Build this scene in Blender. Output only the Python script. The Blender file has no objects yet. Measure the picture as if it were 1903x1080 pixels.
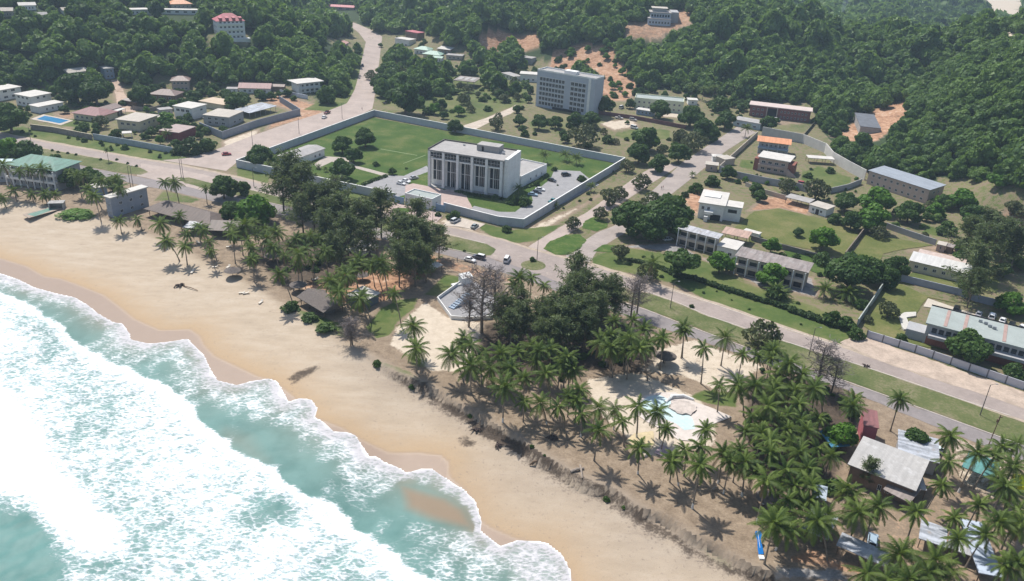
import bpy, bmesh, math, random
import numpy as np
from mathutils import Vector, Matrix
R_ = math.radians
rng = np.random.default_rng(7)
random.seed(7)
S = bpy.context.scene

# ---------------------------------------------------------------- camera, sky, sun, exposure
CAM_H, FPX, PITCH, ROLL = 110.0, 1500.0, R_(25.5), R_(3.0)
F_ = np.array([0, math.cos(PITCH), -math.sin(PITCH)])
_R0 = np.array([1., 0, 0]); _U0 = np.array([0, math.sin(PITCH), math.cos(PITCH)])
RT = math.cos(ROLL)*_R0 + math.sin(ROLL)*_U0
UP = -math.sin(ROLL)*_R0 + math.cos(ROLL)*_U0
CC = np.array([0, 0, CAM_H])
cam = bpy.data.cameras.new('camera'); camo = bpy.data.objects.new('camera', cam)
S.collection.objects.link(camo); S.camera = camo
cam.sensor_width = 36; cam.lens = FPX/1903*36; cam.clip_start = 1; cam.clip_end = 6000
camo.matrix_world = Matrix(((RT[0], UP[0], -F_[0], 0), (RT[1], UP[1], -F_[1], 0), (RT[2], UP[2], -F_[2], CAM_H), (0, 0, 0, 1)))

SUN_EL, SUN_AZ = R_(58), math.atan2(-0.55, 0.83)        # azimuth measured from +Y towards +X
w = bpy.data.worlds.new('World'); S.world = w; w.use_nodes = True
nt = w.node_tree; bg = nt.nodes['Background']
sky = nt.nodes.new('ShaderNodeTexSky'); sky.sky_type = 'NISHITA'; sky.sun_disc = False
sky.sun_elevation = SUN_EL; sky.sun_rotation = SUN_AZ
sky.altitude = 100; sky.air_density = 1.2; sky.dust_density = 1.5
nt.links.new(sky.outputs[0], bg.inputs[0]); bg.inputs[1].default_value = 0.11
sd = np.array([math.sin(SUN_AZ)*math.cos(SUN_EL), math.cos(SUN_AZ)*math.cos(SUN_EL), math.sin(SUN_EL)])
sl = bpy.data.lights.new('sun', 'SUN'); sl.energy = 4.7; sl.angle = R_(0.5); sl.color = (1, .955, .88)
so = bpy.data.objects.new('sun', sl); S.collection.objects.link(so)
so.rotation_euler = Vector(sd).to_track_quat('Z', 'Y').to_euler()
S.view_settings.view_transform = 'Standard'; S.view_settings.look = 'None'
S.view_settings.exposure = 0.25; S.view_settings.gamma = 1
S.cycles.max_bounces = 5; S.cycles.diffuse_bounces = 3; S.cycles.glossy_bounces = 2
S.cycles.transmission_bounces = 2; S.cycles.transparent_max_bounces = 6; S.cycles.volume_bounces = 0
S.cycles.use_denoising = True

# ---------------------------------------------------------------- pixel <-> world
def ray(px, py):
    d = F_ + (px-951.5)/FPX*RT + (540-py)/FPX*UP
    return d
def onz(px, py, z):
    d = ray(px, py); t = (z-CAM_H)/d[2]
    return CC + t*d
def proj(P):
    v = np.asarray(P, float) - CC; q = v@F_
    return np.stack([951.5 + FPX*(v@RT)/q, 540 - FPX*(v@UP)/q], -1)
def crop(x0, y0, s=3.9646):
    return lambda x, y: (x0+x/s, y0+y/s)
ka = crop(0, 0); kb = crop(480, 0); kc = crop(960, 0); kd = crop(1423, 0); ke = crop(0, 230); kf = crop(440, 200)
kg = crop(700, 200); kh = crop(1150, 200); ki = crop(1423, 280); kj = crop(240, 360); kk = crop(600, 400)
kl = crop(1040, 420); km = crop(1423, 500); kn = crop(800, 600); ko = crop(1150, 700); kp = crop(1423, 810)
kq = crop(820, 460, 4.757); kr = crop(1660, 520, 6.354); ks = crop(1640, 760, 7.236); ku = crop(0, 250, 6.343)
kv = crop(160, 140, 6.343); kw = crop(1640, 930, 7.2); kx = crop(760, 240, 7.32); ky = crop(640, 330, 7.32)

# hills: a thin-plate surface through points given as (pixel, height)
CP = [(x, y, 0) for x, y in [(0,260),(0,195),(110,180),(210,175),(330,175),(450,185),(560,200),(640,195),(700,205),(800,200),(900,190),
      (995,197),(1100,217),(1180,205),(1290,208),(1390,228),(1500,238),(1560,272),(1600,320),(1750,372),(1880,425),(1400,300),(1100,300),
      (700,300),(300,300),(1903,600),(1903,900),(-200,250),(-200,350),(500,450),(1100,500),(1500,500),(1000,800),(1500,1000),(2200,600),(2200,900),
      (860,130),(690,140),(940,150),(970,135)]]
CP += [(0,30,34),(150,36,31),(260,30,31),(340,40,29),(424,78,22),(424,112,13),(100,100,19),(250,90,19),(0,130,9),(540,40,27),(600,80,14),
       (560,130,8),(480,30,31),(480,140,7),(200,142,4),(-250,40,36),(-250,120,12),(60,160,3),(630,110,6),
       (693,100,1),(695,70,3),(655,48,6),(630,12,12),(750,88,3),(800,105,2),(750,60,7),(800,25,18),(860,60,12),
       (940,98,6),(930,70,14),(900,40,24),(900,8,38),(1000,60,21),(1080,112,9),(1130,142,6),(1165,178,1),(1100,60,25),(1180,58,29),(1240,42,34),
       (1210,100,16),(1280,150,6),(1350,60,33),(1400,100,22),(1420,165,6),(1500,58,35),(1520,110,20),(1550,185,7),(1560,240,1),
       (1600,82,29),(1640,225,4),(1690,180,12),(1720,150,17),(1700,98,31),(1800,84,42),(1840,64,48),(1890,118,45),(1903,200,34),(1800,200,26),
       (1800,300,10),(1903,330,17),(1700,285,5),(1740,250,12),(2100,150,50),(2100,300,28),(2100,420,10)]
_cw = np.array([onz(x, y, z) for x, y, z in CP])
_far = np.array([[-700,900,30],[-300,1000,26],[0,1000,22],[150,950,14],[300,900,6],[450,900,3],[600,900,0],[800,900,0],[0,1500,10],[-800,1500,10],[900,1500,0],
                 [330,800,0],[430,780,0],[560,760,2],[300,735,6],[400,700,8],[470,690,10],[700,900,0],[500,820,0],[-500,800,34],[120,820,34],[-60,800,30],[1000,700,20]], float)
_cw = np.vstack([_cw, _far]); _cw[:, 2] -= 0.9*(_cw[:, 2] < .5)
def _phi(r2): return r2*np.log(r2+1e-9)*.5
_xy = _cw[:, :2]/100.; _n = len(_xy)
_K = _phi(((_xy[:, None]-_xy[None])**2).sum(-1)) + np.eye(_n)*0.02
_Pm = np.c_[np.ones(_n), _xy]
_A = np.block([[_K, _Pm], [_Pm.T, np.zeros((3, 3))]])
_sol = np.linalg.solve(_A, np.r_[_cw[:, 2], 0, 0, 0])
GX = np.arange(-1000, 1101, 4.); GY = np.arange(30, 1700, 4.)
_gx, _gy = np.meshgrid(GX, GY)
_pts = np.c_[_gx.ravel(), _gy.ravel()]/100.
_z = _sol[_n] + _pts@_sol[_n+1:]
for i in range(_n):
    _z += _sol[i]*_phi(((_pts-_xy[i])**2).sum(1))
_z = _z.reshape(_gx.shape)
_z = np.where(_z > 0, _z*_z/(_z+1.2), 0)
_z = np.clip(_z, 0, 62)
_z = np.where(_gy < 215, 0, _z)
HM = _z
def hill(x, y):
    fx = np.clip((np.asarray(x, float)-GX[0])/4., 0, len(GX)-1.001); fy = np.clip((np.asarray(y, float)-GY[0])/4., 0, len(GY)-1.001)
    ix = fx.astype(int); iy = fy.astype(int); u = fx-ix; v = fy-iy
    return HM[iy, ix]*(1-u)*(1-v)+HM[iy, ix+1]*u*(1-v)+HM[iy+1, ix]*(1-u)*v+HM[iy+1, ix+1]*u*v
def polydist(x, y, P):
    """distance to a polyline and signed side (positive = right of travel)"""
    x = np.asarray(x, float); y = np.asarray(y, float)
    best = np.full(x.shape, 1e18); sg = np.ones(x.shape)
    for a, b in zip(P[:-1], P[1:]):
        e = b-a; L = e@e
        t = np.clip(((x-a[0])*e[0]+(y-a[1])*e[1])/L, 0, 1)
        dx = x-a[0]-t*e[0]; dy = y-a[1]-t*e[1]; d = dx*dx+dy*dy
        s = np.sign(e[1]*(x-a[0])-e[0]*(y-a[1])); s[s == 0] = 1
        m = d < best
        best = np.where(m, d, best); sg = np.where(m, s, sg)
    return np.sqrt(best)*sg
def inpoly(x, y, P):
    x = np.asarray(x); y = np.asarray(y); r = np.zeros(x.shape, bool); n = len(P); j = n-1
    for i in range(n):
        xi, yi = P[i]; xj, yj = P[j]
        c = ((yi > y) != (yj > y)) & (x < (xj-xi)*(y-yi)/((yj-yi) if abs(yj-yi) > 1e-12 else 1e-12)+xi)
        r ^= c; j = i
    return r
def ss(a, b, v):
    t = np.clip((v-a)/(b-a), 0, 1); return t*t*(3-2*t)
# beach top line (plain edge); seaward side is to the right when walked from left to right
TOP_PX = [(-500,300),(-200,335),(0,368),(110,388),(200,412),(300,446),(400,500),(480,540),(560,590),(630,632),(700,668),(740,692),(790,712),(830,742),(880,768),
          (920,792),(960,812),(1005,842),(1050,868),(1100,893),(1150,915),(1200,950),(1250,975),(1310,1012),(1390,1050),(1425,1062),(1500,1095),(1620,1150),(1800,1250),(2100,1420)]
TOPL = np.array([onz(x, y, 0)[:2] for x, y in TOP_PX])
_i0 = 10
def beach(x, y):
    d = polydist(x, y, TOPL)
    s = ss(onz(640, 640, 0)[0], onz(780, 712, 0)[0], np.asarray(x, float))
    w_ = np.sin(x*.25+y*.14)+.7*np.sin(x*.43-y*.25+1)+.5*np.sin(y*.52+x*.3+2)+.22*np.sin(x*.95+y*.5)
    dd = d + w_*.85*s
    z = -3.3*(1-np.exp(-np.maximum(d, 0)/26.)) - .024*np.maximum(d, 0)
    return np.where(d > -2, np.where(dd > 0, z, 0) - 2.0*s*ss(0, .55, dd), 0)
def terr(x, y):
    return hill(x, y) + beach(np.asarray(x, float), np.asarray(y, float))
_ts = np.concatenate([np.arange(60, 500, 3.), np.arange(500, 2400, 8.)])
def at(px, py, dz=0.):
    """the point of the ground (raised by dz) seen at a pixel of the 1903x1080 photograph"""
    d = ray(px, py)/np.linalg.norm(ray(px, py))
    P = CC+_ts[:, None]*d
    g = P[:, 2]-terr(P[:, 0], P[:, 1])-dz
    k = np.argmax(g < 0)
    if g[k] >= 0: k = len(_ts)-1
    if k == 0: k = 1
    lo, hi = _ts[k-1], _ts[k]
    for _ in range(14):
        m = (lo+hi)/2; p = CC+m*d
        if p[2]-float(terr(p[0:1], p[1:2])[0])-dz < 0: hi = m
        else: lo = m
    p = CC+hi*d
    return np.array([p[0], p[1], p[2]-dz])
def gz(x, y): return float(terr(np.array([x]), np.array([y]))[0])
def dist(P): return float(np.linalg.norm(np.asarray(P)-CC))
def mpp(P): return float((np.asarray(P)-CC)@F_)/FPX     # metres per photo pixel at a point
def height_to(P, py):
    hs = np.arange(0, 60, .05); q = proj(np.asarray(P)+np.c_[0*hs, 0*hs, hs])[:, 1]
    return float(hs[np.argmin(abs(q-py))])

# ---------------------------------------------------------------- materials
MATS = {}
def ramp(nt, fac, stops):
    r = nt.nodes.new('ShaderNodeValToRGB'); cr = r.color_ramp
    cr.elements[0].position, cr.elements[1].position = stops[0][0], stops[-1][0]
    for i, (p, c) in enumerate(stops):
        e = cr.elements[i] if i < len(cr.elements) and (i == 0) else (cr.elements[-1] if i == len(stops)-1 else cr.elements.new(p))
        e.color = (*c, 1) if len(c) == 3 else c
    nt.links.new(fac, r.inputs[0]); return r.outputs[0]
def noise(nt, co, scale, detail=5, rough=.6, dist_=0):
    n = nt.nodes.new('ShaderNodeTexNoise'); n.inputs['Scale'].default_value = scale
    n.inputs['Detail'].default_value = detail; n.inputs['Roughness'].default_value = rough; n.inputs['Distortion'].default_value = dist_
    if co is not None: nt.links.new(co, n.inputs['Vector'])
    return n.outputs['Fac']
def mix(nt, f, a, b, mode='MIX'):
    m = nt.nodes.new('ShaderNodeMix'); m.data_type = 'RGBA'; m.blend_type = mode
    for s, v in ((0, f), (6, a), (7, b)):
        if isinstance(v, (int, float)): m.inputs[s].default_value = v
        elif isinstance(v, tuple): m.inputs[s].default_value = (*v[:3], 1)
        else: nt.links.new(v, m.inputs[s])
    return m.outputs[2]
def mth(nt, op, a, b=0., c=0.):
    m = nt.nodes.new('ShaderNodeMath'); m.operation = op
    for i, v in enumerate((a, b, c)):
        if isinstance(v, (int, float)): m.inputs[i].default_value = v
        else: nt.links.new(v, m.inputs[i])
    return m.outputs[0]
def mrange(nt, v, a, b, c=0., d=1.):
    m = nt.nodes.new('ShaderNodeMapRange'); m.interpolation_type = 'SMOOTHSTEP'
    nt.links.new(v, m.inputs[0])
    for i, k in enumerate((a, b, c, d)): m.inputs[i+1].default_value = k
    return m.outputs[0]
def attr(nt, name):
    a = nt.nodes.new('ShaderNodeAttribute'); a.attribute_name = name; return a
def base(name):
    m = bpy.data.materials.new(name); m.use_nodes = True
    return m, m.node_tree, m.node_tree.nodes['Principled BSDF']
def coords(nt): return nt.nodes.new('ShaderNodeTexCoord').outputs['Object']
def scaled(nt, co, sc, rot=0):
    m = nt.nodes.new('ShaderNodeMapping'); m.inputs['Scale'].default_value = sc; m.inputs['Rotation'].default_value = (0, 0, rot)
    nt.links.new(co, m.inputs[0]); return m.outputs[0]
def M(name, c, var=.25, scale=.6, rough=.85, stain=None, metal=0, bump=0, stretch=None):
    """plain surface with uneven wear: two scales of noise round one colour, optional stains"""
    key = (name, c, var, scale, stain)
    if key in MATS: return MATS[key]
    m, nt, b = base(name); co = coords(nt)
    if stretch: co = scaled(nt, co, stretch)
    n1 = noise(nt, co, scale, 6, .65); n2 = noise(nt, co, scale*7, 4, .6)
    k = mth(nt, 'ADD', mth(nt, 'MULTIPLY', n1, .65), mth(nt, 'MULTIPLY', n2, .35))
    lo = tuple(v*(1-var) for v in c); hi = tuple(min(1, v*(1+var)) for v in c)
    col = mix(nt, mrange(nt, k, .32, .68), lo, hi)
    if stain:
        col = mix(nt, mrange(nt, noise(nt, co, scale*1.7, 7, .7), .56, .72), col, stain)
    nt.links.new(col, b.inputs['Base Color']); b.inputs['Roughness'].default_value = rough; b.inputs['Metallic'].default_value = metal
    b.inputs['Specular IOR Level'].default_value = .3
    if bump:
        bm_ = nt.nodes.new('ShaderNodeBump'); bm_.inputs['Strength'].default_value = bump; bm_.inputs['Distance'].default_value = .1
        nt.links.new(n2, bm_.inputs['Height']); nt.links.new(bm_.outputs[0], b.inputs['Normal'])
    MATS[key] = m; return m
def roofing(name, c, ribs=2.2, axis=0, var=.22, stain=None, rough=.6):
    """sheet or tile roofing: fine parallel ribs with weathered sheets"""
    key = ('r', name, c, ribs, axis, stain)
    if key in MATS: return MATS[key]
    m, nt, b = base(name); co = coords(nt)
    wv = nt.nodes.new('ShaderNodeTexWave'); wv.bands_direction = 'XY'[axis]; wv.inputs['Scale'].default_value = ribs; wv.inputs['Distortion'].default_value = .3
    nt.links.new(co, wv.inputs['Vector'])
    sheet = noise(nt, scaled(nt, co, (1.2, .15, .2) if axis == 0 else (.15, 1.2, .2)), 1.0, 3, .5)
    n2 = noise(nt, co, 1.4, 6, .7)
    k = mth(nt, 'ADD', mth(nt, 'MULTIPLY', sheet, .6), mth(nt, 'MULTIPLY', n2, .4))
    col = mix(nt, mrange(nt, k, .35, .65), tuple(v*(1-var) for v in c), tuple(min(1, v*(1+var)) for v in c))
    col = mix(nt, mth(nt, 'MULTIPLY', wv.outputs['Fac'], .25), col, tuple(v*.55 for v in c))
    if stain: col = mix(nt, mrange(nt, noise(nt, co, .5, 6, .7), .52, .7), col, stain)
    nt.links.new(col, b.inputs['Base Color']); b.inputs['Roughness'].default_value = rough
    MATS[key] = m; return m
def foliage(name, c, c2, trans=.25, objvar=.35):
    key = ('f', name)
    if key in MATS: return MATS[key]
    m, nt, b = base(name)
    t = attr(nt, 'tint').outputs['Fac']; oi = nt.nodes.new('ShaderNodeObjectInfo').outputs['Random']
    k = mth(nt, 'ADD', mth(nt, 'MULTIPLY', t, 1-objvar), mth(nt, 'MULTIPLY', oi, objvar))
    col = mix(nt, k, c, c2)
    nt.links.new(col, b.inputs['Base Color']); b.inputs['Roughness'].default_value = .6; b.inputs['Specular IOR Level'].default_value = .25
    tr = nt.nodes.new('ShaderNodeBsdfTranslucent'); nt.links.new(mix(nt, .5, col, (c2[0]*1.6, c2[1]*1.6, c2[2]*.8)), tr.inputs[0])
    ms = nt.nodes.new('ShaderNodeMixShader'); ms.inputs[0].default_value = trans
    nt.links.new(b.outputs[0], ms.inputs[1]); nt.links.new(tr.outputs[0], ms.inputs[2])
    nt.links.new(ms.outputs[0], nt.nodes['Material Output'].inputs[0])
    MATS[key] = m; return m
GLASS = M('dark window glass', (.025, .032, .042), .5, .8, .12)
FRAME = M('pale window frame', (.55, .55, .55), .1)
DARK = M('dark opening', (.02, .02, .022), .3)
CONC = M('weathered concrete', (.36, .35, .34), .2, .5, .9, stain=(.2, .19, .18))
METAL = M('galvanised metal', (.35, .36, .38), .15, .5, .45, metal=.4)
WOODM = M('weathered wood', (.16, .11, .075), .3, 1.5)
BARK = M('grey brown bark', (.17, .135, .105), .35, 3)

# ---------------------------------------------------------------- mesh and object helpers
COL = S.collection
def tag(o, label=None, cat=None, group=None, kind=None):
    if label: o['label'] = label
    if cat: o['category'] = cat
    if group: o['group'] = group
    if kind: o['kind'] = kind
    return o
class MB:
    def __init__(s): s.v = []; s.f = []; s.m = []
    def quad(s, *p, mi=0):
        k = len(s.v); s.v += [tuple(q) for q in p]; s.f.append(tuple(range(k, k+len(p)))); s.m.append(mi)
    def box(s, x0, x1, y0, y1, z0, z1, mi=0):
        k = len(s.v)
        s.v += [(x0,y0,z0),(x1,y0,z0),(x1,y1,z0),(x0,y1,z0),(x0,y0,z1),(x1,y0,z1),(x1,y1,z1),(x0,y1,z1)]
        for f in ((0,3,2,1),(4,5,6,7),(0,1,5,4),(1,2,6,5),(2,3,7,6),(3,0,4,7)): s.f.append(tuple(k+i for i in f)); s.m.append(mi)
    def prism(s, P, z0, z1, mi=0):
        """closed outline P (x, y, counter-clockwise) between two heights; z may be a list per vertex"""
        n = len(P); k = len(s.v)
        za = z0 if hasattr(z0, '__len__') else [z0]*n; zb = z1 if hasattr(z1, '__len__') else [z1]*n
        s.v += [(p[0], p[1], a) for p, a in zip(P, za)]+[(p[0], p[1], b) for p, b in zip(P, zb)]
        s.f.append(tuple(k+i for i in range(n))[::-1]); s.f.append(tuple(k+n+i for i in range(n))); s.m += [mi, mi]
        for i in range(n):
            j = (i+1) % n; s.f.append((k+i, k+j, k+n+j, k+n+i)); s.m.append(mi)
    def tube(s, pts, rad, sides=6, mi=0, cap=True):
        pts = [Vector(p) for p in pts]; k = len(s.v); n = len(pts)
        for i, p in enumerate(pts):
            d = (pts[min(i+1, n-1)]-pts[max(i-1, 0)]).normalized()
            u = d.orthogonal().normalized() if abs(d.z) < .95 else Vector((1, 0, 0)).cross(d).normalized()
            v = d.cross(u); r = rad[i] if hasattr(rad, '__len__') else rad
            for a in range(sides):
                t = 2*math.pi*a/sides; q = p+u*math.cos(t)*r+v*math.sin(t)*r; s.v.append(tuple(q))
        for i in range(n-1):
            for a in range(sides):
                b = (a+1) % sides
                s.f.append((k+i*sides+a, k+i*sides+b, k+(i+1)*sides+b, k+(i+1)*sides+a)); s.m.append(mi)
        if cap:
            s.f.append(tuple(k+(n-1)*sides+a for a in range(sides))); s.m.append(mi)
            s.f.append(tuple(k+a for a in range(sides))[::-1]); s.m.append(mi)
    def disc(s, c, r, z0, z1, n=20, mi=0, top=1.):
        P = [(math.cos(2*math.pi*i/n), math.sin(2*math.pi*i/n)) for i in range(n)]; k = len(s.v)
        s.v += [(c[0]+p[0]*r, c[1]+p[1]*r, z0) for p in P]+[(c[0]+p[0]*r*top, c[1]+p[1]*r*top, z1) for p in P]
        s.f.append(tuple(k+i for i in range(n))[::-1]); s.f.append(tuple(k+n+i for i in range(n))); s.m += [mi, mi]
        for i in range(n):
            j = (i+1) % n; s.f.append((k+i, k+j, k+n+j, k+n+i)); s.m.append(mi)
    def mesh(s, name, mats):
        me = bpy.data.meshes.new(name); me.from_pydata(s.v, [], s.f)
        for m in (mats if isinstance(mats, (list, tuple)) else [mats]): me.materials.append(m)
        if any(s.m): me.polygons.foreach_set('material_index', s.m)
        me.update(); return me
    def build(s, name, mats, parent=None, smooth=False):
        me = s.mesh(name, mats)
        if smooth: me.polygons.foreach_set('use_smooth', [True]*len(me.polygons))
        return put(name, me, parent)
def put(name, me, parent=None, loc=None, rz=0, sc=None):
    o = bpy.data.objects.new(name, me); COL.objects.link(o)
    if parent is not None: o.parent = parent
    if loc is not None: o.location = tuple(loc)
    if rz: o.rotation_euler = (0, 0, rz)
    if sc is not None: o.scale = sc if hasattr(sc, '__len__') else (sc,)*3
    return o
def empty(name, loc, rz=0, sc=None):
    o = bpy.data.objects.new(name, None); COL.objects.link(o); o.location = tuple(loc); o.rotation_euler = (0, 0, rz)
    o.empty_display_size = .5
    if sc is not None: o.scale = sc if hasattr(sc, '__len__') else (sc,)*3
    return o
def copy_tree(o, parent=None):
    c = o.copy(); COL.objects.link(c)
    if parent is not None: c.parent = parent
    for ch in list(o.children): copy_tree(ch, c)
    return c
def npmesh(name, V, Fq, mat, attrs=None, smooth=False):
    """numpy quads / tris to a mesh"""
    me = bpy.data.meshes.new(name); V = np.asarray(V, np.float32); Fq = np.asarray(Fq, np.int32); k = Fq.shape[1]
    me.vertices.add(len(V)); me.vertices.foreach_set('co', V.ravel())
    me.loops.add(Fq.size); me.loops.foreach_set('vertex_index', Fq.ravel())
    me.polygons.add(len(Fq)); me.polygons.foreach_set('loop_start', np.arange(0, Fq.size, k, dtype=np.int32))
    me.update(calc_edges=True)
    if smooth: me.polygons.foreach_set('use_smooth', np.ones(len(Fq), bool))
    for n, a in (attrs or {}).items():
        a = np.asarray(a, np.float32)
        if a.ndim == 1:
            t = me.attributes.new(n, 'FLOAT', 'POINT'); t.data.foreach_set('value', a)
        else:
            t = me.attributes.new(n, 'FLOAT_COLOR', 'POINT'); t.data.foreach_set('color', a.ravel())
    for m in (mat if isinstance(mat, (list, tuple)) else [mat]): me.materials.append(m)
    return me
# ---------------------------------------------------------------- ground, beach, hills
def P2(pts, z=None): return np.array([(at(*p) if z is None else onz(*p, z))[:2] for p in pts])
def vnoise(x, y, s, seed=0):
    r = np.random.default_rng(seed); o = 0
    for k in range(7):
        a = r.uniform(0, 6.28); f = s*r.uniform(.5, 2.2); o = o+np.sin((x*math.cos(a)+y*math.sin(a))*f+r.uniform(0, 6.28))
    return o/3.
def grow(a, b, d0, lo, hi, g):
    m = list(np.arange(lo, hi, d0)); d = d0; v = m[-1]
    while v < b: d *= g; v += d; m.append(v)
    d = d0; v = m[0]; pre = []
    while v > a: d *= g; v -= d; pre.append(v)
    return np.array(pre[::-1]+m)
def sdist(x, y, P):
    return np.abs(polydist(x, y, P))*np.where(inpoly(x, y, np.vstack([P, [[P[-1][0]+60, -500], [P[0][0]-900, -500], [P[0][0]-900, P[0][1]+60]]])), 1, -1)
gxs = grow(-1000, 1060, .9, -260, 200, 1.05); gys = grow(66, 1650, .85, 70, 300, 1.02)
X, Y = np.meshgrid(gxs, gys); nx, ny = len(gxs), len(gys)
Z = terr(X.ravel(), Y.ravel()).reshape(X.shape); hz = hill(X, Y)
dtop = polydist(X.ravel(), Y.ravel(), TOPL).reshape(X.shape)
WET = [(-200,395),(-80,445),(0,480),(50,495),(83,514),(113,518),(141,528),(192,548),(217,566),(250,593),(298,614),(353,612),(371,624),(379,641),(399,662),(442,682),(480,700),
       (506,706),(540,732),(593,779),(638,796),(674,818),(722,841),(778,841),(820,846),(834,858),(836,885),(870,915),(897,970),(916,982),(961,1001),(1020,1012),(1060,1060),(1070,1100),(1120,1250)]
WAT = [(-200,420),(-80,470),(0,508),(33,519),(63,534),(106,546),(139,553),(164,568),(182,583),(210,599),(228,602),(241,621),(242,631),(278,639),(316,635),(348,630),(363,644),(380,662),
       (391,687),(404,707),(440,716),(470,708),(500,704),(515,709),(526,728),(537,748),(546,744),(557,740),(579,743),(590,760),(585,776),(602,785),(621,803),(644,803),(660,809),(674,830),(686,848),(700,849),
       (716,860),(736,867),(756,879),(781,872),(803,872),(834,893),(860,909),(883,931),(895,970),(893,988),(930,1015),(964,1004),(1014,1008),(1045,1032),(1059,1060),(1062,1085),(1060,1120),(1110,1250)]
WETL, WATL = P2(WET), P2(WAT)
_dw = sdist(X.ravel(), Y.ravel(), WATL).reshape(X.shape); Z -= np.where(dtop > 0, 1.6*ss(.6, 7, _dw), 0)
forest_px = [
  [(-400,-120),(-400,170),(0,165),(60,160),(110,150),(150,170),(180,165),(200,128),(225,150),(250,165),(290,140),(340,132),(400,150),(440,150),(540,150),(560,160),(600,195),(640,165),(655,130),(668,90),(655,70),(630,50),(560,20),(560,-120)],
  [(560,-120),(560,20),(640,40),(690,50),(712,60),(730,60),(760,52),(800,85),(850,100),(885,110),(900,125),(950,130),(1000,110),(1050,120),(1120,180),(1165,180),(1200,165),(1290,170),(1390,180),(1510,190),(1520,235),(1545,262),(1580,300),
   (1620,318),(1700,328),(1750,345),(1760,385),(1800,380),(1830,350),(1903,345),(2300,420),(2300,-120)],
  [(700,195),(700,130),(730,110),(760,115),(830,130),(960,140),(990,165),(985,195),(940,205),(880,235),(840,225),(760,205)]]
clear_px = [
  [(890,60),(930,55),(1000,60),(1005,85),(965,100),(920,100),(890,85)], [(1020,138),(1028,95),(1090,80),(1150,88),(1162,128),(1120,142),(1085,118),(1050,142)],
  [(1100,148),(1130,140),(1170,122),(1184,165),(1165,186),(1100,190)], [(1148,62),(1160,42),(1205,36),(1215,8),(1285,5),(1300,40),(1245,65),(1210,82),(1180,78)],
  [(1540,255),(1590,225),(1605,205),(1655,195),(1680,165),(1697,175),(1690,210),(1665,235),(1630,262),(1580,262)], [(1740,330),(1800,330),(1905,340),(1905,420),(1740,400)],
  [(385,62),(465,62),(462,84),(388,86)], [(600,66),(650,66),(668,80),(660,105),(640,105)], [(715,58),(790,55),(880,95),(880,120),(760,112),(715,115)],
  [(815,140),(900,138),(905,166),(830,168)],
  [(1780,-10),(1910,-10),(1910,45),(1860,38),(1800,16)], [(1850,58),(1910,56),(1910,82),(1870,80)]]
A_ = np.zeros((ny, nx, 4)); B_ = np.zeros((ny, nx, 4))
def paint(arr, ch, pts, v=1., soft=1.5, world=None):
    P = P2(pts) if world is None else world
    lo = P.min(0)-soft*2; hi = P.max(0)+soft*2
    i0, i1 = np.searchsorted(gys, (lo[1], hi[1])); j0, j1 = np.searchsorted(gxs, (lo[0], hi[0]))
    if i1 <= i0 or j1 <= j0: return
    x, y = X[i0:i1, j0:j1], Y[i0:i1, j0:j1]
    d = abs(polydist(x, y, np.vstack([P, P[:1]]))); ins = inpoly(x, y, P); s = np.where(ins, d, -d)
    m = ss(-soft, soft, s)*v; sub = arr[i0:i1, j0:j1, ch]; arr[i0:i1, j0:j1, ch] = np.where(m < 0, np.minimum(sub, 1+m), np.maximum(sub, m))
GR, RED, SAND, FOR = 1, 2, 0, 3; WETC, LIT, PALE, GREY = 0, 1, 2, 3
A_[..., SAND] = ss(-3, 2, dtop)
PX = proj(np.stack([X, Y, Z], -1))
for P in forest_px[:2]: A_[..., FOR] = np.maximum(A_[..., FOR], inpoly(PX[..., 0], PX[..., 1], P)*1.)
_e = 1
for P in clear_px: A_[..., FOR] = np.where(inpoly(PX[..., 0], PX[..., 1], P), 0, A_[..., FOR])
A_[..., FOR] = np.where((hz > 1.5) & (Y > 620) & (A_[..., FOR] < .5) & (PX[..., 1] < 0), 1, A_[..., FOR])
for c in (clear_px[0], clear_px[1], clear_px[2], clear_px[4]): paint(A_, RED, c, 1, 3)
paint(A_, RED, clear_px[3], .55, 3)
for c in clear_px[-2:]: paint(B_, PALE, c, 1, 6)
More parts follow.
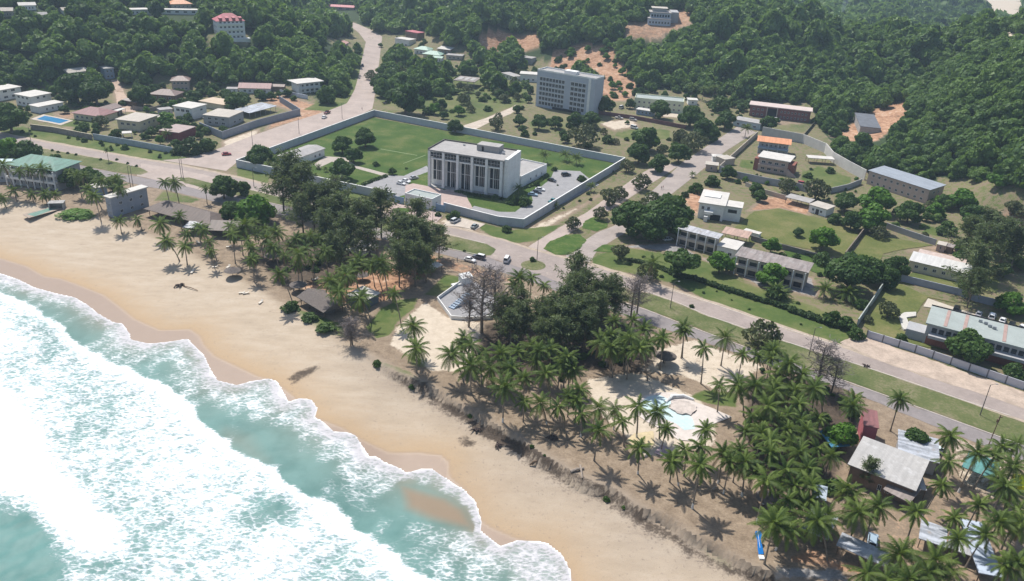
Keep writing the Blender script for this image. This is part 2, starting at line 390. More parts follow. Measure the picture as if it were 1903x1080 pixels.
grass = [([(-60,228),(60,240),(170,258),(270,270),(330,288),(372,296),(345,305),(262,299),(170,280),(76,262),(-60,232)], .95),
 ([(-60,262),(30,270),(80,285),(76,300),(0,310),(-60,300)], .8), ([(105,396),(140,386),(172,392),(176,410),(140,414),(105,412)], 1),
 ([kl(230,235),kl(430,150),kl(700,190),kl(1080,260),kl(1360,420),kl(1903,600),km(700,480),km(560,560),kl(1903,830),kl(1720,775),kl(1400,680),kl(1100,560),kl(860,430),kl(470,340),kl(240,290)], .8),
 ([kg(680,830),kg(1000,900),kg(1380,860),kg(1200,980),kg(1050,1000),kg(880,985)], .8), ([kf(0,440),kf(240,490),kf(230,575),kf(0,520)], .9), ([kf(520,600),kf(900,600),kf(1100,690),kf(1000,720),kf(860,680)], .9),
 ([ke(1200,480),ke(1500,560),ke(1400,590),ke(1120,570)], .6), ([kk(310,830),kk(420,690),kk(560,620),kk(700,610),kk(680,680),kk(560,780),kk(500,880),kk(400,910)], .9),
 ([kj(1240,850),kj(1400,900),kj(1560,960),kj(1600,1060),kj(1450,1040),kj(1230,900)], .95), ([(700,668),(760,690),(800,720),(760,700),(705,685)], .8), ([(745,650),(790,665),(800,690),(760,680)], .6),
 ([kk(740,590),kk(900,430),kk(1060,460),kk(1040,480),kk(840,600)], .8), ([ko(520,150),ko(620,100),ko(860,120),ko(870,225),ko(700,210)], .95), ([kh(900,380),kh(1000,390),kh(1010,460),kh(880,440)], .8),
 ([kh(1340,480),kh(1480,430),kh(1720,520),kh(1700,590),kh(1560,590),kh(1340,540)], .8), ([km(1060,40),km(1500,120),km(1500,200),km(1010,70)], .8), ([km(1560,160),km(1720,180),km(1740,30),km(1650,30)], .7),
 ([kh(1080,130),kh(1430,110),kh(1430,150),kh(1360,190),kh(1080,175)], .55), ([kc(600,860),kc(720,880),kc(600,930),kc(350,1000),kc(100,960),kc(60,900)], .55), ([kc(900,950),kc(1130,960),kc(1130,1020),kc(800,1020),kc(700,990)], .9),
 ([ka(480,900),ka(560,870),ka(700,900),ka(690,960),ka(440,920)], .9), ([ki(1180,540),ki(1300,590),ki(1290,640),ki(1150,600)], .8), ([kh(120,560),kh(330,560),kh(330,660),kh(0,740),kh(0,640)], .5),
 ([(560,205),(640,165),(655,130),(668,92),(678,95),(655,190),(610,206)], .8), ([(700,200),(760,215),(830,232),(880,240),(870,255),(760,225)], .8), ([kp(60,960),kp(180,930),kp(160,1000),kp(60,1020)], .5), ([(1295,1012),(1360,1050),(1380,1075),(1330,1060)], .8)]
_nr = polydist(X.ravel(), Y.ravel(), P2([(-120,229),(76,270),(262,305),(450,342),(725,404),(950,460),(1098,506),(1318,576),(1564,656),(1726,714),(2050,824)])).reshape(X.shape)
GR0 = np.where(_nr < 0, ss(0, 12, -_nr)*.50, 0)
for g, v in grass: paint(A_, GR, g, v, 1.6)
paint(A_, GR, forest_px[2], .62, 4)
reds = [([(800,165),(900,170),(960,185),(930,220),(850,215)], .38), ([kb(0,720),kb(220,700),kb(480,790),kb(470,860),kb(250,900),kb(60,960),kb(90,900),kb(300,830),kb(100,770)], .6), ([kh(480,680),kh(560,600),kh(700,600),kh(600,720),kh(570,790)], .85), ([kh(960,760),kh(1090,660),kh(1210,660),kh(1410,740),kh(1390,790),kh(1200,740)], .8),
 ([(560,525),(640,500),(720,500),(800,470),(830,490),(720,560),(640,565),(560,560)], .75), ([(1440,960),(1560,960),(1903,860),(1903,1090),(1700,1100),(1480,1050)], .35), ([kp(120,930),kp(300,800),kp(700,950),kp(820,1060),kp(500,1000)], .6),
 ([kk(860,300),kk(1040,350),kk(1300,430),kk(1600,520),kk(1200,480),kk(900,400)], .5), ([ka(820,590),ka(880,590),ka(990,810),ka(900,830),ka(850,720)], .5), ([ka(400,830),ka(560,830),ka(560,870),ka(440,880)], .5), ([kd(0,880),kd(200,890),kd(350,940),kd(250,980),kd(0,960)], .35),
 ([ki(1640,460),ki(1903,440),ki(1903,560),ki(1700,520)], .5), ([ki(1250,700),ki(1560,740),ki(1520,800),ki(1040,740)], .4), ([kl(850,390),kl(1200,480),kl(1600,600),kl(1903,720),kl(1903,700),kl(1500,570),kl(1150,450)], .35), ([(880,650),(1000,640),(1090,680),(1200,760),(1400,860),(1480,960),(1380,1000),(1240,950),(1050,850),(900,770)], .22)]
for g, v in reds: paint(A_, RED, g, v, 2)
for g, v in [([(735,610),(790,560),(830,590),(900,600),(870,690),(800,690),(725,640)], .9), ([(1090,705),(1180,690),(1290,735),(1330,770),(1330,830),(1200,850),(1150,800),(1100,760)], .8), ([(1200,655),(1290,630),(1420,680),(1350,735),(1270,700),(1180,690)], .7),
             ([(850,500),(900,500),(1050,560),(1250,650),(1100,640),(950,560)], .35), ([(1760,800),(1903,870),(1903,960),(1780,900)], .5), ([kg(560,800),kg(760,880),kg(700,910),kg(480,840)], .9), ([ka(430,960),ka(500,930),ka(520,960)], .3), ([kg(1080,900),kg(1560,700),kg(1640,640),kg(1500,740),kg(1240,900)], .6),
             ([ke(1640,130),ke(1903,40),ke(1903,70),ke(1660,200)], .7), ([kh(0,980),kh(330,960),kh(440,1010),kh(700,1060),kl(760,200),kl(480,160)], .0), ([kc(590,900),kc(850,880),kc(900,930),kc(720,960)], .7), ([kc(850,790),kc(1250,830),kc(1240,880),kc(900,830)], .7)]:
    paint(B_, PALE, g, v, 1.6)
for g, v in [([kl(440,150),kl(800,130),kl(880,140),kl(1100,270),kl(1280,330),kl(1470,440),kl(1720,480),kl(1903,530),kl(1850,380),kl(1400,380),kl(1130,260),kl(860,190)], .9), ([kp(80,960),kp(420,990),kp(520,960),kp(640,1080),kp(60,1080)], .9),
             ([kb(1340,1040),kb(1560,1060),kb(1903,1070),kb(1500,1070)], .6), ([(530,700),(560,690),(590,676),(600,684),(570,697),(540,715)], .8), ([kn(150,830),kn(300,810),kn(340,920),kn(250,950)], .6)]:
    paint(B_, GREY, g, v, 1.8)
A_[..., GR] = np.maximum(A_[..., GR], GR0*(1-np.clip(np.maximum(np.maximum(A_[..., RED], B_[..., PALE]), B_[..., GREY])*1.5, 0, 1)))
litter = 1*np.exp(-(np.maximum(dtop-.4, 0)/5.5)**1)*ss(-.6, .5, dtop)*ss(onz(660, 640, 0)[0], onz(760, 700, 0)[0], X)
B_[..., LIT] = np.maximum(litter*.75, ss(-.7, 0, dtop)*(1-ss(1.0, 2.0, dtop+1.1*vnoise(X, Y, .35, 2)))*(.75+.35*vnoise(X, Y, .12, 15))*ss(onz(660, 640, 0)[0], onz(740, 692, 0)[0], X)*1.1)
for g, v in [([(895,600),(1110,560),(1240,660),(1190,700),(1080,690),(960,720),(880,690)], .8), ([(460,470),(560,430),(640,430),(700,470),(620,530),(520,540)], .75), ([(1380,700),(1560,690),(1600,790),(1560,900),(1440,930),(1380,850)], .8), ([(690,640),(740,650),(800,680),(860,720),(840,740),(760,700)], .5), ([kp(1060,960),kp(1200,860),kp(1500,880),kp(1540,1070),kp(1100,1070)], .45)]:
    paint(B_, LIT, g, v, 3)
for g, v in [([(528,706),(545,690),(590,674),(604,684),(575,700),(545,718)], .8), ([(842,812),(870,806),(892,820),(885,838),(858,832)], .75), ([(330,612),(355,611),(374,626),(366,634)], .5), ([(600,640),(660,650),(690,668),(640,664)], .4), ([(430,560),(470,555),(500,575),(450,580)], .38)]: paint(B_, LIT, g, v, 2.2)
dwet = sdist(X.ravel(), Y.ravel(), WETL).reshape(X.shape)
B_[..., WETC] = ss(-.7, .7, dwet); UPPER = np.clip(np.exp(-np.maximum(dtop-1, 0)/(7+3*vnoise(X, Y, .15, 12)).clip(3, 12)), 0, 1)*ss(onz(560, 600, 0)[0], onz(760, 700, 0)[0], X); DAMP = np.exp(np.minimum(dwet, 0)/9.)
def ground_material():
    m, nt, b = base('open ground'); co = coords(nt)
    A = attr(nt, 'mA'); B = attr(nt, 'mB')
    sa = nt.nodes.new('ShaderNodeSeparateColor'); nt.links.new(A.outputs['Color'], sa.inputs[0]); sb = nt.nodes.new('ShaderNodeSeparateColor'); nt.links.new(B.outputs['Color'], sb.inputs[0])
    n1 = noise(nt, co, .06, 7, .6); n2 = noise(nt, co, .45, 6, .65); n3 = noise(nt, co, 2.2, 4, .6)
    k = mth(nt, 'ADD', mth(nt, 'MULTIPLY', n2, .6), mth(nt, 'MULTIPLY', n3, .4))
    def wgt(w, a=.35, b=.65): return mrange(nt, mth(nt, 'ADD', w, mth(nt, 'MULTIPLY', mth(nt, 'SUBTRACT', k, .5), 1.5)), a, b)
    earth = ramp(nt, k, [(.3, (.13, .095, .066)), (.5, (.24, .182, .128)), (.68, (.35, .275, .20))])
    kr = mth(nt, 'ADD', mth(nt, 'MULTIPLY', noise(nt, scaled(nt, co, (.35, .35, 1.2)), 1., 8, .7, .6), .7), mth(nt, 'MULTIPLY', n1, .3))
    red = ramp(nt, kr, [(.36, (.14, .09, .055)), (.45, (.30, .165, .10)), (.54, (.42, .25, .155)), (.64, (.50, .37, .28))])
    pale = ramp(nt, k, [(.3, (.40, .33, .25)), (.6, (.56, .48, .385))])
    grey = ramp(nt, k, [(.3, (.15, .145, .145)), (.6, (.31, .295, .285))])
    gr = ramp(nt, mth(nt, 'ADD', mth(nt, 'MULTIPLY', n1, .6), mth(nt, 'MULTIPLY', k, .4)), [(.3, (.035, .068, .014)), (.45, (.068, .105, .022)), (.57, (.125, .14, .045)), (.70, (.215, .185, .10))])
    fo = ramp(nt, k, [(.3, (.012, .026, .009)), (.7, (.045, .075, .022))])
    str_ = noise(nt, scaled(nt, co, (.10, .32, 1), .5), 1.0, 6, .6)
    sand = ramp(nt, mth(nt, 'ADD', mth(nt, 'MULTIPLY', str_, .65), mth(nt, 'MULTIPLY', k, .35)), [(.33, (.36, .29, .215)), (.5, (.43, .35, .265)), (.66, (.485, .41, .325))]
)
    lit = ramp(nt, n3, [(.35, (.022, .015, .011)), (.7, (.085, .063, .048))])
    c = mix(nt, wgt(B.outputs['Alpha']), earth, grey)
    c = mix(nt, wgt(sb.outputs[2]), c, pale)
    c = mix(nt, wgt(sa.outputs[2]), c, red)
    c = mix(nt, wgt(sa.outputs[1]), c, gr)
    dp = attr(nt, 'damp').outputs['Fac']
    sand = mix(nt, mrange(nt, mth(nt, 'ADD', dp, mth(nt, 'MULTIPLY', mth(nt, 'SUBTRACT', n2, .5), .5)), .1, 1.), sand, (.405, .29, .18))
    upa = attr(nt, 'upper').outputs['Fac']
    sand = mix(nt, mth(nt, 'MULTIPLY', upa, mrange(nt, k, .35, .6, .45, .95)), sand, (.285, .235, .19))
    c = mix(nt, sa.outputs[0], c, sand)
    trk = mrange(nt, noise(nt, scaled(nt, co, (.16, .9, 1), .42), 1., 7, .75), .57, .66)
    ft = mrange(nt, noise(nt, co, 3.2, 3, .8), .45, .62)
    c = mix(nt, mth(nt, 'MULTIPLY', mth(nt, 'MULTIPLY', ft, mrange(nt, n1, .3, .6)), mth(nt, 'MULTIPLY', sa.outputs[0], .30)), c, (.33, .265, .19))
    c = mix(nt, mth(nt, 'MULTIPLY', mth(nt, 'MULTIPLY', trk, sa.outputs[0]), mrange(nt, dp, .05, .5, .55, .08)), c, (.27, .215, .17))
    spk = mrange(nt, mth(nt, 'ADD', noise(nt, co, 1.1, 6, .75), mth(nt, 'MULTIPLY', upa, .05)), .60, .67)
    c = mix(nt, mth(nt, 'MULTIPLY', mth(nt, 'MULTIPLY', spk, sa.outputs[0]), .6), c, (.20, .16, .13))
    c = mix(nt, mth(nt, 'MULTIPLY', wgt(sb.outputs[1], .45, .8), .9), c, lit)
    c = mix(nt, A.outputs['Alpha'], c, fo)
    wetc = mix(nt, n2, (.265, .19, .14), (.31, .225, .17))
    wf = sb.outputs[0]
    c = mix(nt, wf, c, wetc)
    nt.links.new(c, b.inputs['Base Color'])
    nt.links.new(mrange(nt, wf, 0, 1, .95, .38), b.inputs['Roughness']); b.inputs['Specular IOR Level'].default_value = .3
    bp = nt.nodes.new('ShaderNodeBump'); bp.inputs['Strength'].default_value = .35; bp.inputs['Distance'].default_value = .35
    nt.links.new(mth(nt, 'MULTIPLY', k, mrange(nt, wf, 0, 1, 1, .08)), bp.inputs['Height']); nt.links.new(bp.outputs[0], b.inputs['Normal'])
    return m
GROUND = ground_material()
def grid_faces(mask):
    """mask on cells -> vertices, quads (re-indexed)"""
    i, j = np.nonzero(mask)
    q = np.stack([i*nx+j, i*nx+j+1, (i+1)*nx+j+1, (i+1)*nx+j], 1)
    u, inv = np.unique(q, return_inverse=True); return u, inv.reshape(q.shape)
cd = dtop[:-1, :-1]; ch = hz[:-1, :-1] > .6
for nm, mk in (('beach', cd > 0), ('hills', ch & (cd <= 0)), ('ground', (~ch) & (cd <= 0))):
    u, q = grid_faces(mk)
    V = np.c_[X.ravel()[u], Y.ravel()[u], Z.ravel()[u]]
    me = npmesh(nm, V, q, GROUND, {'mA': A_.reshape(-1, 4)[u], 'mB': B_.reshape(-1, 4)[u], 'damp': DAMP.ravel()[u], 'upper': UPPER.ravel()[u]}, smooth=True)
    tag(put(nm, me), kind='structure')

# ---------------------------------------------------------------- the sea
SEA = -5.0
FR2 = [(-250,450),(-100,500),(0,553),(30,561),(66,583),(93,601),(119,616),(126,631),(151,654),(182,667),(215,690),(240,692),(265,710),(303,725),(338,748),(361,780),(378,802),(412,822),(437,853),(476,867),(501,878),(532,909),
       (570,932),(600,940),(628,948),(646,965),(642,982),(678,996),(701,1015),(734,1032),(740,1046),(768,1066),(796,1077),(860,1110),(960,1200)]
FRL = P2(FR2, SEA)
wx = np.arange(-300, 45, .58); wy = np.arange(64, 310, .58)
WX, WY = np.meshgrid(wx, wy); wn = len(wx); xx, yy = WX.ravel(), WY.ravel()
sandz = terr(xx, yy); dW = sdist(xx, yy, WATL); dF = sdist(xx, yy, FRL)
def reg(pts, soft=2.5, z=SEA):
    P = P2(pts, z); d = abs(polydist(xx, yy, np.vstack([P, P[:1]]))); return ss(-soft, soft, np.where(inpoly(xx, yy, P), d, -d))
u1 = vnoise(xx, yy, .22, 3); u2 = vnoise(xx, yy, .6, 4)
broad = reg([(225,600),(330,640),(450,735),(540,745),(600,790),(690,850),(640,860),(560,820),(500,800),(440,790),(370,745),(330,705),(290,670),(240,640)], 6)
f = .66*np.exp(-np.maximum(dW-.3, 0)/(4.5+1.6*u1))+.15+.10*u2+.06*u1
f = np.maximum(f, broad*(.50+.12*u2))
f = np.maximum(f, 1.0*np.exp(-(np.maximum(dW, 0)/.5)**2))
strip = reg([(20,560),(150,575),(230,625),(330,690),(440,740),(340,740),(215,680),(100,600)], 5)
f = np.where(dF <= 0, np.minimum(f, f*(1-.25*strip)+.05), f)
ww = .60+.10*u1+.06*u2-.10*ss(8, 35, dF)*(.5+.8*vnoise(xx, yy, .1, 9))
ww = ww+.5*np.exp(-(np.maximum(dF, 0)/3.)**2)
_b = ss(-1.3, .5, dF+.35*u2); f = f*(1-_b)+ww*_b
f = np.where(dF > 0, np.maximum(f, reg([(-60,640),(60,760),(130,880),(235,985),(250,1040),(150,1055),(90,985),(40,930),(-60,900)], 7)*1.25), f)
f -= .56*reg([(-60,940),(50,965),(90,1010),(75,1090),(-60,1100)], 6)*(dF > 0)
f -= .4*reg([(440,960),(520,935),(545,960),(470,985)], 5)*(dF > 0)
f -= .35*reg([(80,1050),(230,1010),(260,1085),(70,1090)], 6)*(dF > 0)
f -= .28*reg([(60,590),(110,600),(150,690),(90,640),(20,600)], 5)*(dF > 0)
f = np.maximum(f, .60*reg([(905,1010),(930,1018),(964,1004),(1014,1008),(1045,1032),(1059,1060),(1062,1085),(1040,1110),(960,1100),(940,1050)], 3, -4.4))
thin = reg([(742,897),(775,908),(830,925),(862,945),(886,984),(850,975),(800,960),(757,940)], 2, -4.2)
f = f-.75*thin*(dW > 1.5)
shal = np.maximum(np.exp(-np.maximum(dW, 0)/5.), thin)
shal = np.maximum(shal, .6*reg([(905,1010),(930,1018),(964,1004),(1014,1008),(1045,1032),(1059,1060),(1062,1085),(1040,1110),(960,1100),(940,1050)], 3, -4.4))
shal = np.maximum(shal, .35*reg([(405,830),(440,845),(470,865),(500,870),(470,820),(420,805)], 4))
edge = np.clip(dW/.5, -1, 1)
z1 = sandz+.09*edge
z2 = np.maximum(SEA+.05*u2, z1)
bl = ss(2, 16, dW); wz = z1*(1-bl)+np.maximum(z2, SEA)*bl
wz = np.where(dW > 0, np.maximum(wz, sandz+.05), wz)
wz += ss(0, 20, dW)*(.035*vnoise(xx, yy, .5, 5)+.03*vnoise(xx, yy, 1.1, 6))*(1+2.5*(dF > 0))
wz += np.where(dF > 0, (ss(0, 2.2, dF)*(.75*np.exp(-dF/14)+.16)*(1+.25*u2)), 0)
cm = (dW.reshape(WX.shape) > -2.2); cm = cm[:-1, :-1] & cm[1:, 1:]
i, j = np.nonzero(cm); q = np.stack([i*wn+j, i*wn+j+1, (i+1)*wn+j+1, (i+1)*wn+j], 1)
u, inv = np.unique(q, return_inverse=True)
def sea_material():
    m, nt, b = base('sea water'); co = coords(nt)
    fo = attr(nt, 'foam').outputs['Fac']; sh = attr(nt, 'shallow').outputs['Fac']
    st = scaled(nt, co, (1, 1.9, 1), -.5)
    n1 = noise(nt, st, .42, 8, .68, .6); n2 = noise(nt, st, 1.5, 5, .7, .4); n0 = noise(nt, co, .09, 5, .6)
    vo = nt.nodes.new('ShaderNodeTexVoronoi'); vo.feature = 'DISTANCE_TO_EDGE'; vo.inputs['Scale'].default_value = .55
    nt.links.new(mix(nt, .9, st, nt.nodes[n1.node.name].outputs['Color'], 'ADD'), vo.inputs['Vector'])
    lace = mrange(nt, vo.outputs['Distance'], 0, .3, .16, -.05)
    k = mth(nt, 'ADD', mth(nt, 'ADD', mth(nt, 'MULTIPLY', n1, .95), mth(nt, 'MULTIPLY', n2, .55)), lace)
    ff = mrange(nt, mth(nt, 'ADD', fo, mth(nt, 'MULTIPLY', mth(nt, 'MULTIPLY', mth(nt, 'SUBTRACT', k, .72), 1.25), mrange(nt, fo, 0, .4, .3, 1.))), .34, .92)
    deep = mix(nt, mrange(nt, n0, .35, .65), (.066, .172, .160), (.115, .238, .222))
    wat = mix(nt, mth(nt, 'MULTIPLY', sh, .9), deep, (.235, .16, .10))
    wat = mix(nt, mth(nt, 'MULTIPLY', mrange(nt, fo, .1, .7), .35), wat, (.36, .50, .49))
    foam = mix(nt, mth(nt, 'MULTIPLY', mrange(nt, sh, .15, .75), .8), mix(nt, mrange(nt, mth(nt, 'ADD', n1, mth(nt, 'MULTIPLY', mth(nt, 'SUBTRACT', n2, .5), .8)), .3, .62), (.44, .52, .55), (.86, .87, .88)), (.44, .415, .43))
    foam = mix(nt, mrange(nt, fo, .8, 1.05), foam, (.86, .86, .86))
    c = mix(nt, ff, wat, foam)
    nt.links.new(c, b.inputs['Base Color']); nt.links.new(mrange(nt, ff, 0, 1, .5, .85), b.inputs['Roughness']); b.inputs['Specular IOR Level'].default_value = .15
    bp = nt.nodes.new('ShaderNodeBump'); bp.inputs['Strength'].default_value = .5; bp.inputs['Distance'].default_value = .3
    nt.links.new(mth(nt, 'MULTIPLY', k, mth(nt, 'ADD', mth(nt, 'MULTIPLY', ff, .8), .12)), bp.inputs['Height']); nt.links.new(bp.outputs[0], b.inputs['Normal'])
    return m
tag(put('sea', npmesh('sea', np.c_[xx, yy, wz][u], inv.reshape(q.shape), sea_material(), {'foam': f[u], 'shallow': shal[u]}, smooth=True)), kind='structure')

# ---------------------------------------------------------------- roads, paving, lawns (sheets on the ground)
_dz = [0.03]
def jitter(P, amp, step=1.2):
    out = []
    n = len(P)
    for i in range(n):
        a, b = P[i], P[(i+1) % n]; L = np.linalg.norm(b-a); k = max(1, int(L/step)); nrm = np.array([-(b-a)[1], (b-a)[0]])/max(L, 1e-6)
        for t in range(k):
            p = a+(b-a)*t/k; out.append(p+nrm*amp*(vnoise(p[0], p[1], .5, 21)*.6+vnoise(p[0], p[1], 1.7, 22)*.4) if amp else p)
    return out
from mathutils.geometry import tessellate_polygon
def sheet(name, px, mat, amp=.25, kind='structure', world=None, dz=None, z0=None, step=1.2):
    P = P2(px) if world is None else np.array(world)
    P = jitter(P, amp, step); z = dz if dz is not None else _dz[0]
    if dz is None: _dz[0] += .004
    tri = tessellate_polygon([[Vector((p[0], p[1], 0)) for p in P]])
    me = bpy.data.meshes.new(name)
    me.from_pydata([(p[0], p[1], (gz(*p) if z0 is None else z0)+z) for p in P], [], [tuple(t) for t in tri]); me.materials.append(mat)
    bm = bmesh.new(); bm.from_mesh(me); bmesh.ops.recalc_face_normals(bm, faces=bm.faces)
    if sum(f.normal.z for f in bm.faces) < 0: bmesh.ops.reverse_faces(bm, faces=bm.faces)
    bm.to_mesh(me); bm.free()
    return tag(put(name, me), kind=kind)
def resample(P, n):
    P = np.array(P); L = np.r_[0, np.cumsum(np.linalg.norm(np.diff(P, axis=0), axis=1))]; s = np.linspace(0, L[-1], n)
    return np.stack([np.interp(s, L, P[:, k]) for k in range(2)], 1)
def ribbon(name, l, r, mat, n=120, m=6, lift=0.):
    a, b = resample(P2(l), n), resample(P2(r), n); z = _dz[0]+lift; _dz[0] += .004
    V, Fq = [], []
    for i in range(n):
        for k in range(m+1):
            t = k/m; p = a[i]*(1-t)+b[i]*t; e = (1 if k in (0, m) else 0)*.25*vnoise(p[0], p[1], .6, 31); p = p+e*np.array([.3, 1])
            V.append((p[0], p[1], gz(*p)+z))
    for i in range(n-1):
        for k in range(m): Fq.append((i*(m+1)+k, (i+1)*(m+1)+k, (i+1)*(m+1)+k+1, i*(m+1)+k+1))
    me = bpy.data.meshes.new(name); me.from_pydata(V, [], Fq); me.materials.append(mat); 
    if sum(p.normal.z for p in me.polygons) < 0: me.flip_normals()
    return tag(put(name, me), kind='structure')
ASPH = M('worn asphalt', (.30, .25, .225), .14, .12, .9, stain=(.40, .335, .285), bump=.1)
ASPH2 = M('dark asphalt', (.225, .20, .195), .14, .15, .9, stain=(.28, .25, .24), bump=.1)
DUST = M('dusty asphalt', (.37, .305, .27), .14, .12, .95, stain=(.44, .35, .29), bump=.1)
PAVE = M('grey paving', (.27, .265, .27), .14, .4, .9, stain=(.36, .34, .33))
PINKP = M('pinkish paving', (.40, .31, .28), .15, .7, .9)
def lawn(name, c0, c1, c2, sc=.09):
    m, nt, b = base(name); co = coords(nt); n1 = noise(nt, co, sc, 6, .6); n2 = noise(nt, co, 1.3, 6, .7)
    k = mth(nt, 'ADD', mth(nt, 'MULTIPLY', n1, .6), mth(nt, 'MULTIPLY', n2, .4))
    nt.links.new(ramp(nt, k, [(.34, c0), (.5, c1), (.64, c2)]), b.inputs['Base Color']); b.inputs['Roughness'].default_value = .95; b.inputs['Specular IOR Level'].default_value = .15
    bp = nt.nodes.new('ShaderNodeBump'); bp.inputs['Strength'].default_value = .4; bp.inputs['Distance'].default_value = .2; nt.links.new(n2, bp.inputs['Height']); nt.links.new(bp.outputs[0], b.inputs['Normal'])
    return m
LAWN = lawn('mown green lawn', (.032, .072, .014), (.060, .102, .022), (.135, .145, .05))
DRY = lawn('dry olive lawn', (.075, .10, .028), (.12, .135, .043), (.19, .17, .075))
VERGE = lawn('verge grass', (.06, .09, .028), (.115, .13, .052), (.235, .20, .13))
TALL = lawn('rank green grass', (.032, .07, .014), (.06, .108, .022), (.125, .145, .05), .3)
N_T = [(-120,225),(0,249),(76,263),(177,281),(262,297),(330,307),(400,322),(450,333),(500,345),(600,370),(725,399),(808,416),(877,432),(942,450),(1000,468),(1098,494),(1217,531),(1318,564),(1474,617),(1564,646),(1635,672),(1726,702),(1852,742),(2050,812)]
N_B = [(-120,234),(0,259),(101,279),(202,297),(272,313),(340,327),(400,339),(450,348),(500,360),(600,384),(725,409),(783,424),(841,437),(902,452),(1000,488),(1098,518),(1207,543),(1257,561),(1318,587),(1393,612),(1511,651),(1585,674),(1675,704),(1801,747),(1877,772),(2050,836)]
S_T = [(-60,262),(60,287),(110,299),(170,312),(214,321),(270,331),(330,341),(400,358),(480,373),(560,392),(650,412),(720,430),(832,463),(900,477),(950,492),(1010,512),(1100,545),(1201,577),(1254,598),(1292,612),(1400,652),(1500,686),(1572,710),(1655,740),(1733,768),(1903,830),(2050,888)]
S_B = [(-60,274),(60,300),(110,311),(170,325),(214,335),(270,346),(330,358),(400,375),(480,390),(560,409),(650,429),(720,447),(832,475),(900,497),(950,512),(1010,532),(1100,566),(1207,603),(1254,618),(1292,630),(1400,668),(1500,702),(1567,722),(1620,745),(1720,785),(1903,858),(2050,916)]
ribbon('valley_road', [(300,298),(350,294),(410,275),(470,252),(540,228),(610,206),(645,192),(660,165),(668,135),(675,100),(680,78),(668,62),(650,48),(635,42),(612,30)],
       [(420,318),(440,302),(475,288),(520,272),(580,250),(650,222),(692,203),(697,175),(703,130),(707,95),(710,68),(695,58),(665,45),(650,40),(625,27)], DUST, 160, 6, .02)
ribbon('side_road', [(1048,480),(1066,460),(1110,432),(1145,418),(1180,385),(1230,338),(1270,300),(1320,268),(1360,242),(1375,232)], [(1095,490),(1110,465),(1140,446),(1175,425),(1210,390),(1262,350),(1310,312),(1350,280),(1385,258),(1405,246)], M('dusty grey lane', (.315, .27, .245), .15, .15, .9, stain=(.40, .34, .29)), 60, 4)
ribbon('side_road', [(975,463),(1000,447),(1045,420),(1090,395),(1130,366),(1180,330),(1230,300)], [(1006,478),(1022,458),(1062,432),(1108,405),(1155,378),(1205,345),(1262,308)], DUST, 60, 4)
ribbon('road_shoulder', [(x, y-3.5-2.5*(x > 1000)) for x, y in N_T], [(x, y+3+1.5*(x > 1000)) for x, y in N_B], M('sandy road shoulder', (.37, .30, .235), .22, .5, .95, stain=(.24, .21, .13)), 260, 4)
ribbon('road', N_T, N_B, ASPH, 260, 4)
ribbon('road', S_T, S_B, ASPH2, 260, 4)
sheet('junction', [(262,304),(335,316),(402,330),(392,358),(330,343),(255,327)], DUST, .3)
sheet('junction', [(900,455),(945,450),(1000,470),(1098,498),(1102,550),(1012,514),(955,494),(905,478)], ASPH, .3)
ribbon('dirt_track', [ka(820,590),ka(850,700),ka(860,760),ka(880,820)], [ka(880,585),ka(925,700),ka(970,780),ka(1000,830)], M('pinkish dirt', (.42, .31, .24), .2, .3), 30, 3)
ribbon('dirt_track', [kb(1500,930),kb(1680,870),kb(1850,800),kb(1903,770)], [kb(1590,960),kb(1700,905),kb(1860,840),kb(1930,790)], M('pale dirt', (.46, .39, .32), .2, .3), 30, 3)
sheet('sand_lot', [(1560,636),(1600,622),(1618,630),(1760,680),(1903,728),(2020,770),(2020,800),(1852,741),(1726,701),(1635,671)], M('pinkish sand', (.42, .335, .27), .24, .25, .95, stain=(.33, .27, .22), bump=.3), .5)
# medians
sheet('median_grass', [(-60,247),(60,273),(101,280),(202,298),(262,312),(276,320),(262,325),(214,320),(170,311),(110,298),(60,286),(-60,260)], VERGE, .35)
sheet('median_grass', [(330,331),(352,330),(391,340),(450,350),(600,386),(725,411),(783,426),(841,439),(905,454),(922,464),(912,475),(880,474),(832,461),(720,428),(600,399),(480,371),(400,355),(345,341)], VERGE, .35)
sheet('median_grass', [(1100,528),(1207,546),(1257,563),(1318,589),(1393,614),(1511,653),(1585,676),(1675,706),(1801,749),(1900,785),(2050,838),(2050,884),(1903,827),(1733,765),(1655,737),(1572,707),(1500,683),(1400,649),(1292,609),(1201,574),(1120,545)], VERGE, .4)
isl = at(991, 493); sheet('traffic_island', None, VERGE, .2, world=[isl[:2]+np.array([4.2*math.cos(a), 4.2*math.sin(a)]) for a in np.linspace(0, 6.28, 28)[:-1]])
sheet('grass_island', [(1010,462),(1022,448),(1052,437),(1078,436),(1091,448),(1080,462),(1055,474),(1030,474)], TALL, .5)
sheet('grass_island', [kg(1510,890),kg(1540,830),kg(1620,800),kg(1700,850),kg(1690,885),kg(1620,915)], TALL, .5)
sheet('grass_island', [kg(1590,1060),kg(1680,1010),kg(1780,1020),kg(1770,1070)], TALL, .4)
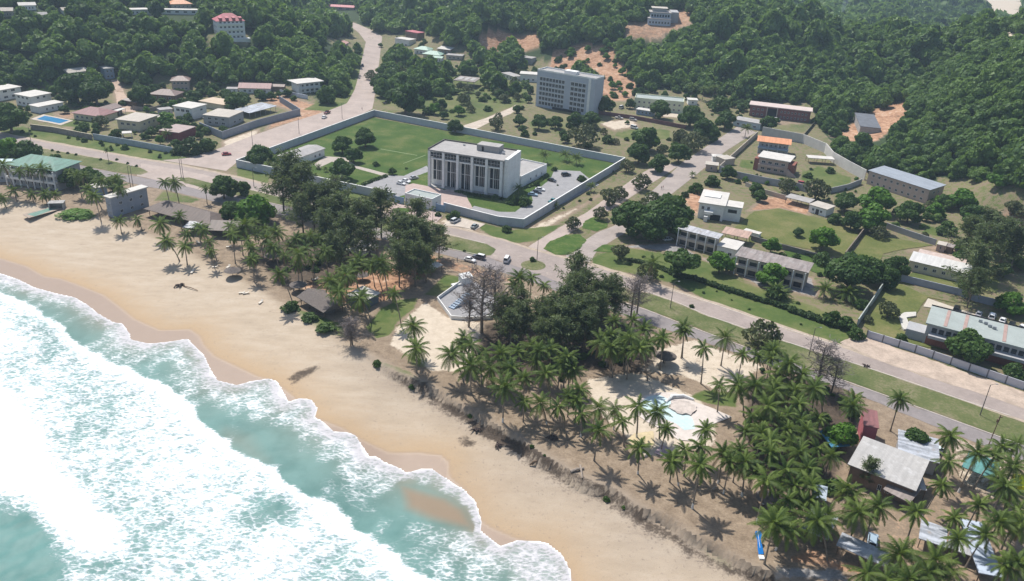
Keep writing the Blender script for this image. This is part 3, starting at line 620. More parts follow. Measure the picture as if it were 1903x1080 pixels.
# embassy compound
CMP = [(441,311),(695,216),(1160,306),(972,423),(925,418),(740,370)]
sheet('compound_lawn', [(450,309),(695,219),(1152,306),(968,416),(925,411),(742,366)], LAWN, 0)
sheet('compound_paving', [kg(1310,460),kg(1500,470),kg(1560,520),kg(1640,570),kg(1330,730),kg(1150,800),kg(1050,835),kg(900,820),kg(690,745),kg(720,725),kg(900,770),kg(1020,770),kg(1090,715),kg(1150,690),kg(1140,640),kg(1280,530)], PAVE, .15)
sheet('compound_paving', [kf(930,580),kf(1110,500),kf(1230,505),kf(1400,430),kf(1420,470),kf(1300,515),kf(1260,570),kf(1260,640),kf(1180,660)], PAVE, .15)
sheet('compound_paving', [kf(1240,575),kf(1300,560),kf(1500,600),kf(1690,650),kf(1740,745),kf(1540,735),kf(1240,680)], PINKP, .15)
sheet('compound_paving', [kf(570,420),kf(650,360),kf(800,370),kf(880,430),kf(1120,492),kf(1090,508),kf(860,445),kf(700,400),kf(600,450)], M('beige paving', (.38, .33, .29), .15, .6), .15)
sheet('pitch_line', [kf(1060,305),kf(1330,352),kf(1330,356),kf(1060,309)], M('white line paint', (.17, .22, .10), .3, 2), 0)
sheet('pitch_line', [kf(1225,412),kf(1390,350),kf(1392,354),kf(1229,415)], M('white line paint', (.17, .22, .10), .3, 2), 0)
sheet('forecourt', [kf(1110,790),kf(1150,700),kf(1230,720),kf(1440,760),kf(1520,800),kf(1470,850),kf(1420,830),kf(1300,810)], PINKP, .15)
sheet('forecourt_grass', None, TALL, .1, world=[at(*kf(1218,758))[:2]+np.array([4*math.cos(a), 2.6*math.sin(a)]) for a in np.linspace(0, 6.28, 24)[:-1]])
sheet('layby', [kf(1520,870),kf(1570,810),kf(1660,815),kf(1830,860),kf(1760,905),kf(1640,880)], M('pale concrete apron', (.46, .40, .34), .12, .5), .1)
sheet('villa_lawn', [kh(850,890),kh(1000,765),kh(1180,745),kh(1400,800),kh(1560,830),kh(1780,930),kh(1690,1070),ki(560,800),ki(330,730),ki(130,690),kh(960,990),kh(950,910)], DRY, .3)
sheet('villa_lawn', [ki(750,600),ki(900,640),ki(1240,700),ki(1000,730),ki(870,760),ki(830,830),ki(620,790)], DRY, .3)
sheet('villa_lawn', [ki(1080,900),ki(1480,980),ki(1430,1030),ki(1010,960),ki(1050,930)], DRY, .2)
sheet('villa_lawn', [km(870,130),km(1000,110),km(1180,200),km(1440,260),km(1190,210),km(1110,330),km(980,450),km(1150,520),km(1340,610),km(1000,540),km(800,480),km(720,420),km(790,300)], DRY, .2)
sheet('lawn', [ki(130,740),ki(330,760),ki(480,850),ki(460,940),ki(340,890),ki(170,790)], LAWN, .3)
# wedge-shaped court, drained pool, pool
sheet('court_floor', [kk(850,625),kk(1050,480),kk(1130,500),kk(1300,640),kk(1250,760),kk(1060,770),kk(950,760)], PAVE, .1)
# ---------------------------------------------------------------- buildings
WHITE = M('white render', (.74, .735, .72), .08, .4, .9, stain=(.5, .48, .46)); CREAM = M('cream render', (.58, .52, .38), .1, .5, .9, stain=(.42, .37, .28)); BEIGE = M('beige render', (.46, .40, .34), .12, .5, .9)
MAROON = M('maroon paint', (.20, .055, .06), .15, .6, .8); GREYW = M('grey render', (.36, .36, .37), .1, .5, .9, stain=(.25, .25, .26)); PINKW = M('pink render', (.47, .36, .31), .1, .5, .9, stain=(.34, .26, .22)); BLUEW = M('blue grey paint', (.27, .34, .44), .12, .6, .8)
BRICK = M('red brick', (.25, .10, .075), .2, 1.5, .9); PGREEN = M('pale green render', (.56, .60, .44), .08, .4, .9, stain=(.40, .43, .33)); BROWNW = M('brown wall', (.22, .15, .11), .2, .8, .9)
RF_GREY = M('grey flat roof', (.34, .325, .315), .14, .35, .9, stain=(.24, .225, .21)); RF_BEIGE = M('beige flat roof', (.44, .40, .35), .12, .3, .9, stain=(.34, .30, .26)); RF_WHITE = M('whitish flat roof', (.53, .505, .47), .1, .3, .85, stain=(.41, .38, .35))
RF_BROWN = roofing('brown tile roof', (.175, .115, .10), 3.); RF_RED = roofing('red sheet roof', (.42, .10, .12), 2.5); RF_MAROON = roofing('maroon roof', (.22, .09, .09), 3.); RF_ORANGE = roofing('orange roof', (.62, .27, .13), 2.2, 0, .18)
RF_TIN = roofing('tin roof', (.40, .40, .42), 2.6, 0, .3, stain=(.27, .24, .22), rough=.5); RF_RUST = roofing('rusty sheet roof', (.25, .21, .195), 2.4, 0, .3, stain=(.33, .31, .30)); RF_PALE = roofing('pale sheet roof', (.55, .54, .52), 2.2, 0, .12)
RF_GREEN = roofing('faded green roof', (.30, .44, .36), 2.2, 0, .15); RF_TURQ = roofing('turquoise sheet roof', (.09, .25, .24), 2.2, 0, .25); RF_FADE = M('faded green flat roof', (.31, .345, .33), .1, .25, .8, stain=(.38, .395, .385)); RF_SLATE = roofing('slate grey roof', (.27, .30, .34), 2.4, 1, .15)
RF_STRIPE = roofing('striped metal roof', (.36, .38, .42), 1.0, 1, .45, rough=.45, stain=(.30, .27, .25)); THATCH = M('grey thatch', (.14, .12, .11), .3, 2.2, .95, stain=(.21, .19, .18)); RF_HUT = roofing('brown thatch roof', (.105, .073, .06), 2.5, 0, .25)
_wm = {}
def wmesh(w_, h_, bars):
    k = (round(w_, 2), round(h_, 2), bars)
    if k not in _wm:
        m = MB(); t = min(.12, w_*.1); a, b_ = w_/2, h_/2
        m.box(-a+t, a-t, -.03, .02, -b_+t, b_-t, 1)
        m.box(-a, a, -.07, .02, b_-t, b_); m.box(-a, a, -.10, .02, -b_, -b_+t); m.box(-a, -a+t, -.07, .02, -b_+t, b_-t); m.box(a-t, a, -.07, .02, -b_+t, b_-t)
        for i in range(1, bars): x = -a+w_*i/bars; m.box(x-t*.4, x+t*.4, -.06, -.031, -b_+t, b_-t)
        _wm[k] = m.mesh('window', [FRAME, GLASS])
    return _wm[k]
def windows(root, W, D, spec):
    """spec: face, columns, [(z0, z1) ...], from, to along the face in metres, fill, bars"""
    face, n, rows, a, b, fill, bars = (list(spec)+[2])[:7] if len(spec) < 7 else spec
    for z0, z1 in rows:
        for i in range(n):
            s = a+(b-a)*(i+.5)/n; wd = (b-a)/n*fill
            o = put('window', wmesh(wd, z1-z0, bars), root)
            if face == 'F': o.location = (s, -.022, (z0+z1)/2)
            elif face == 'R': o.location = (W+.022, s, (z0+z1)/2); o.rotation_euler = (0, 0, math.pi/2)
            elif face == 'L': o.location = (-.022, s, (z0+z1)/2); o.rotation_euler = (0, 0, -math.pi/2)
def frame_at(fl, fr):
    a, b = at(*fl), at(*fr); e = b[:2]-a[:2]; W = float(np.linalg.norm(e)); return a, b, e/W, W, math.atan2(e[1], e[0])
def depth_from(a, u, h, back):
    if not hasattr(back, '__len__'): return back
    p = onz(*back, a[2]+h)[:2]-a[:2]; return float(max(3., -u[1]*p[0]+u[0]*p[1]))
def roof_mesh(kind, W, D, h, o, rise, th=.18):
    m = MB(); x0, x1, y0, y1 = -o, W+o, -o, D+o
    if kind == 'flat': m.box(x0, x1, y0, y1, h+.003, h+rise)
    elif kind == 'mono': m.prism([(x0,y0),(x1,y0),(x1,y1),(x0,y1)], [h+.01,h+.01,h+rise,h+rise], [h+th,h+th,h+rise+th,h+rise+th])
    elif kind in ('gable', 'hip'):
        c = D/2; ix = 0 if kind == 'gable' else min(W*.45, D*.55); zb = h+.01; zt = h+rise
        r0, r1 = (x0+ix, c, zt), (x1-ix, c, zt); A, B_, C_, E = (x0,y0,zb), (x1,y0,zb), (x1,y1,zb), (x0,y1,zb)
        up = lambda p: (p[0], p[1], p[2]+th)
        m.quad(up(A), up(B_), up(r1), up(r0)); m.quad(up(C_), up(E), up(r0), up(r1)); m.quad(up(B_), up(C_), up(r1)); m.quad(up(E), up(A), up(r0))
        for p, q in ((A,B_),(B_,C_),(C_,E),(E,A)): m.quad(p, q, up(q), up(p))
        m.quad(A, E, C_, B_)
    return m
def house(name, label, fl, fr, back, h, wall, roof, wins=(), cat='house', door=None, group=None, canopy=False, extra=None):
    a, b, u, W, rz = frame_at(fl, fr); D = depth_from(a, u, h, back)
    z = min(a[2], b[2]); a[2] = z-.02
    root = tag(empty(name, a, rz), label, cat, group)
    rk, rm, o, rise = roof
    if canopy:
        k = max(2, int(W/4)+1)
        for i in range(k):
            for y in (.15, D-.15):
                m = MB(); x = .1+(W-.2)*i/(k-1); zz = h+(rise*(y/D) if rk == 'mono' else 0); m.box(x-.08, x+.08, y-.08, y+.08, -.3, zz); m.build('post', wall, root)
    else:
        m = MB(); dz = -2.5 if abs(a[2]) > .5 or b[2] > .5 else -.3
        if rk == 'mono': m.prism([(0,0),(W,0),(W,D),(0,D)], dz, [h,h,h+rise*.98,h+rise*.98])
        else: m.box(0, W, 0, D, dz, h)
        if rk == 'gable':
            for x in (.02, W-.25): m.prism([(x,.05),(x+.23,.05),(x+.23,D-.05),(x,D-.05)], h, h+.01); k = len(m.v); m.v += [(x,.1,h),(x,D-.1,h),(x,D/2,h+rise*.95),(x+.23,.1,h),(x+.23,D-.1,h),(x+.23,D/2,h+rise*.95)]; m.f += [(k,k+2,k+1),(k+3,k+4,k+5)]; m.m += [0,0]
        m.build('wall', wall, root)
    if rk == 'parapet':
        m = MB(); t = .3
        m.box(0, W, 0, t, h+.003, h+rise); m.box(0, W, D-t, D, h+.003, h+rise); m.box(0, t, t, D-t, h+.003, h+rise); m.box(W-t, W, t, D-t, h+.003, h+rise); m.build('parapet', wall, root)
        m = MB(); m.box(t+.01, W-t-.01, t+.01, D-t-.01, h+.004, h+.12); m.build('roof', rm, root)
    else: roof_mesh(rk, W, D, h, o, rise).build('roof', rm, root)
    for s in wins:
        s = list(s); L = W if s[0] == 'F' else D
        s[3] = s[3]*L; s[4] = s[4]*L; windows(root, W, D, s)
    for d in (door or []):
        face, fx, wd, hd = d; m = MB(); m.box(-wd/2, wd/2, -.05, .03, 0, hd); oo = m.build('door', M('dark door', (.06, .05, .05), .2), root)
        oo.location = (fx*W, -.01, .02) if face == 'F' else (W+.01, fx*D, .02)
        if face == 'R': oo.rotation_euler = (0, 0, math.pi/2)
    if extra: extra(root, W, D, h)
    return root
F1 = [(1.0, 2.2)]; F2 = [(1.0, 2.2), (4.1, 5.3)]; F3 = F2+[(7.2, 8.4)]; F4 = F3+[(10.2, 11.3)]
def bx(root, name, mat, *b):
    m = MB(); m.box(*b); return m.build(name, mat, root)

# -- the colonnaded embassy
def embassy():
    a, b, u, W, rz = frame_at((795,346), (940,370)); h = 15.6; D = depth_from(a, u, h, (971,284))
    r = tag(empty('office_building', a, rz), 'large white flat-roofed building with tall columns inside the walled lawn', 'building')
    bx(r, 'wall', WHITE, .1, W-1.6, 3.2, D, -.3, h-.02)
    bx(r, 'side_wall', WHITE, W-1.55, W, .9, D+.003, -.3, h+.9)
    m = MB(); m.box(0, W-1.56, .0, D+.004, h, h+.55); m.build('roof', RF_GREY, r)
    m = MB(); m.box(-.01, .35, 0, D, h+.553, h+1.1); m.box(.352, W-1.56, D-.35, D, h+.553, h+1.1); m.build('parapet', M('dark stained parapet', (.12, .11, .10), .3, .6), r)
    n = 6
    for i in range(n):
        x = .5+(W-3.2)*i/(n-1); bx(r, 'column', WHITE, x-.55, x+.55, .05, 1.3, -.2, h-.03)
    for i in range(n-1):
        x0 = .5+(W-3.2)*i/(n-1)+.62; x1 = .5+(W-3.2)*(i+1)/(n-1)-.62
        zb = 2.6 if i not in (1, 2) else .3
        m = MB(); m.box(x0+.1, x1-.1, 3.05, 3.19, zb, 11.6, 1); m.box(x0+(x1-x0)*.28, x0+(x1-x0)*.36, 2.9, 3.04, zb, 11.6)
        for q in (.5, .68, .84): m.box(x0+(x1-x0)*q-.06, x0+(x1-x0)*q+.06, 2.98, 3.04, zb, 11.6)
        m.box(x0+.1, x1-.1, 2.99, 3.045, 6.6, 6.8); m.build('window', [WHITE, GLASS], r)
        m = MB(); m.box(x0+.05, x1-.05, .5, .62, 13.1, 15.0, 1); m.box(x0+.05, x1-.05, .42, .49, 14., 14.12)
        for q in (.25, .5, .75): m.box(x0+(x1-x0)*q-.06, x0+(x1-x0)*q+.06, .42, .485, 13.1, 14.99)
        m.build('clerestory', [FRAME, GLASS], r)
        bx(r, 'balcony', WHITE, x0+.02, x1-.02, .4, 3.18, 12.1, 12.7)
    bx(r, 'plinth', CONC, .3, W-2, -.4, 3.19, -.2, .28)
    bx(r, 'steps', PINKP, W*.25, W*.5, -3.2, -.41, -.2, .22)
    ph = bx(r, 'penthouse', RF_GREY, W*.52, W*.80, D*.52, D*.86, h+.553, h+3.2); bx(ph, 'door', DARK, W*.585, W*.61, D*.515, D*.519, h+.6, h+2.6)
    for x, y, s in ((.84, .5, .9), (.56, .93, .8), (.66, .93, .8), (.3, .75, .6)): bx(r, 'roof_unit', METAL, W*x, W*x+s*1.3, D*y, D*y+s, h+.554, h+.56+s)
embassy()
house('annex', 'low white annex with grey roof behind the right end of the columned building', kg(1062,592), kg(1250,497), 13, 4.6, WHITE, ('parapet', RF_GREY, 0, .7), [('F', 3, [(1.5, 2.6)], .25, .9, .2)], 'building')
def gh(root, W, D, h):
    bx(root, 'canopy', WHITE, W*.32, W*.62, -1.4, -.06, h-1.1, h-.75)
    m = MB(); m.box(W*.36, W*.48, -.06, .05, 0, 2.6); m.box(W*.51, W*.58, -.06, .05, 0, 2.6); m.build('door', DARK, root)
house('gatehouse', 'small white gatehouse with pale green flat roof set into the compound wall', kf(1240,712), kf(1440,757), kf(1515,650), 4.2, WHITE, ('parapet', RF_FADE, 0, .55), [('F', 1, [(1.2, 2.8)], .03, .1, .4, 1), ('F', 1, [(1.2, 2.8)], .18, .25, .4, 1), ('F', 1, [(1.2, 2.8)], .68, .74, .4, 1), ('F', 1, [(1.2, 2.8)], .86, .92, .4, 1), ('R', 1, [(1.2, 2.6)], .3, .6, .5)], 'gatehouse', extra=gh)
house('pavilion', 'long white single-storey pavilion with grey roof in the compound corner', kf(432,440), kf(648,358), kf(330,348), 3.6, WHITE, ('gable', RF_GREY, .5, .9), [('R', 1, [(1.2, 2.2)], .6, .85, .6), ('F', 2, F1, .6, .9, .4)], 'pavilion', door=[('R', .25, 1.2, 2.3)])
def tower():
    a, b, u, W, rz = frame_at((995,197), (1101,217)); h = height_to(a, 131); D = 11.
    r = tag(empty('apartment_tower', a, rz), 'tall pale grey slab block with rows of windows standing below the wooded hill', 'tower block')
    bx(r, 'wall', M('pale blue grey render', (.43, .46, .52), .06, .3, .85), 0, W, 0, D, -1, h)
    m = MB(); m.box(0, W, 0, .3, h+.002, h+.9); m.box(0, W, D-.3, D, h+.002, h+.9); m.box(0, .3, .3, D-.3, h+.002, h+.9); m.box(W-.3, W, .3, D-.3, h+.002, h+.9); m.build('parapet', WHITE, r)
    bx(r, 'roof', RF_GREY, .31, W-.31, .31, D-.31, h+.003, h+.15); bx(r, 'roof_house', WHITE, W*.42, W*.62, D*.3, D*.7, h+.153, h+2)
    rows = [(h*(.07+.135*i), h*(.07+.135*i)+2.05) for i in range(6)]
    windows(r, W, D, ['F', 8, rows, W*.05, W*.49, .84, 2]); windows(r, W, D, ['F', 4, rows, W*.59, W*.85, .84, 2])
    m = MB()
    for z0, z1 in rows: m.box(W*.03, W*.5, -.3, -.02, z1+.2, z1+.36); m.box(W*.58, W*.86, -.3, -.02, z1+.2, z1+.36)
    m.build('sun_shade', WHITE, r); bx(r, 'pier', WHITE, W*.89, W*.93, -.3, -.004, -.5, h-.02)
    bx(r, 'entrance', DARK, W*.3, W*.8, -.05, .02, 0, 1.6)
tower()
def rows_of(n, h0=1.0, st=3., hh=1.2): return [(h0+st*i, h0+st*i+hh) for i in range(n)]
H = house
# left residential quarter
H('house', 'white two-level house with pale roof cut by the left frame edge', (-34,192), ka(165,715), 10, 5.6, WHITE, ('flat', RF_WHITE, .6, .3), [('F', 4, F2, .1, .9, .5)])
H('house', 'white flat-roofed two-storey house above the swimming pool', ka(240,795), ka(388,765), ka(108,695), 5.6, WHITE, ('flat', RF_WHITE, .5, .35), [('L', 3, F2, .1, .9, .5), ('F', 2, F2, .2, .8, .4)])
H('annex', 'low white annex with flat roof right beside the pool house', ka(292,838), ka(472,802), 7, 3.4, WHITE, ('flat', RF_WHITE, .5, .3), [('F', 3, F1, .2, .9, .3)])
H('house', 'cream villa with big brown hipped roof right of the pool', ka(548,878), ka(745,905), 12, 3.2, CREAM, ('hip', RF_MAROON, .8, 2.6), [('F', 5, F1, .05, .95, .5)])
H('house_wing', 'brown-roofed low wing attached right of the cream hipped villa', ka(765,868), ka(902,830), 8, 3, BROWNW, ('gable', RF_BROWN, .5, 1.5), [('F', 2, F1, .2, .8, .4)])
H('canopy', 'small white carport canopy in front of the brown-roofed wing', ka(800,880), ka(930,838), 5, 2.6, WHITE, ('flat', RF_WHITE, .1, .2), canopy=True, cat='canopy')
H('house', 'cream villa with broad beige flat roof behind leafy shrubs', ka(1032,968), ka(1168,918), ka(920,862), 4.6, CREAM, ('flat', RF_BEIGE, .7, .4), [('L', 3, [(2.4, 3.6)], .1, .9, .6), ('F', 3, [(2.2, 3.4)], .15, .9, .4)])
H('house', 'tall white house with flat white roof in the middle of the villas', ka(1420,884), ka(1527,852), ka(1280,782), 5.8, WHITE, ('flat', RF_WHITE, .5, .4), [('L', 3, [(3.6, 5)], .1, .9, .7), ('F', 1, [(3.6, 4.6)], .5, .8, .5)])
H('house', 'grey house with brownish flat roof behind the high grey wall', ka(1692,938), ka(1797,890), ka(1540,832), 4.9, GREYW, ('flat', RF_BEIGE, .35, .35), [('L', 3, [(1, 2.2), (3.1, 4.2)], .1, .9, .5), ('F', 2, [(1, 2.2)], .2, .9, .4)])
H('canopy', 'flat pale carport canopy left of the grey walled house', ka(1500,905), ka(1590,925), 6, 2.6, METAL, ('flat', RF_GREY, .2, .2), canopy=True, cat='canopy')
H('house', 'low house with broad sand-coloured roof behind the grey house', ka(1652,818), ka(1748,792), ka(1465,747), 3.2, CREAM, ('flat', M('sand coloured roof', (.50, .40, .30), .1, .4), .6, .3), [('F', 2, F1, .2, .8, .4)])
H('house', 'low white house with dark red gable roof at the foot of the left hill', ka(1765,688), kb(88,690), 9, 3.1, WHITE, ('gable', RF_MAROON, .7, 2.2), [('F', 5, F1, .1, .9, .5)])
def cols(root, W, D, h):
    for i in range(5): bx(root, 'column', WHITE, W*(.08+.2*i)-.15, W*(.08+.2*i)+.15, -1.6, -1.3, -.3, h-.05)
    bx(root, 'balcony', WHITE, 0, W, -1.7, -.01, 2.9, 3.2)
H('house', 'white two-storey house with columned balcony beside the valley road', kb(300,692), kb(458,672), 9, 6.2, WHITE, ('flat', RF_WHITE, 1.9, .4), [('F', 4, F2, .05, .95, .6), ('R', 2, F2, .2, .8, .4)], extra=cols)
H('shed', 'unfinished open shed with striped grey roof slabs on the dirt lot', kb(-60,875), kb(132,822), 10, 3, CONC, ('mono', RF_STRIPE, .4, .5), canopy=True, cat='shed')
H('outbuilding', 'maroon-walled outbuilding with grey roof behind the corner hedge', ka(1326,1042), ka(1446,995), ka(1258,932), 4, MAROON, ('flat', M('pinkish grey roof', (.36, .29, .27), .12, .5), .2, .3), cat='outbuilding')
H('house', 'long low house under a sagging brown roof beyond the round tree', ka(1112,735), ka(1290,748), 10, 3.2, BROWNW, ('hip', RF_BROWN, .8, 2.2), [('F', 4, F1, .1, .9, .5)])
H('house', 'two-storey house with grey-brown hipped roof against the hill trees', ka(1272,672), ka(1396,668), 9, 6, PINKW, ('hip', RF_BROWN, .9, 2.), [('F', 4, F2, .05, .95, .6)])
H('house', 'blue-grey house half hidden by trees at the end of the dirt track', ka(780,585), ka(848,575), 8, 6, BLUEW, ('flat', RF_GREY, .3, .4), [('F', 2, F2, .1, .9, .5)])
H('house', 'beige-roofed house almost swallowed by trees left of the dirt track', ka(512,570), ka(655,566), 8, 3.4, BEIGE, ('gable', RF_BEIGE, .6, 1.6), [('F', 3, F1, .1, .9, .4)])
H('canopy', 'tiny white garden canopy behind the street wall', ka(905,1022), ka(975,1018), 4, 2.4, WHITE, ('flat', RF_WHITE, .1, .2), canopy=True, cat='canopy')
def hot(root, W, D, h):
    for z in (3, 6.1, 9.2): bx(root, 'balcony', WHITE, .3, W-.3, -1.3, -.01, z, z+.9)
    bx(root, 'terrace', WHITE, W*.15, W+2, -4, -.02, -2, 1.)
    for i in range(4): m = MB(); x = W*(.14+.24*i); m.prism([(x-1,-.3),(x+1,-.3),(x+1,3),(x-1,3)], h+.6, [h+2.2,h+2.2,h+2.6,h+2.6]); m.build('dormer', RF_RED, root)
H('hotel', 'four-storey white hotel with pinkish red mansard roof on the left ridge', ka(1612,292), ka(1812,288), 12, 11.4, WHITE, ('hip', RF_RED, .6, 4.2), [('F', 6, F4[:4], .05, .95, .55), ('L', 3, F4[:4], .1, .9, .4)], 'hotel', extra=hot)
for lab, fl, fr, d, h, rf in [('small ridge house with white gable roof at the far upper left', ka(150,76), ka(268,76), 8, 3, ('gable', RF_WHITE, .6, 1.4)), ('beige ridge house at the left frame edge among dark trees', ka(2,125), ka(98,125), 8, 3.4, ('gable', RF_BEIGE, .6, 1.6)),
    ('white-roofed ridge house right of the tallest dark trees', ka(948,108), ka(1112,108), 8, 3.2, ('flat', RF_WHITE, .6, .4)), ('ridge house with bright orange hipped roof left of the hotel', ka(1262,64), ka(1412,64), 10, 3.2, ('hip', RF_ORANGE, .9, 2.6)),
    ('long low white ridge building below the orange roof', ka(1185,104), ka(1488,108), 6, 2.8, ('flat', RF_WHITE, .4, .3)), ('grey ridge house below the white gable house', ka(270,152), ka(358,150), 7, 3.2, ('gable', RF_GREY, .5, 1.3)), ('pale ridge house glimpsed between trees left of the white-roofed house', ka(470,110), ka(568,110), 7, 3, ('gable', RF_BEIGE, .5, 1.4))]:
    H('house', lab, fl, fr, d, h, WHITE if 'white' in lab else BEIGE, rf, [('F', 4, F1, .1, .9, .45)])
H('outhouse', 'small grey outhouse left of the tall white villa house', ka(1185,852), ka(1275,842), 5, 2.8, GREYW, ('flat', RF_GREY, .2, .25), [('F', 2, F1, .1, .9, .4)], 'outhouse')
H('shed', 'low brown shed right of the dark red gable house', kb(100,668), kb(190,674), 5, 2.6, BROWNW, ('gable', RF_BROWN, .4, 1), cat='shed')
H('annex', 'low white annex left of the dark red gable house', ka(1672,690), ka(1752,688), 5, 2.7, WHITE, ('flat', RF_GREY, .3, .25), [('F', 2, F1, .1, .9, .4)], 'annex')
H('garage', 'beige garage right of the cream flat-roofed villa', ka(1178,915), ka(1262,892), 5, 2.7, BEIGE, ('flat', RF_BEIGE, .2, .25), cat='garage')
H('shed', 'long low rusty shed roof behind the carport of the brown wing', ka(905,770), ka(1010,792), 4, 2.5, WOODM, ('mono', RF_RUST, .3, .5), cat='shed')
# valley
for lab, fl, fr, d, h, wl, rf in [('long house with faded red roof where the valley road leaves the frame', kb(508,72), kb(705,74), 8, 3, PINKW, ('gable', RF_RED, .6, 1.6)), ('small house with pinkish roof left of the valley road', kb(560,350), kb(664,345), 7, 3, PINKW, ('gable', M('pinkish roof', (.42, .25, .22), .15, .6), .6, 1.4)),
    ('white flat-roofed house standing beside the upper valley road', kb(1008,335), kb(1112,338), 9, 5.5, WHITE, ('flat', RF_WHITE, .3, .4)), ('dark brown house with pale red roof behind the white valley house', kb(1085,300), kb(1172,303), 8, 7.5, BROWNW, ('flat', RF_RED, .3, .5)),
    ('green-roofed house farthest back of the green roof group', kb(1150,395), kb(1250,398), 9, 3.6, WHITE, ('hip', RF_GREEN, .7, 2)), ('broad green-roofed house at the centre of the green roof group', kb(1215,432), kb(1335,436), 9, 3.6, CREAM, ('hip', RF_GREEN, .8, 2.2)),
    ('small green-roofed outhouse nearest the road of the green roof group', kb(1285,455), kb(1352,458), 5, 3, WHITE, ('gable', RF_GREEN, .4, 1)), ('valley house with bright white sheet roof right of the green roofs', kb(1320,392), kb(1412,395), 8, 3.4, BROWNW, ('mono', RF_WHITE, .5, 1.)),
    ('grey concrete house right of the green roofs below the red cliff', kb(1385,438), kb(1500,442), 7, 3.2, BEIGE, ('flat', RF_GREY, .4, .3)), ('grey box house on the slope below the red cliff', kc(2,470), kc(108,478), 8, 5, GREYW, ('flat', RF_GREY, .2, .4)),
    ('white-roofed house just left of the tower block', kc(25,600), kc(150,608), 9, 5, WHITE, ('flat', RF_WHITE, .5, .4)), ('low white house behind trees left of the tower block', kb(1790,570), kb(1880,600), 7, 3, WHITE, ('flat', RF_GREY, .3, .3))]:
    H('house', lab, fl, fr, d, h, wl, rf, [('F', 3, F1, .1, .9, .45)])
def ruin(root, W, D, h):
    for i in range(3): bx(root, 'beam', CONC, W*(.1+.3*i), W*(.1+.3*i)+W*.2, D*.2, D*.8, h+.36, h+.5)
H('ruin', 'derelict concrete frame with broken roof slab in the overgrown plot', kb(1440,640), kb(1590,655), 15, 4.2, CONC, ('flat', M('stained slab', (.26, .23, .21), .25, .3), .4, .35), canopy=True, cat='ruin', extra=ruin)
def mans(root, W, D, h):
    bx(root, 'upper_storey', M('blue grey white render', (.46, .50, .58), .08, .4), W*.1, W*1.0, 4, D*.9, h+.41, h+4.2); windows(root, W, D, ['F', 7, [(1.2, 2.8)], .5, W-.5, .6, 2])
    bx(root, 'roof_terrace', RF_GREY, W*.05, W*1.04, 3, D*.95, h+4.203, h+4.6); bx(root, 'top_storey', GREYW, W*.2, W*.8, 7, D*.85, h+4.603, h+7); bx(root, 'top_roof', RF_BEIGE, W*.14, W*.86, 6, D*.9, h+7.003, h+7.4)
    bx(root, 'side_wing', GREYW, W*1.002, W*1.35, D*.3, D*1.2, -3, h+5); m = MB()
    for i in range(7): m.box(W*(.14+.12*i), W*(.14+.12*i)+W*.08, 3.95, 3.99, h+1.2, h+2.9)
    m.build('window', GLASS, root)
H('mansion', 'stepped blue-white mansion on the bare hilltop clearing', kc(965,182), kc(1132,192), 20, 4.5, M('blue white render', (.48, .52, .6), .08, .4), ('flat', RF_GREY, .3, .4), [], 'mansion', extra=mans)
# centre back
H('office_block', 'long pale green low block with flat roof right of the tower', kc(862,802), kc(1222,836), 13, 6.4, PGREEN, ('parapet', RF_FADE, 0, .7), [('F', 9, rows_of(2), .05, .97, .4)], 'building')
H('hut', 'tiny white hut right of the pale green block', kc(1262,772), kc(1330,776), 6, 3, WHITE, ('flat', RF_WHITE, .4, .3), [('F', 1, F1, .3, .7, .5)], 'hut')
H('guard_house', 'small blue and white guard house in front of the pale green block', kc(880,842), kc(1000,860), 5, 2.9, BLUEW, ('flat', RF_WHITE, .4, .3), [('F', 4, F1, .05, .95, .5)], 'guard house')
def por(root, W, D, h):
    for x in (.28, .45): bx(root, 'column', BEIGE, W*x, W*x+.5, -1.2, -.5, -.3, h-.02)
    bx(root, 'porch', DARK, W*.3, W*.46, -.06, .01, 0, h-.8)
H('school_block', 'dark red two-storey block with pale roof edge below the forest', kd(-125,852), kd(318,905), 10, 6.6, M('dark red render', (.23, .10, .095), .12, .5), ('flat', M('pale pink roof edge', (.52, .43, .40), .08, .3), .8, .45), [('F', 8, [(1, 2.1), (3.9, 5.1)], .5, .96, .5), ('F', 3, [(1, 2.1), (3.9, 5.1)], .03, .25, .5)], 'building', extra=por)
H('house', 'blue-grey low house with grey roof behind the oil palm', kc(1590,925), kc(1790,962), 9, 3.6, M('pale blue render', (.40, .48, .52), .1, .5), ('flat', RF_GREY, .4, .35), [('F', 4, F1, .1, .9, .5)])
H('foundation', 'dark grey roofless concrete block on the orange earth clearing', kd(685,990), kd(842,975), kd(750,842), 4.5, CONC, ('flat', M('dark grey slab', (.13, .14, .16), .2, .3), .15, .25), cat='foundation')
def bal(root, W, D, h):
    bx(root, 'balcony', BLUEW, -.3, W+.3, -1.4, -.02, 3., 3.9)
    for x in (0, .33, .66, 1): bx(root, 'post', WHITE, W*x-.1, W*x+.1, -1.35, -1.15, -.2, h)
H('house', 'grey house with bright orange tiled roof and blue balcony', kh(1020,335), kh(1235,362), 10, 6.4, GREYW, ('gable', RF_ORANGE, 1.2, 1.3), [('F', 6, F2, .05, .95, .5)], extra=bal)
def bal2(root, W, D, h):
    bx(root, 'balcony', PINKW, -.02, W*.85, -1.1, -.02, 2.7, 3.7); bx(root, 'brick_wing', BRICK, -2.2, -.01, 0, D*.8, -.2, h-.8); bx(root, 'side_wing', BRICK, W+.01, W+3, 0, D*.7, -.2, h-1.2)
    for i in range(10): bx(root, 'step', PINKW, W*1.02+.45*i, W*1.02+.45*i+.45, -1.6, -.3, -.2, 3.2-.33*i)
H('house', 'pinkish two-storey house with broad white roof and blue windows behind grey wall', kh(1020,462), kh(1232,500), 11, 6.6, PINKW, ('flat', RF_WHITE, .9, .4), [('F', 4, F2, .05, .95, .6)], extra=bal2)
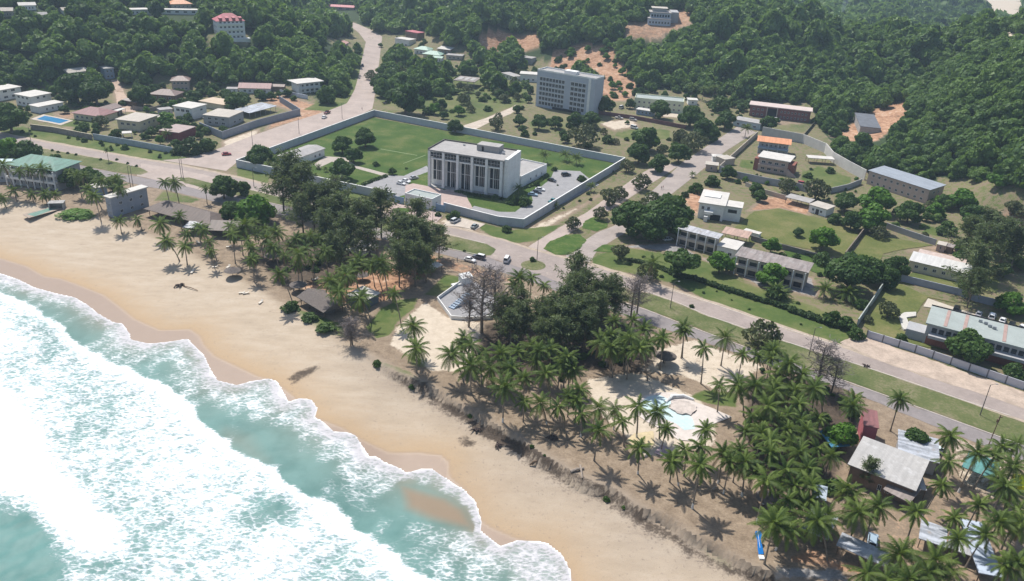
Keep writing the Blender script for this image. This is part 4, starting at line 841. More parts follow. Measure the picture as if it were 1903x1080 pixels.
H('shed', 'open dark shed with pale roof strip behind the pinkish house', kh(1392,412), kh(1580,425), 5, 2.8, BROWNW, ('flat', RF_WHITE, .2, .25), canopy=True, cat='shed')
H('apartment_house', 'long pink two-storey building with slate grey roof under the right hill', ki(740,245), ki(1180,392), 11, 6.4, PINKW, ('mono', RF_SLATE, .5, .8), [('F', 9, F2, .04, .96, .4), ('R', 2, F2, .2, .8, .4)], 'building')
H('carport', 'long dark open carport at the edge of the villa lawn', kh(1222,705), kh(1392,748), 6, 2.7, WOODM, ('flat', RF_GREY, .3, .22), canopy=True, cat='carport')
H('cottage', 'small white cottage with grey flat roof at the lawn corner', kh(1395,768), kh(1520,806), 7, 3.1, WHITE, ('flat', RF_BEIGE, .3, .3), [('F', 2, [(1.1, 2.2)], .02, .95, .28)], 'cottage', door=[('F', .5, 1.4, 2.2)])
def villa(root, W, D, h):
    bx(root, 'side_wing', WHITE, W+.01, W+6.5, 2.2, D*.55, -.3, h-.6); bx(root, 'wing_roof', RF_WHITE, W-.6, W+6.9, 1.8, D*.57, h-.597, h-.2)
    m = MB(); m.box(W+1.5, W+5, 2.15, 2.19, 3.4, 4.8); m.build('window', GLASS, root)
    bx(root, 'porch', DARK, W*.5, W*.9, -.05, .01, 0, 2.4); bx(root, 'balcony', WHITE, W*.25, W*.6, -2.2, -.02, 2.8, 3.9); bx(root, 'stair', WHITE, W*.28, W*.42, -3.4, -2.21, -.2, 2.2)
    bx(root, 'upper_roof', M('bright roof', (.74, .72, .68), .05, .4), W*.1, W*.75, D*.45, D*.75, h+.404, h+.8)
H('villa', 'large white villa with whitish flat roofs beside reddish earth yard', kh(578,812), kh(760,840), 17, 6.4, WHITE, ('flat', RF_WHITE, .5, .4), [('F', 2, [(3.9, 5.3)], .05, .5, .5), ('L', 4, F2, .1, .9, .4)], 'villa', extra=villa)
def gal(root, W, D, h):
    n = max(4, int(W/3.4))
    for i in range(n+1): bx(root, 'column', WHITE, W*i/n-.14, W*i/n+.14, -1.5, -1.2, -.2, h-.02)
    for z in (2.75,): bx(root, 'balcony', BEIGE, 0, W, -1.45, -.02, z, z+.95)
    for i in range(n):
        bx(root, 'window', GLASS, W*(i+.15)/n, W*(i+.8)/n, -.05, .01, 3.9, 5.2); bx(root, 'window', GLASS, W*(i+.15)/n, W*(i+.8)/n, -.05, .01, .4, 2.2)
H('row_house', 'two-storey gallery block with pale and grey roof panels left of the canopy', kl(872,135), kl(1140,208), kl(1225,92), 6.2, BEIGE, ('mono', RF_TIN, .8, .5), [], 'building', extra=gal)
H('row_house', 'long two-storey gallery block with brownish roof behind two bright trees', kl(1290,345), kl(1790,468), kl(1840,285), 6.4, BEIGE, ('mono', RF_RUST, .8, .5), [], 'building', extra=gal)
H('canopy', 'brownish pink sheet canopy behind the first gallery block', kl(1190,110), kl(1370,150), 6, 3.2, WOODM, ('mono', roofing('pinkish brown roof', (.42, .28, .22), 2.2), .4, .4), canopy=True, cat='canopy')
H('link_roof', 'whitish low linking roof between the two gallery blocks', kl(1150,215), kl(1290,250), 9, 3.6, WHITE, ('flat', RF_WHITE, .2, .3), [('F', 2, F1, .1, .9, .5)], 'building')
H('shed', 'white low shed roof on the lawn edge behind the canopy', kl(1352,62), kl(1462,92), 2.5, 1.6, WHITE, ('flat', RF_WHITE, .2, .2), cat='shed')
def junk(root, W, D, h):
    bx(root, 'rear_roof', M('pinkish rubble roof', (.46, .37, .33), .2, .8, .95), W*.05, W*1.0, D+.01, D*2.0, 2.6, 3.3)
H('long_building', 'long yellow-cream single-storey building with white roof and square windows', ki(1045,880), ki(1478,985), 8, 3.7, CREAM, ('mono', RF_PALE, .4, .6), [('F', 6, [(1.4, 2.6)], .05, .98, .42)], 'building', extra=junk)
H('hut', 'tiny pink hut on the rubble yard behind the cream building', ki(1250,738), ki(1310,752), 4, 2.6, PINKW, ('flat', RF_BEIGE, .2, .25), [('F', 1, F1, .3, .7, .5)], 'hut')
H('hut', 'dark timber hut right beside the tiny pink hut', ki(1318,748), ki(1365,760), 4, 2.3, BROWNW, ('flat', RF_RUST, .2, .2), cat='hut')
def grn(root, W, D, h):
    bx(root, 'balcony', GREYW, 1, W, -2.2, -.02, 3., 3.9); bx(root, 'ground_wall', BRICK, .6, W, -.1, -.02, -.2, 2.6)
    for i in range(14): bx(root, 'window', GLASS, 1.5+i*(W-3)/14, 1.5+(i+.72)*(W-3)/14, -.06, .01, 4.1, 5.6)
    m = MB()
    for q in (.14, .31, .66): m.box(W*q, W*q+.9, .3, D-.2, h+.41, h+.5)
    m.build('roof_seam', M('reddish seam', (.36, .25, .22), .2, .8), root)
    bx(root, 'roof_edge', DARK, -.5, W, D+.3, D+.6, h+.2, h+.7); bx(root, 'end_terrace', GREYW, -5, -.02, .5, D*.5, -.2, 3)
    for x, y in ((.43, .75), (.48, .7), (.52, .6), (.56, .55)): bx(root, 'roof_unit', METAL, W*x, W*x+1, D*y, D*y+.5, h+.52, h+1.2)
H('office_block', 'long faded-green-roofed two-storey block behind the panel wall', km(1150,545), km(1980,770), 13, 6.4, GREYW, ('flat', RF_FADE, .5, .4), [], 'building', extra=grn)
sheet('car_park', [kr(350,320),kr(410,225),kr(720,330),kr(1544,600),kr(1700,680),kr(1544,640),kr(870,440),kr(480,340)], M('pale concrete', (.48, .43, .36), .1, .5), .1)
H('kiosk', 'small brick guard kiosk with pale roof at the roadside', kh(636,465), kh(722,475), 5, 3, PINKW, ('flat', RF_BEIGE, .4, .3), [('F', 1, F1, .3, .7, .4)], 'kiosk')
H('kiosk', 'white round-topped roadside stall beside the brick kiosk', kh(690,400), kh(770,405), 4, 2.6, WHITE, ('hip', RF_WHITE, .3, .8), cat='kiosk')
H('outhouse', 'flat beige outhouse inside the grey wall corner', kh(775,430), kh(850,420), 6, 3, BEIGE, ('flat', RF_BEIGE, .2, .3), cat='outhouse')
# beach front
def hbal(root, W, D, h):
    n = 7
    for i in range(n+1): bx(root, 'column', WHITE, W*i/n-.2, W*i/n+.2, -1.8, -1.4, -.3, h-.1)
    for z in (3., 6.): bx(root, 'balcony', WHITE, 0, W, -1.7, -.03, z, z+.9)
H('hotel', 'grey beach hotel with green hipped roof and balcony bays at the left edge', ku(130,585), ku(700,665), 13, 8.2, GREYW, ('hip', roofing('green hotel roof', (.11, .24, .185), 2.2, 0, .25, stain=(.16, .22, .19)), .9, 3), [('F', 7, [(.8, 2.6), (3.9, 5.4), (6.7, 7.8)], .02, .98, .6)], 'hotel', extra=hbal)
H('hotel_wing', 'lower hotel wing with pale blue roof at the far left', ku(-160,560), ku(125,560), 10, 6, GREYW, ('gable', roofing('pale turquoise roof', (.45, .6, .6), 2.2), .7, 2), [('F', 5, F2, .1, .95, .6)], 'hotel')
H('beach_house', 'two-storey blue-grey block with white flat roof on the beach', ku(1340,980), ku(1760,845), ku(1165,770), 7.4, M('blue grey render', (.30, .33, .39), .12, .4, .9, stain=(.22, .25, .32)), ('flat', RF_WHITE, .5, .4), [('L', 4, F2, .1, .9, .4), ('F', 3, F2, .1, .95, .3)], 'building')
H('shed', 'small blue shed with white roof behind the white-roofed beach block', ku(1150,735), ku(1275,710), 5, 3.4, BLUEW, ('flat', RF_WHITE, .3, .3), cat='shed')
H('beach_hut', 'long brown-roofed beach restaurant left of its shorter twin', kj(150,165), kj(600,285), 9, 2.8, WOODM, ('hip', RF_HUT, 1.2, 2.6), canopy=True, cat='hut')
H('beach_hut', 'shorter brown-roofed hut joining the long beach restaurant', kj(610,320), kj(820,330), 8, 2.8, WOODM, ('gable', RF_HUT, 1., 2), canopy=True, cat='hut')
H('shelter', 'grey sheet lean-to in front of the brown restaurant roof', kj(405,300), kj(510,310), 5, 2.6, WOODM, ('mono', RF_TIN, .2, .4), canopy=True, cat='shelter')
H('thatch_shed', 'long grey thatched beach shed beside the scrub at the grove edge', kj(1265,815), kj(1440,920), 6.5, 2.3, WOODM, ('gable', THATCH, .8, 1.6), canopy=True, cat='shed')
H('kiosk', 'white-roofed kiosk with dark sides standing near the green scrub', kj(1735,860), kj(1840,800), 6, 3, M('dark blue grey wall', (.12, .14, .16), .2), ('mono', RF_WHITE, .4, .5), cat='kiosk')
H('shelter', 'angled white sheet roof under the dark grove trees', kj(1600,470), kj(1720,515), 7, 3, WOODM, ('mono', RF_WHITE, .3, 1.), canopy=True, cat='shelter')
H('stall', 'white market stall roof beside the sandy roadside', kk(800,455), kk(880,420), 6, 2.5, WOODM, ('mono', RF_WHITE, .2, .5), canopy=True, cat='stall')
# lower right beach bar
H('beach_bar', 'largest grey sheet-roofed beach bar shed among the palms', kp(595,330), kp(1050,515), kp(1110,190), 4.4, BROWNW, ('mono', roofing('grey sheet roof', (.40, .385, .37), 1.2, 0, .12, stain=(.48, .47, .46)), .6, .9), [('F', 4, [(.9, 2.3)], .45, .95, .5)], 'bar')
H('lean_to', 'rusty brown lean-to along the front of the largest beach bar', kp(860,470), kp(1030,560), 4, 2.6, WOODM, ('mono', RF_RUST, .4, 1.1), canopy=True, cat='lean-to')
H('annex', 'silvery curved-edge annex roof behind the largest beach bar', kp(960,220), kp(1230,290), 8, 3.6, GREYW, ('mono', RF_STRIPE, .5, .7), [('F', 1, [(.6, 2.)], .4, .85, .8)], 'annex')
H('lean_to', 'ragged grey sheet lean-to on the right side of the beach bar', kp(1075,455), kp(1160,470), 6, 2.4, WOODM, ('mono', RF_TIN, .1, .4), canopy=True, cat='lean-to')
H('shelter', 'long striped metal shelter parallel to the eroded beach edge', kp(512,880), kp(860,1035), kp(905,905), 2.5, WOODM, ('mono', RF_STRIPE, .3, .6), canopy=True, cat='shelter')
H('shelter', 'bent striped metal shelter left of the parallel one', kp(255,760), kp(430,835), 6.5, 2.6, WOODM, ('mono', RF_STRIPE, .3, .5), canopy=True, cat='shelter')
H('shelter', 'short white striped shelter on open sand right of the grey car', kp(1115,825), kp(1290,885), 5, 2.4, WOODM, ('mono', RF_STRIPE, .3, .5), canopy=True, cat='shelter')
H('shelter', 'bluish sheet roof in the bottom right corner under palms', kp(1545,1090), kp(1700,1120), 14, 2.8, WOODM, ('mono', roofing('bluish sheet roof', (.42, .48, .58), 1.2, 1, .2), .3, .6), canopy=True, cat='shelter')
H('shelter', 'dull grey shelter just right of the short white striped one', kp(1320,890), kp(1480,950), 5, 2.3, WOODM, ('mono', RF_TIN, .2, .4), canopy=True, cat='shelter')
H('shelter', 'small blue-grey roof glimpsed between palms above the bent shelter', kp(330,520), kp(420,545), 4, 2.4, WOODM, ('mono', roofing('blue grey sheet', (.34, .40, .46), 1.2), .2, .4), canopy=True, cat='shelter')
H('bar_shed', 'turquoise-roofed open bar shed near the right edge', kp(1430,310), kp(1640,395), 6, 3, WOODM, ('mono', RF_TURQ, .4, .6), canopy=True, cat='bar')
H('shed', 'maroon red shed wall behind the bright almond tree', kp(690,55), kp(790,75), 6, 5, M('faded red paint', (.42, .13, .15), .15, .6), ('mono', RF_MAROON, .2, .8), cat='shed')
H('tent', 'bright yellow tent at the right frame edge', kp(1876,418), kp(1960,425), 4, 1.6, M('yellow fabric', (.75, .75, .04), .08), ('gable', M('yellow fabric', (.75, .75, .04), .08), .2, 1.4), cat='tent')
H('stall', 'blue and turquoise stall behind the bright almond tree', kp(470,150), kp(590,140), 5, 2.6, WOODM, ('mono', M('blue tarpaulin', (.06, .22, .36), .25, .8), .3, .6), canopy=True, cat='stall')

# ---------------------------------------------------------------- walls and fences
def wall_line(name, label, px, h, th, mat, panel=None, cap=None, cat='wall', world=None, closed=False):
    P = [np.array(p) for p in (P2(px) if world is None else world)]; n = len(P); Lf, Rt = [], []
    for i in range(n):
        d0 = P[i]-P[i-1] if i else P[1]-P[0]; d1 = P[i+1]-P[i] if i < n-1 else d0
        d0 = d0/np.linalg.norm(d0); d1 = d1/np.linalg.norm(d1); t = d0+d1; t = t/np.linalg.norm(t); k = th/2/max(.35, float(t@d0)); nn = np.array([-t[1], t[0]])
        Lf.append(P[i]+nn*k); Rt.append(P[i]-nn*k)
    c = P[0]; z0 = min(gz(*p) for p in P)
    root = tag(empty(name, (c[0], c[1], z0)), label, cat)
    def strip(off, zb, zt):
        m = MB(); k = 0
        for i in range(n):
            g = gz(*P[i])-z0; s = [(Lf[i]-P[i])*off+P[i]-c, (Rt[i]-P[i])*off+P[i]-c]
            m.v += [(*s[0], g+zb), (*s[1], g+zb), (*s[1], g+zt), (*s[0], g+zt)]
        for i in range(n-1):
            a, b = 4*i, 4*i+4
            for e in range(4): m.f.append((a+e, b+e, b+(e+1) % 4, a+(e+1) % 4)); m.m.append(0)
        m.f += [(3,2,1,0), (4*n-4,4*n-3,4*n-2,4*n-1)]; m.m += [0, 0]; return m
    strip(1, -.4, h).build('panel' if panel else 'wall_body', mat, root)
    if cap: strip(1.35, h+.002, h+.14).build('coping', cap, root)
    if panel:
        sp, pm = panel; m = MB()
        for i in range(n-1):
            L = np.linalg.norm(P[i+1]-P[i]); e = (P[i+1]-P[i])/L; nn = np.array([-e[1], e[0]]); k = max(1, int(L/sp))
            for j in range(k+(i == n-2)):
                q = P[i]+e*L*j/k-c; w_ = .16; t = th*.5+.06; C4 = [q-e*w_-nn*t, q+e*w_-nn*t, q+e*w_+nn*t, q-e*w_+nn*t]; z = gz(*(q+c))-z0
                m.prism([tuple(v) for v in C4], z-.3, z+h+.12)
        m.build('pilaster', pm, root)
    return root
WALLW = M('bluish white wall paint', (.45, .47, .51), .07, .5, .9, stain=(.38, .39, .42))
wall_line('compound_wall', 'long pale grey-white perimeter wall around the embassy lawn', [(734,374),(441,311),(695,216),(1160,306),(972,423),(925,418),(825,392)], 3.4, .35, WALLW, (4., WALLW), WHITE)
for lab, p0, p1 in (('blue metal gate left of the white gatehouse', kf(1168,700), kf(1230,714)), ('blue metal gate right of the white gatehouse', kf(1470,757), kf(1530,772))):
    wall_line('gate', lab, [p0, p1], 2.8, .12, M('blue gate paint', (.25, .36, .50), .1), (2., M('blue gate paint', (.25, .36, .50), .1)), cat='gate')
wall_line('garden_wall', 'stained brown garden wall below the swimming pool', [(58,241),(100,246),(141,254),(172,260)], 2.6, .3, M('stained wall', (.27, .23, .21), .25, .5, .9), None, CREAM)
wall_line('garden_wall', 'pale blue-grey street wall in front of the villa gardens', [(174,259),(240,270),(322,285)], 2.8, .3, M('blue grey wall', (.36, .40, .44), .15, .5, .9, stain=(.5, .5, .5)))
wall_line('garden_wall', 'high slate-grey wall around the grey house by the valley road', [(372,240),(414,258),(480,235),(558,214),(520,190)], 3.6, .3, M('slate grey wall', (.27, .29, .33), .1, .5, .9))
wall_line('garden_wall', 'white wall with blue panel before the columned balcony house', [kb(160,690),kb(365,732)], 2.4, .25, M('white and blue wall', (.55, .6, .66), .15, .5))
wall_line('garden_wall', 'grey wall with dark shrubs below the pinkish house', [(1336,320),(1368,331),(1420,342),(1483,353),(1500,358)], 3.2, .3, GREYW)
wall_line('garden_wall', 'pale wall running uphill along the side road', [(1336,318),(1372,285),(1407,253)], 2.8, .3, BEIGE)
wall_line('retaining_wall', 'high pale curved retaining wall at the foot of the right hill', [(1415,252),(1490,266),(1532,284),(1545,300),(1575,318),(1606,335)], 5., .4, M('pale concrete wall', (.52, .50, .47), .1, .4, .9))
wall_line('garden_wall', 'low pale boundary wall behind the white villa', [(1385,346),(1423,361),(1462,372)], 2, .3, BEIGE)
wall_line('garden_wall', 'brown wall separating the two dry lawns', [(1569,479),(1611,424)], 2.2, .35, M('dark brown wall', (.2, .165, .13), .2, .6))
wall_line('garden_wall', 'dark grey wall behind the long gallery block', [(1395,447),(1456,464),(1519,481)], 2, .3, M('dark grey wall', (.19, .18, .17), .2, .6))
wall_line('garden_wall', 'grey wall from the tall trees to the rubble yard', [(1645,424),(1690,440),(1738,456)], 2.4, .3, GREYW)
wall_line('garden_wall', 'bluish grey wall below the yellow-cream building', [(1672,522),(1779,548),(1812,560),(1860,572),(1960,600)], 2.4, .3, M('bluish grey wall', (.32, .34, .40), .1, .5))
wall_line('garden_wall', 'greenish grey wall left of the dry lawn with the white ramp', [(1592,607),(1642,533)], 2.6, .3, M('greenish grey wall', (.36, .39, .37), .15, .5))
wall_line('panel_wall', 'pale panel wall with dark posts along the sandy lot', [(1610,627),(1700,655),(1800,689),(1903,725),(2000,760)], 2.3, .2, M('pale lilac panel', (.50, .50, .55), .06, .5), (3.6, M('dark wall post', (.16, .16, .18), .2)))
wall_line('garden_wall', 'long maroon wall before the pale green block', [(1106,212),(1180,222),(1274,240)], 2.2, .3, M('maroon brown wall', (.17, .085, .085), .15, .5))
wall_line('garden_wall', 'grey curved garden wall beside the red car yard', [(1540,360),(1575,352),(1600,342)], 2.6, .3, GREYW)
wall_line('garden_wall', 'brown garden wall behind the round tree garden', [ka(980,810),ka(1100,825),ka(1200,800)], 2.2, .3, M('grey brown wall', (.26, .23, .21), .2, .5))
wall_line('fence', 'dark slope fence below the concrete foundation', [kd(270,1020),kd(330,950),kd(355,920)], 1.8, .2, M('dark fence', (.1, .1, .08), .2), cat='fence')
# ramp on the dry lawn
m = MB(); Pw = P2([kr(60,440),kr(130,400),kr(265,395),kr(265,440),kr(150,460),kr(215,600),kr(120,600),kr(95,560)]); c = Pw.mean(0)
m.prism([tuple(p-c) for p in Pw[::-1]], 0, .5); o = tag(empty('ramp', (c[0], c[1], .03)), 'white angled concrete ramp on the dry lawn before the green-roofed block', 'ramp')
m.build('ramp_body', M('pale ramp concrete', (.50, .48, .44), .12, .6), o)
# wedge court walls and the drained pool
wall_line('court_wall', 'thin white wall round the wedge-shaped grey court', [kk(1250,765),kk(1060,775),kk(945,765),kk(845,627),kk(1052,478)], 1.2, .25, WHITE)
a = at(*kk(1052,505)); m = MB(); m.prism([(-2,-1.2),(2,-1.2),(2,1.2),(-2,1.2)], 0, [2.6,2.6,3.4,3.4]); o = tag(empty('slide_tower', a, .6), 'white block tower at the tip of the wedge court', 'tower'); m.build('tower_body', WHITE, o); bx(o, 'ramp', WHITE, -5, -2.01, -.8, .8, .02, .7)
a = at(*kk(1010,660)); m = MB()
for i in range(8): m.box(-4+i, -3.05+i, -1, 1, 0, .5+.3*i)
o = tag(empty('slide', a, .9), 'stepped blue-grey play slide in the middle of the wedge court', 'slide'); m.build('slide_body', M('blue grey slide', (.30, .37, .46), .15), o)
def pool(name, label, px, water, deckpx=None, deck=WHITE, cat='swimming pool'):
    P = P2(px); c = P.mean(0); r = tag(empty(name, (c[0], c[1], .05)), label, cat)
    if deckpx: m = MB(); Q = P2(deckpx)-c; Q = jitter(Q, .2, 1.); A2 = sum(Q[i-1][0]*Q[i][1]-Q[i][0]*Q[i-1][1] for i in range(len(Q))); m.prism([tuple(p) for p in (Q if A2 > 0 else Q[::-1])], 0, .12); m.build('deck', deck, r)
    Q = jitter(P-c, .12, .8); A2 = sum(Q[i-1][0]*Q[i][1]-Q[i][0]*Q[i-1][1] for i in range(len(Q))); m = MB(); m.prism([tuple(p) for p in (Q if A2 > 0 else Q[::-1])], .1, .135); m.build('pool_floor', water, r); return r
PAQ = M('faded aqua pool paint', (.46, .58, .59), .12, .25, .6, stain=(.58, .62, .60)); LBL = M('blue pool water', (.05, .22, .42), .15, .6, .1)
pr = pool('drained_pool', 'faded aqua kidney-shaped drained pool with pale rock island among palms', [ko(165,190),ko(210,150),ko(300,140),ko(380,180),ko(400,240),ko(430,280),ko(520,290),ko(545,320),ko(560,390),ko(480,400),ko(420,350),ko(300,300),ko(230,270),ko(180,240)], PAQ,
     [ko(120,200),ko(190,140),ko(300,120),ko(420,120),ko(560,190),ko(700,240),ko(830,300),ko(700,350),ko(640,420),ko(560,480),ko(440,470),ko(330,400),ko(200,330),ko(120,270)], M('pale pool deck', (.56, .50, .46), .1, .5, .9, stain=(.44, .38, .34)))
c = at(*ko(470,235)); m = MB(); m.prism([(3.3*math.cos(i*.3)*(1+.13*math.sin(i*1.9)), 3.1*math.sin(i*.3)*(1+.15*math.sin(i*2.7))) for i in range(21)], 0, [.35+.12*math.sin(i*2.1) for i in range(21)]); o = m.build('rock_island', M('pale pink rock', (.48, .42, .38), .2, .9), pr); o.location = (c[0]-pr.location[0], c[1]-pr.location[1], .13)
m = MB(); m.tube([(-4,2,.2),(-2,4.4,.5),(1,5,.5),(3.4,3.8,.3)], [.5,.6,.5,.3], 8); o = m.build('white_coping', WHITE, pr); o.location = (c[0]-pr.location[0], c[1]-pr.location[1], 0)
pool('swimming_pool', 'blue rectangular swimming pool behind the brown garden wall at far left', [ka(270,880),ka(330,855),ka(510,890),ka(440,912)], LBL, [ka(225,880),ka(320,845),ka(540,890),ka(450,925)], BEIGE)
pool('boat_ramp', 'long greenish concrete trough sunk in the sand below the hotel', [ku(330,985),ku(620,860),ku(690,870),ku(420,1010)], M('greenish water', (.16, .27, .22), .2, .5, .3), [ku(280,985),ku(610,850),ku(760,860),ku(740,880),ku(350,1035)], M('sand stained concrete', (.33, .27, .22), .2, .5), 'trough')
m = MB(); P = at(*ku(690,850)); m.box(-2.5, 2.5, -.2, .2, 0, 2.2); m.box(-2.5, -2.2, -3, -.21, 0, 2.2); m.box(2.2, 2.5, -3, -.21, 0, 2.2); m.box(-2.7, 2.7, -3, .3, 2.203, 2.4); o = tag(empty('culvert', P, .25), 'dark concrete culvert mouth at the head of the greenish trough', 'culvert'); m.build('culvert_frame', CONC, o)
sheet('terrace', [kn(1435,880),kn(1500,820),kn(1640,800),kn(1650,900),kn(1600,960)], M('yellow terrace', (.50, .41, .26), .15, .5), .2)
sheet('terrace', [kn(1640,960),kn(1700,900),kn(1760,930),kn(1740,1010)], M('lilac terrace', (.38, .29, .31), .12, .5), .2)
# ---------------------------------------------------------------- vehicles
def paint_mat():
    m, nt, b = base('car paint'); oi = nt.nodes.new('ShaderNodeObjectInfo'); nt.links.new(oi.outputs['Color'], b.inputs['Base Color'])
    b.inputs['Roughness'].default_value = .3; b.inputs['Coat Weight'].default_value = .5; return m
PAINT = paint_mat(); TYRE = M('tyre rubber', (.02, .02, .02), .2); RIM = M('wheel rim', (.4, .4, .42), .1, 2, .4); LAMPM = M('head lamp lens', (.7, .7, .68), .05, 2, .2); REDL = M('tail lamp lens', (.35, .02, .02), .1, 2, .3)
CARS = {'car': ([(-2.1,.35),(-2.12,.75),(-1.95,.92),(-1.6,.97),(1.0,.95),(1.85,.80),(2.08,.62),(2.1,.35)], [(-1.65,.96),(-1.2,1.42),(.25,1.46),(.95,.96)], .84, .31),
        'suv': ([(-2.25,.42),(-2.28,.95),(-2.2,1.05),(1.1,1.07),(2.05,.98),(2.25,.75),(2.27,.42)], [(-2.2,1.06),(-2.05,1.75),(.35,1.78),(1.1,1.06)], .92, .38),
        'van': ([(-2.2,.38),(-2.22,1.0),(-2.2,1.1),(1.55,1.08),(2.1,.95),(2.2,.65),(2.2,.38)], [(-2.2,1.1),(-2.12,1.95),(.9,1.97),(1.7,1.08)], .88, .33),
        'pickup': ([(-2.5,.45),(-2.52,1.05),(-.75,1.07),(1.1,1.07),(2.25,.97),(2.4,.75),(2.42,.45)], [(-.75,1.06),(-.65,1.72),(.5,1.74),(1.15,1.06)], .9, .38)}
_car = {}
def car_meshes(k):
    if k in _car: return _car[k]
    prof, cab, hw, wr = CARS[k]; n = len(prof)
    bm = bmesh.new(); ring = []
    for y, s in ((-hw, .93), (-hw*1.0, 1), (hw, 1), (hw, .93)):
        pass
    L = [[bm.verts.new((x*(.985 if abs(y) > hw*.9 else 1), y, z-(.03 if abs(y) > hw*.9 else 0))) for x, z in prof] for y in (-hw, -hw*.86, hw*.86, hw)]
    for a, b in zip(L[:-1], L[1:]):
        for i in range(n-1): bm.faces.new((a[i], a[i+1], b[i+1], b[i]))
        bm.faces.new((a[n-1], a[0], b[0], b[n-1]))
    bm.faces.new(L[0][::-1]); bm.faces.new(L[3]); bmesh.ops.recalc_face_normals(bm, faces=bm.faces)
    body = bpy.data.meshes.new('body'); bm.to_mesh(body); bm.free(); body.materials.append(PAINT)
    m = MB(); a, b = hw*.86, hw*.66   # glasshouse: four corners below and above
    (x0,z0),(x1,z1),(x2,z2),(x3,z3) = cab; z0 -= .01; z3 -= .01
    lo = [(x0,-a,z0),(x3,-a,z3),(x3,a,z3),(x0,a,z0)]; hi = [(x1,-b,z1),(x2,-b,z2),(x2,b,z2),(x1,b,z1)]
    for i in range(4): j = (i+1) % 4; m.quad(lo[i], lo[j], hi[j], hi[i])
    m.quad(*hi); glass = m.mesh('windows', GLASS)
    m = MB(); hh = [(x1+.05,-b*1.02,z1+.003),(x2-.03,-b*1.02,z2+.003),(x2-.03,b*1.02,z2+.003),(x1+.05,b*1.02,z1+.003)]
    m.prism([(p[0], p[1]) for p in hh], [p[2] for p in hh], [p[2]+.05 for p in hh]); roof = m.mesh('roof', PAINT)
    m = MB()
    for s in (-1, 1):
        for q in (0, .5, 1):
            xb, xt = x0+(x3-x0)*q, x1+(x2-x1)*q; zb = z0+(z3-z0)*q
            m.tube([(xb, s*a*1.0, zb), (xt, s*b*1.02, z1+(z2-z1)*q)], .045, 4)
    pil = m.mesh('pillar', PAINT)
    m = MB(); m.tube([(0,-.11,0),(0,.11,0)], wr, 14); tyre = m.mesh('tyre', TYRE); m = MB(); m.tube([(0,-.125,0),(0,.125,0)], wr*.58, 10); rim = m.mesh('rim', RIM)
    m = MB(); m.box(-.03, .03, -.17, .17, -.07, .07); lamp = m.mesh('headlight', LAMPM); m = MB(); m.box(-.03, .03, -.1, .1, -.1, .1); tail = m.mesh('tail_light', REDL)
    _car[k] = (body, glass, roof, pil, tyre, rim, lamp, tail); return _car[k]
def car(kind, label, px, toward, color, roofcol=None, cat=None, group=None):
    a = at(*px); b = at(*toward); rz = math.atan2(b[1]-a[1], b[0]-a[0]); r = tag(empty(kind if kind != 'suv' else 'car', (a[0], a[1], a[2]+.07), rz), label, cat or kind, group)
    body, glass, roof, pil, tyre, rim, lamp, tail = car_meshes(kind); hw = CARS[kind][2]; wr = CARS[kind][3]; pr = CARS[kind][0]
    for nm, me in (('body', body), ('windows', glass), ('roof', roof), ('pillars', pil)):
        o = put(nm, me, r); o.color = (*(roofcol if (nm == 'roof' and roofcol) else color), 1)
    for x in (-1.32, 1.32):
        for s in (-1, 1):
            t = put('wheel', tyre, r, (x, s*(hw-.1), wr)); put('rim', rim, t)
    xf = max(p[0] for p in pr); xb = min(p[0] for p in pr)
    for s in (-1, 1): put('headlight', lamp, r, (xf-.03, s*hw*.68, .66)); put('tail_light', tail, r, (xb+.02, s*hw*.72, .75))
    return r
WH, BK, SV, RD, MG, BL, DB = (.75,.75,.75), (.015,.015,.018), (.38,.38,.40), (.35,.03,.03), (.18,.19,.20), (.30,.42,.52), (.06,.06,.08)
car('car', 'white car on the seaward carriageway behind the dark one', (873,486), (893,491), WH); car('suv', 'dark car with white roof passing the end of the grass median', (890,481), (868,476), DB, WH, cat='car')
car('van', 'white van crossing the junction left of the round island', (942,486), (950,474), WH); car('suv', 'white estate car parked on the layby by the compound wall', kg(577,845), kg(640,815), (.62,.65,.66), cat='car')
car('car', 'grey-green car parked on the layby right of the white one', kg(722,885), kg(770,850), (.22,.26,.26)); car('car', 'red car at the foot of the valley road near the corner hedge', ke(1670,232), ke(1720,228), RD)
car('car', 'white car on the valley road beside the dirt lot', kb(487,872), kb(540,845), WH); car('pickup', 'dark red pickup parked off the valley road behind the white car', kb(508,838), kb(470,852), (.16,.03,.03)); car('car', 'tiny dark car far up the valley road', kb(768,486), kb(772,440), DB)
car('pickup', 'black vehicle parked at the edge of the overgrown plot', kb(945,765), kb(985,760), BK)
for i, (p, q, c, l) in enumerate([(kg(180,568), kg(215,575), WH, 'white car parked nearest the gatehouse in the left court'), (kg(216,552), kg(250,560), WH, 'second white car parked behind the first in the left court'), (kg(275,527), kg(310,520), SV, 'pale silver car parked by the left front of the embassy'),
    (kg(1150,650), kg(1195,655), BL, 'pale blue car nearest the road in the row beside the embassy'), (kg(1178,632), kg(1220,636), DB, 'dark blue car in the middle of the row beside the embassy'), (kg(1203,613), kg(1245,617), WH, 'white car farthest back in the row beside the embassy'),
    (kg(1290,545), kg(1330,555), BK, 'black car at the flower bed end of the embassy car park')]): car('car', l, p, q, c)
car('pickup', 'teal pickup parked along the inner face of the right compound wall', kg(1297,700), kg(1340,680), (.05,.20,.20)); car('suv', 'black car parked below the three date palms', kg(1395,505), kg(1440,500), BK, cat='car'); car('suv', 'black jeep parked near the far right corner of the compound', kg(1510,535), kg(1550,525), BK, cat='car')
car('car', 'white car in the shade of the big dark trees', kh(362,980), kh(410,972), WH)
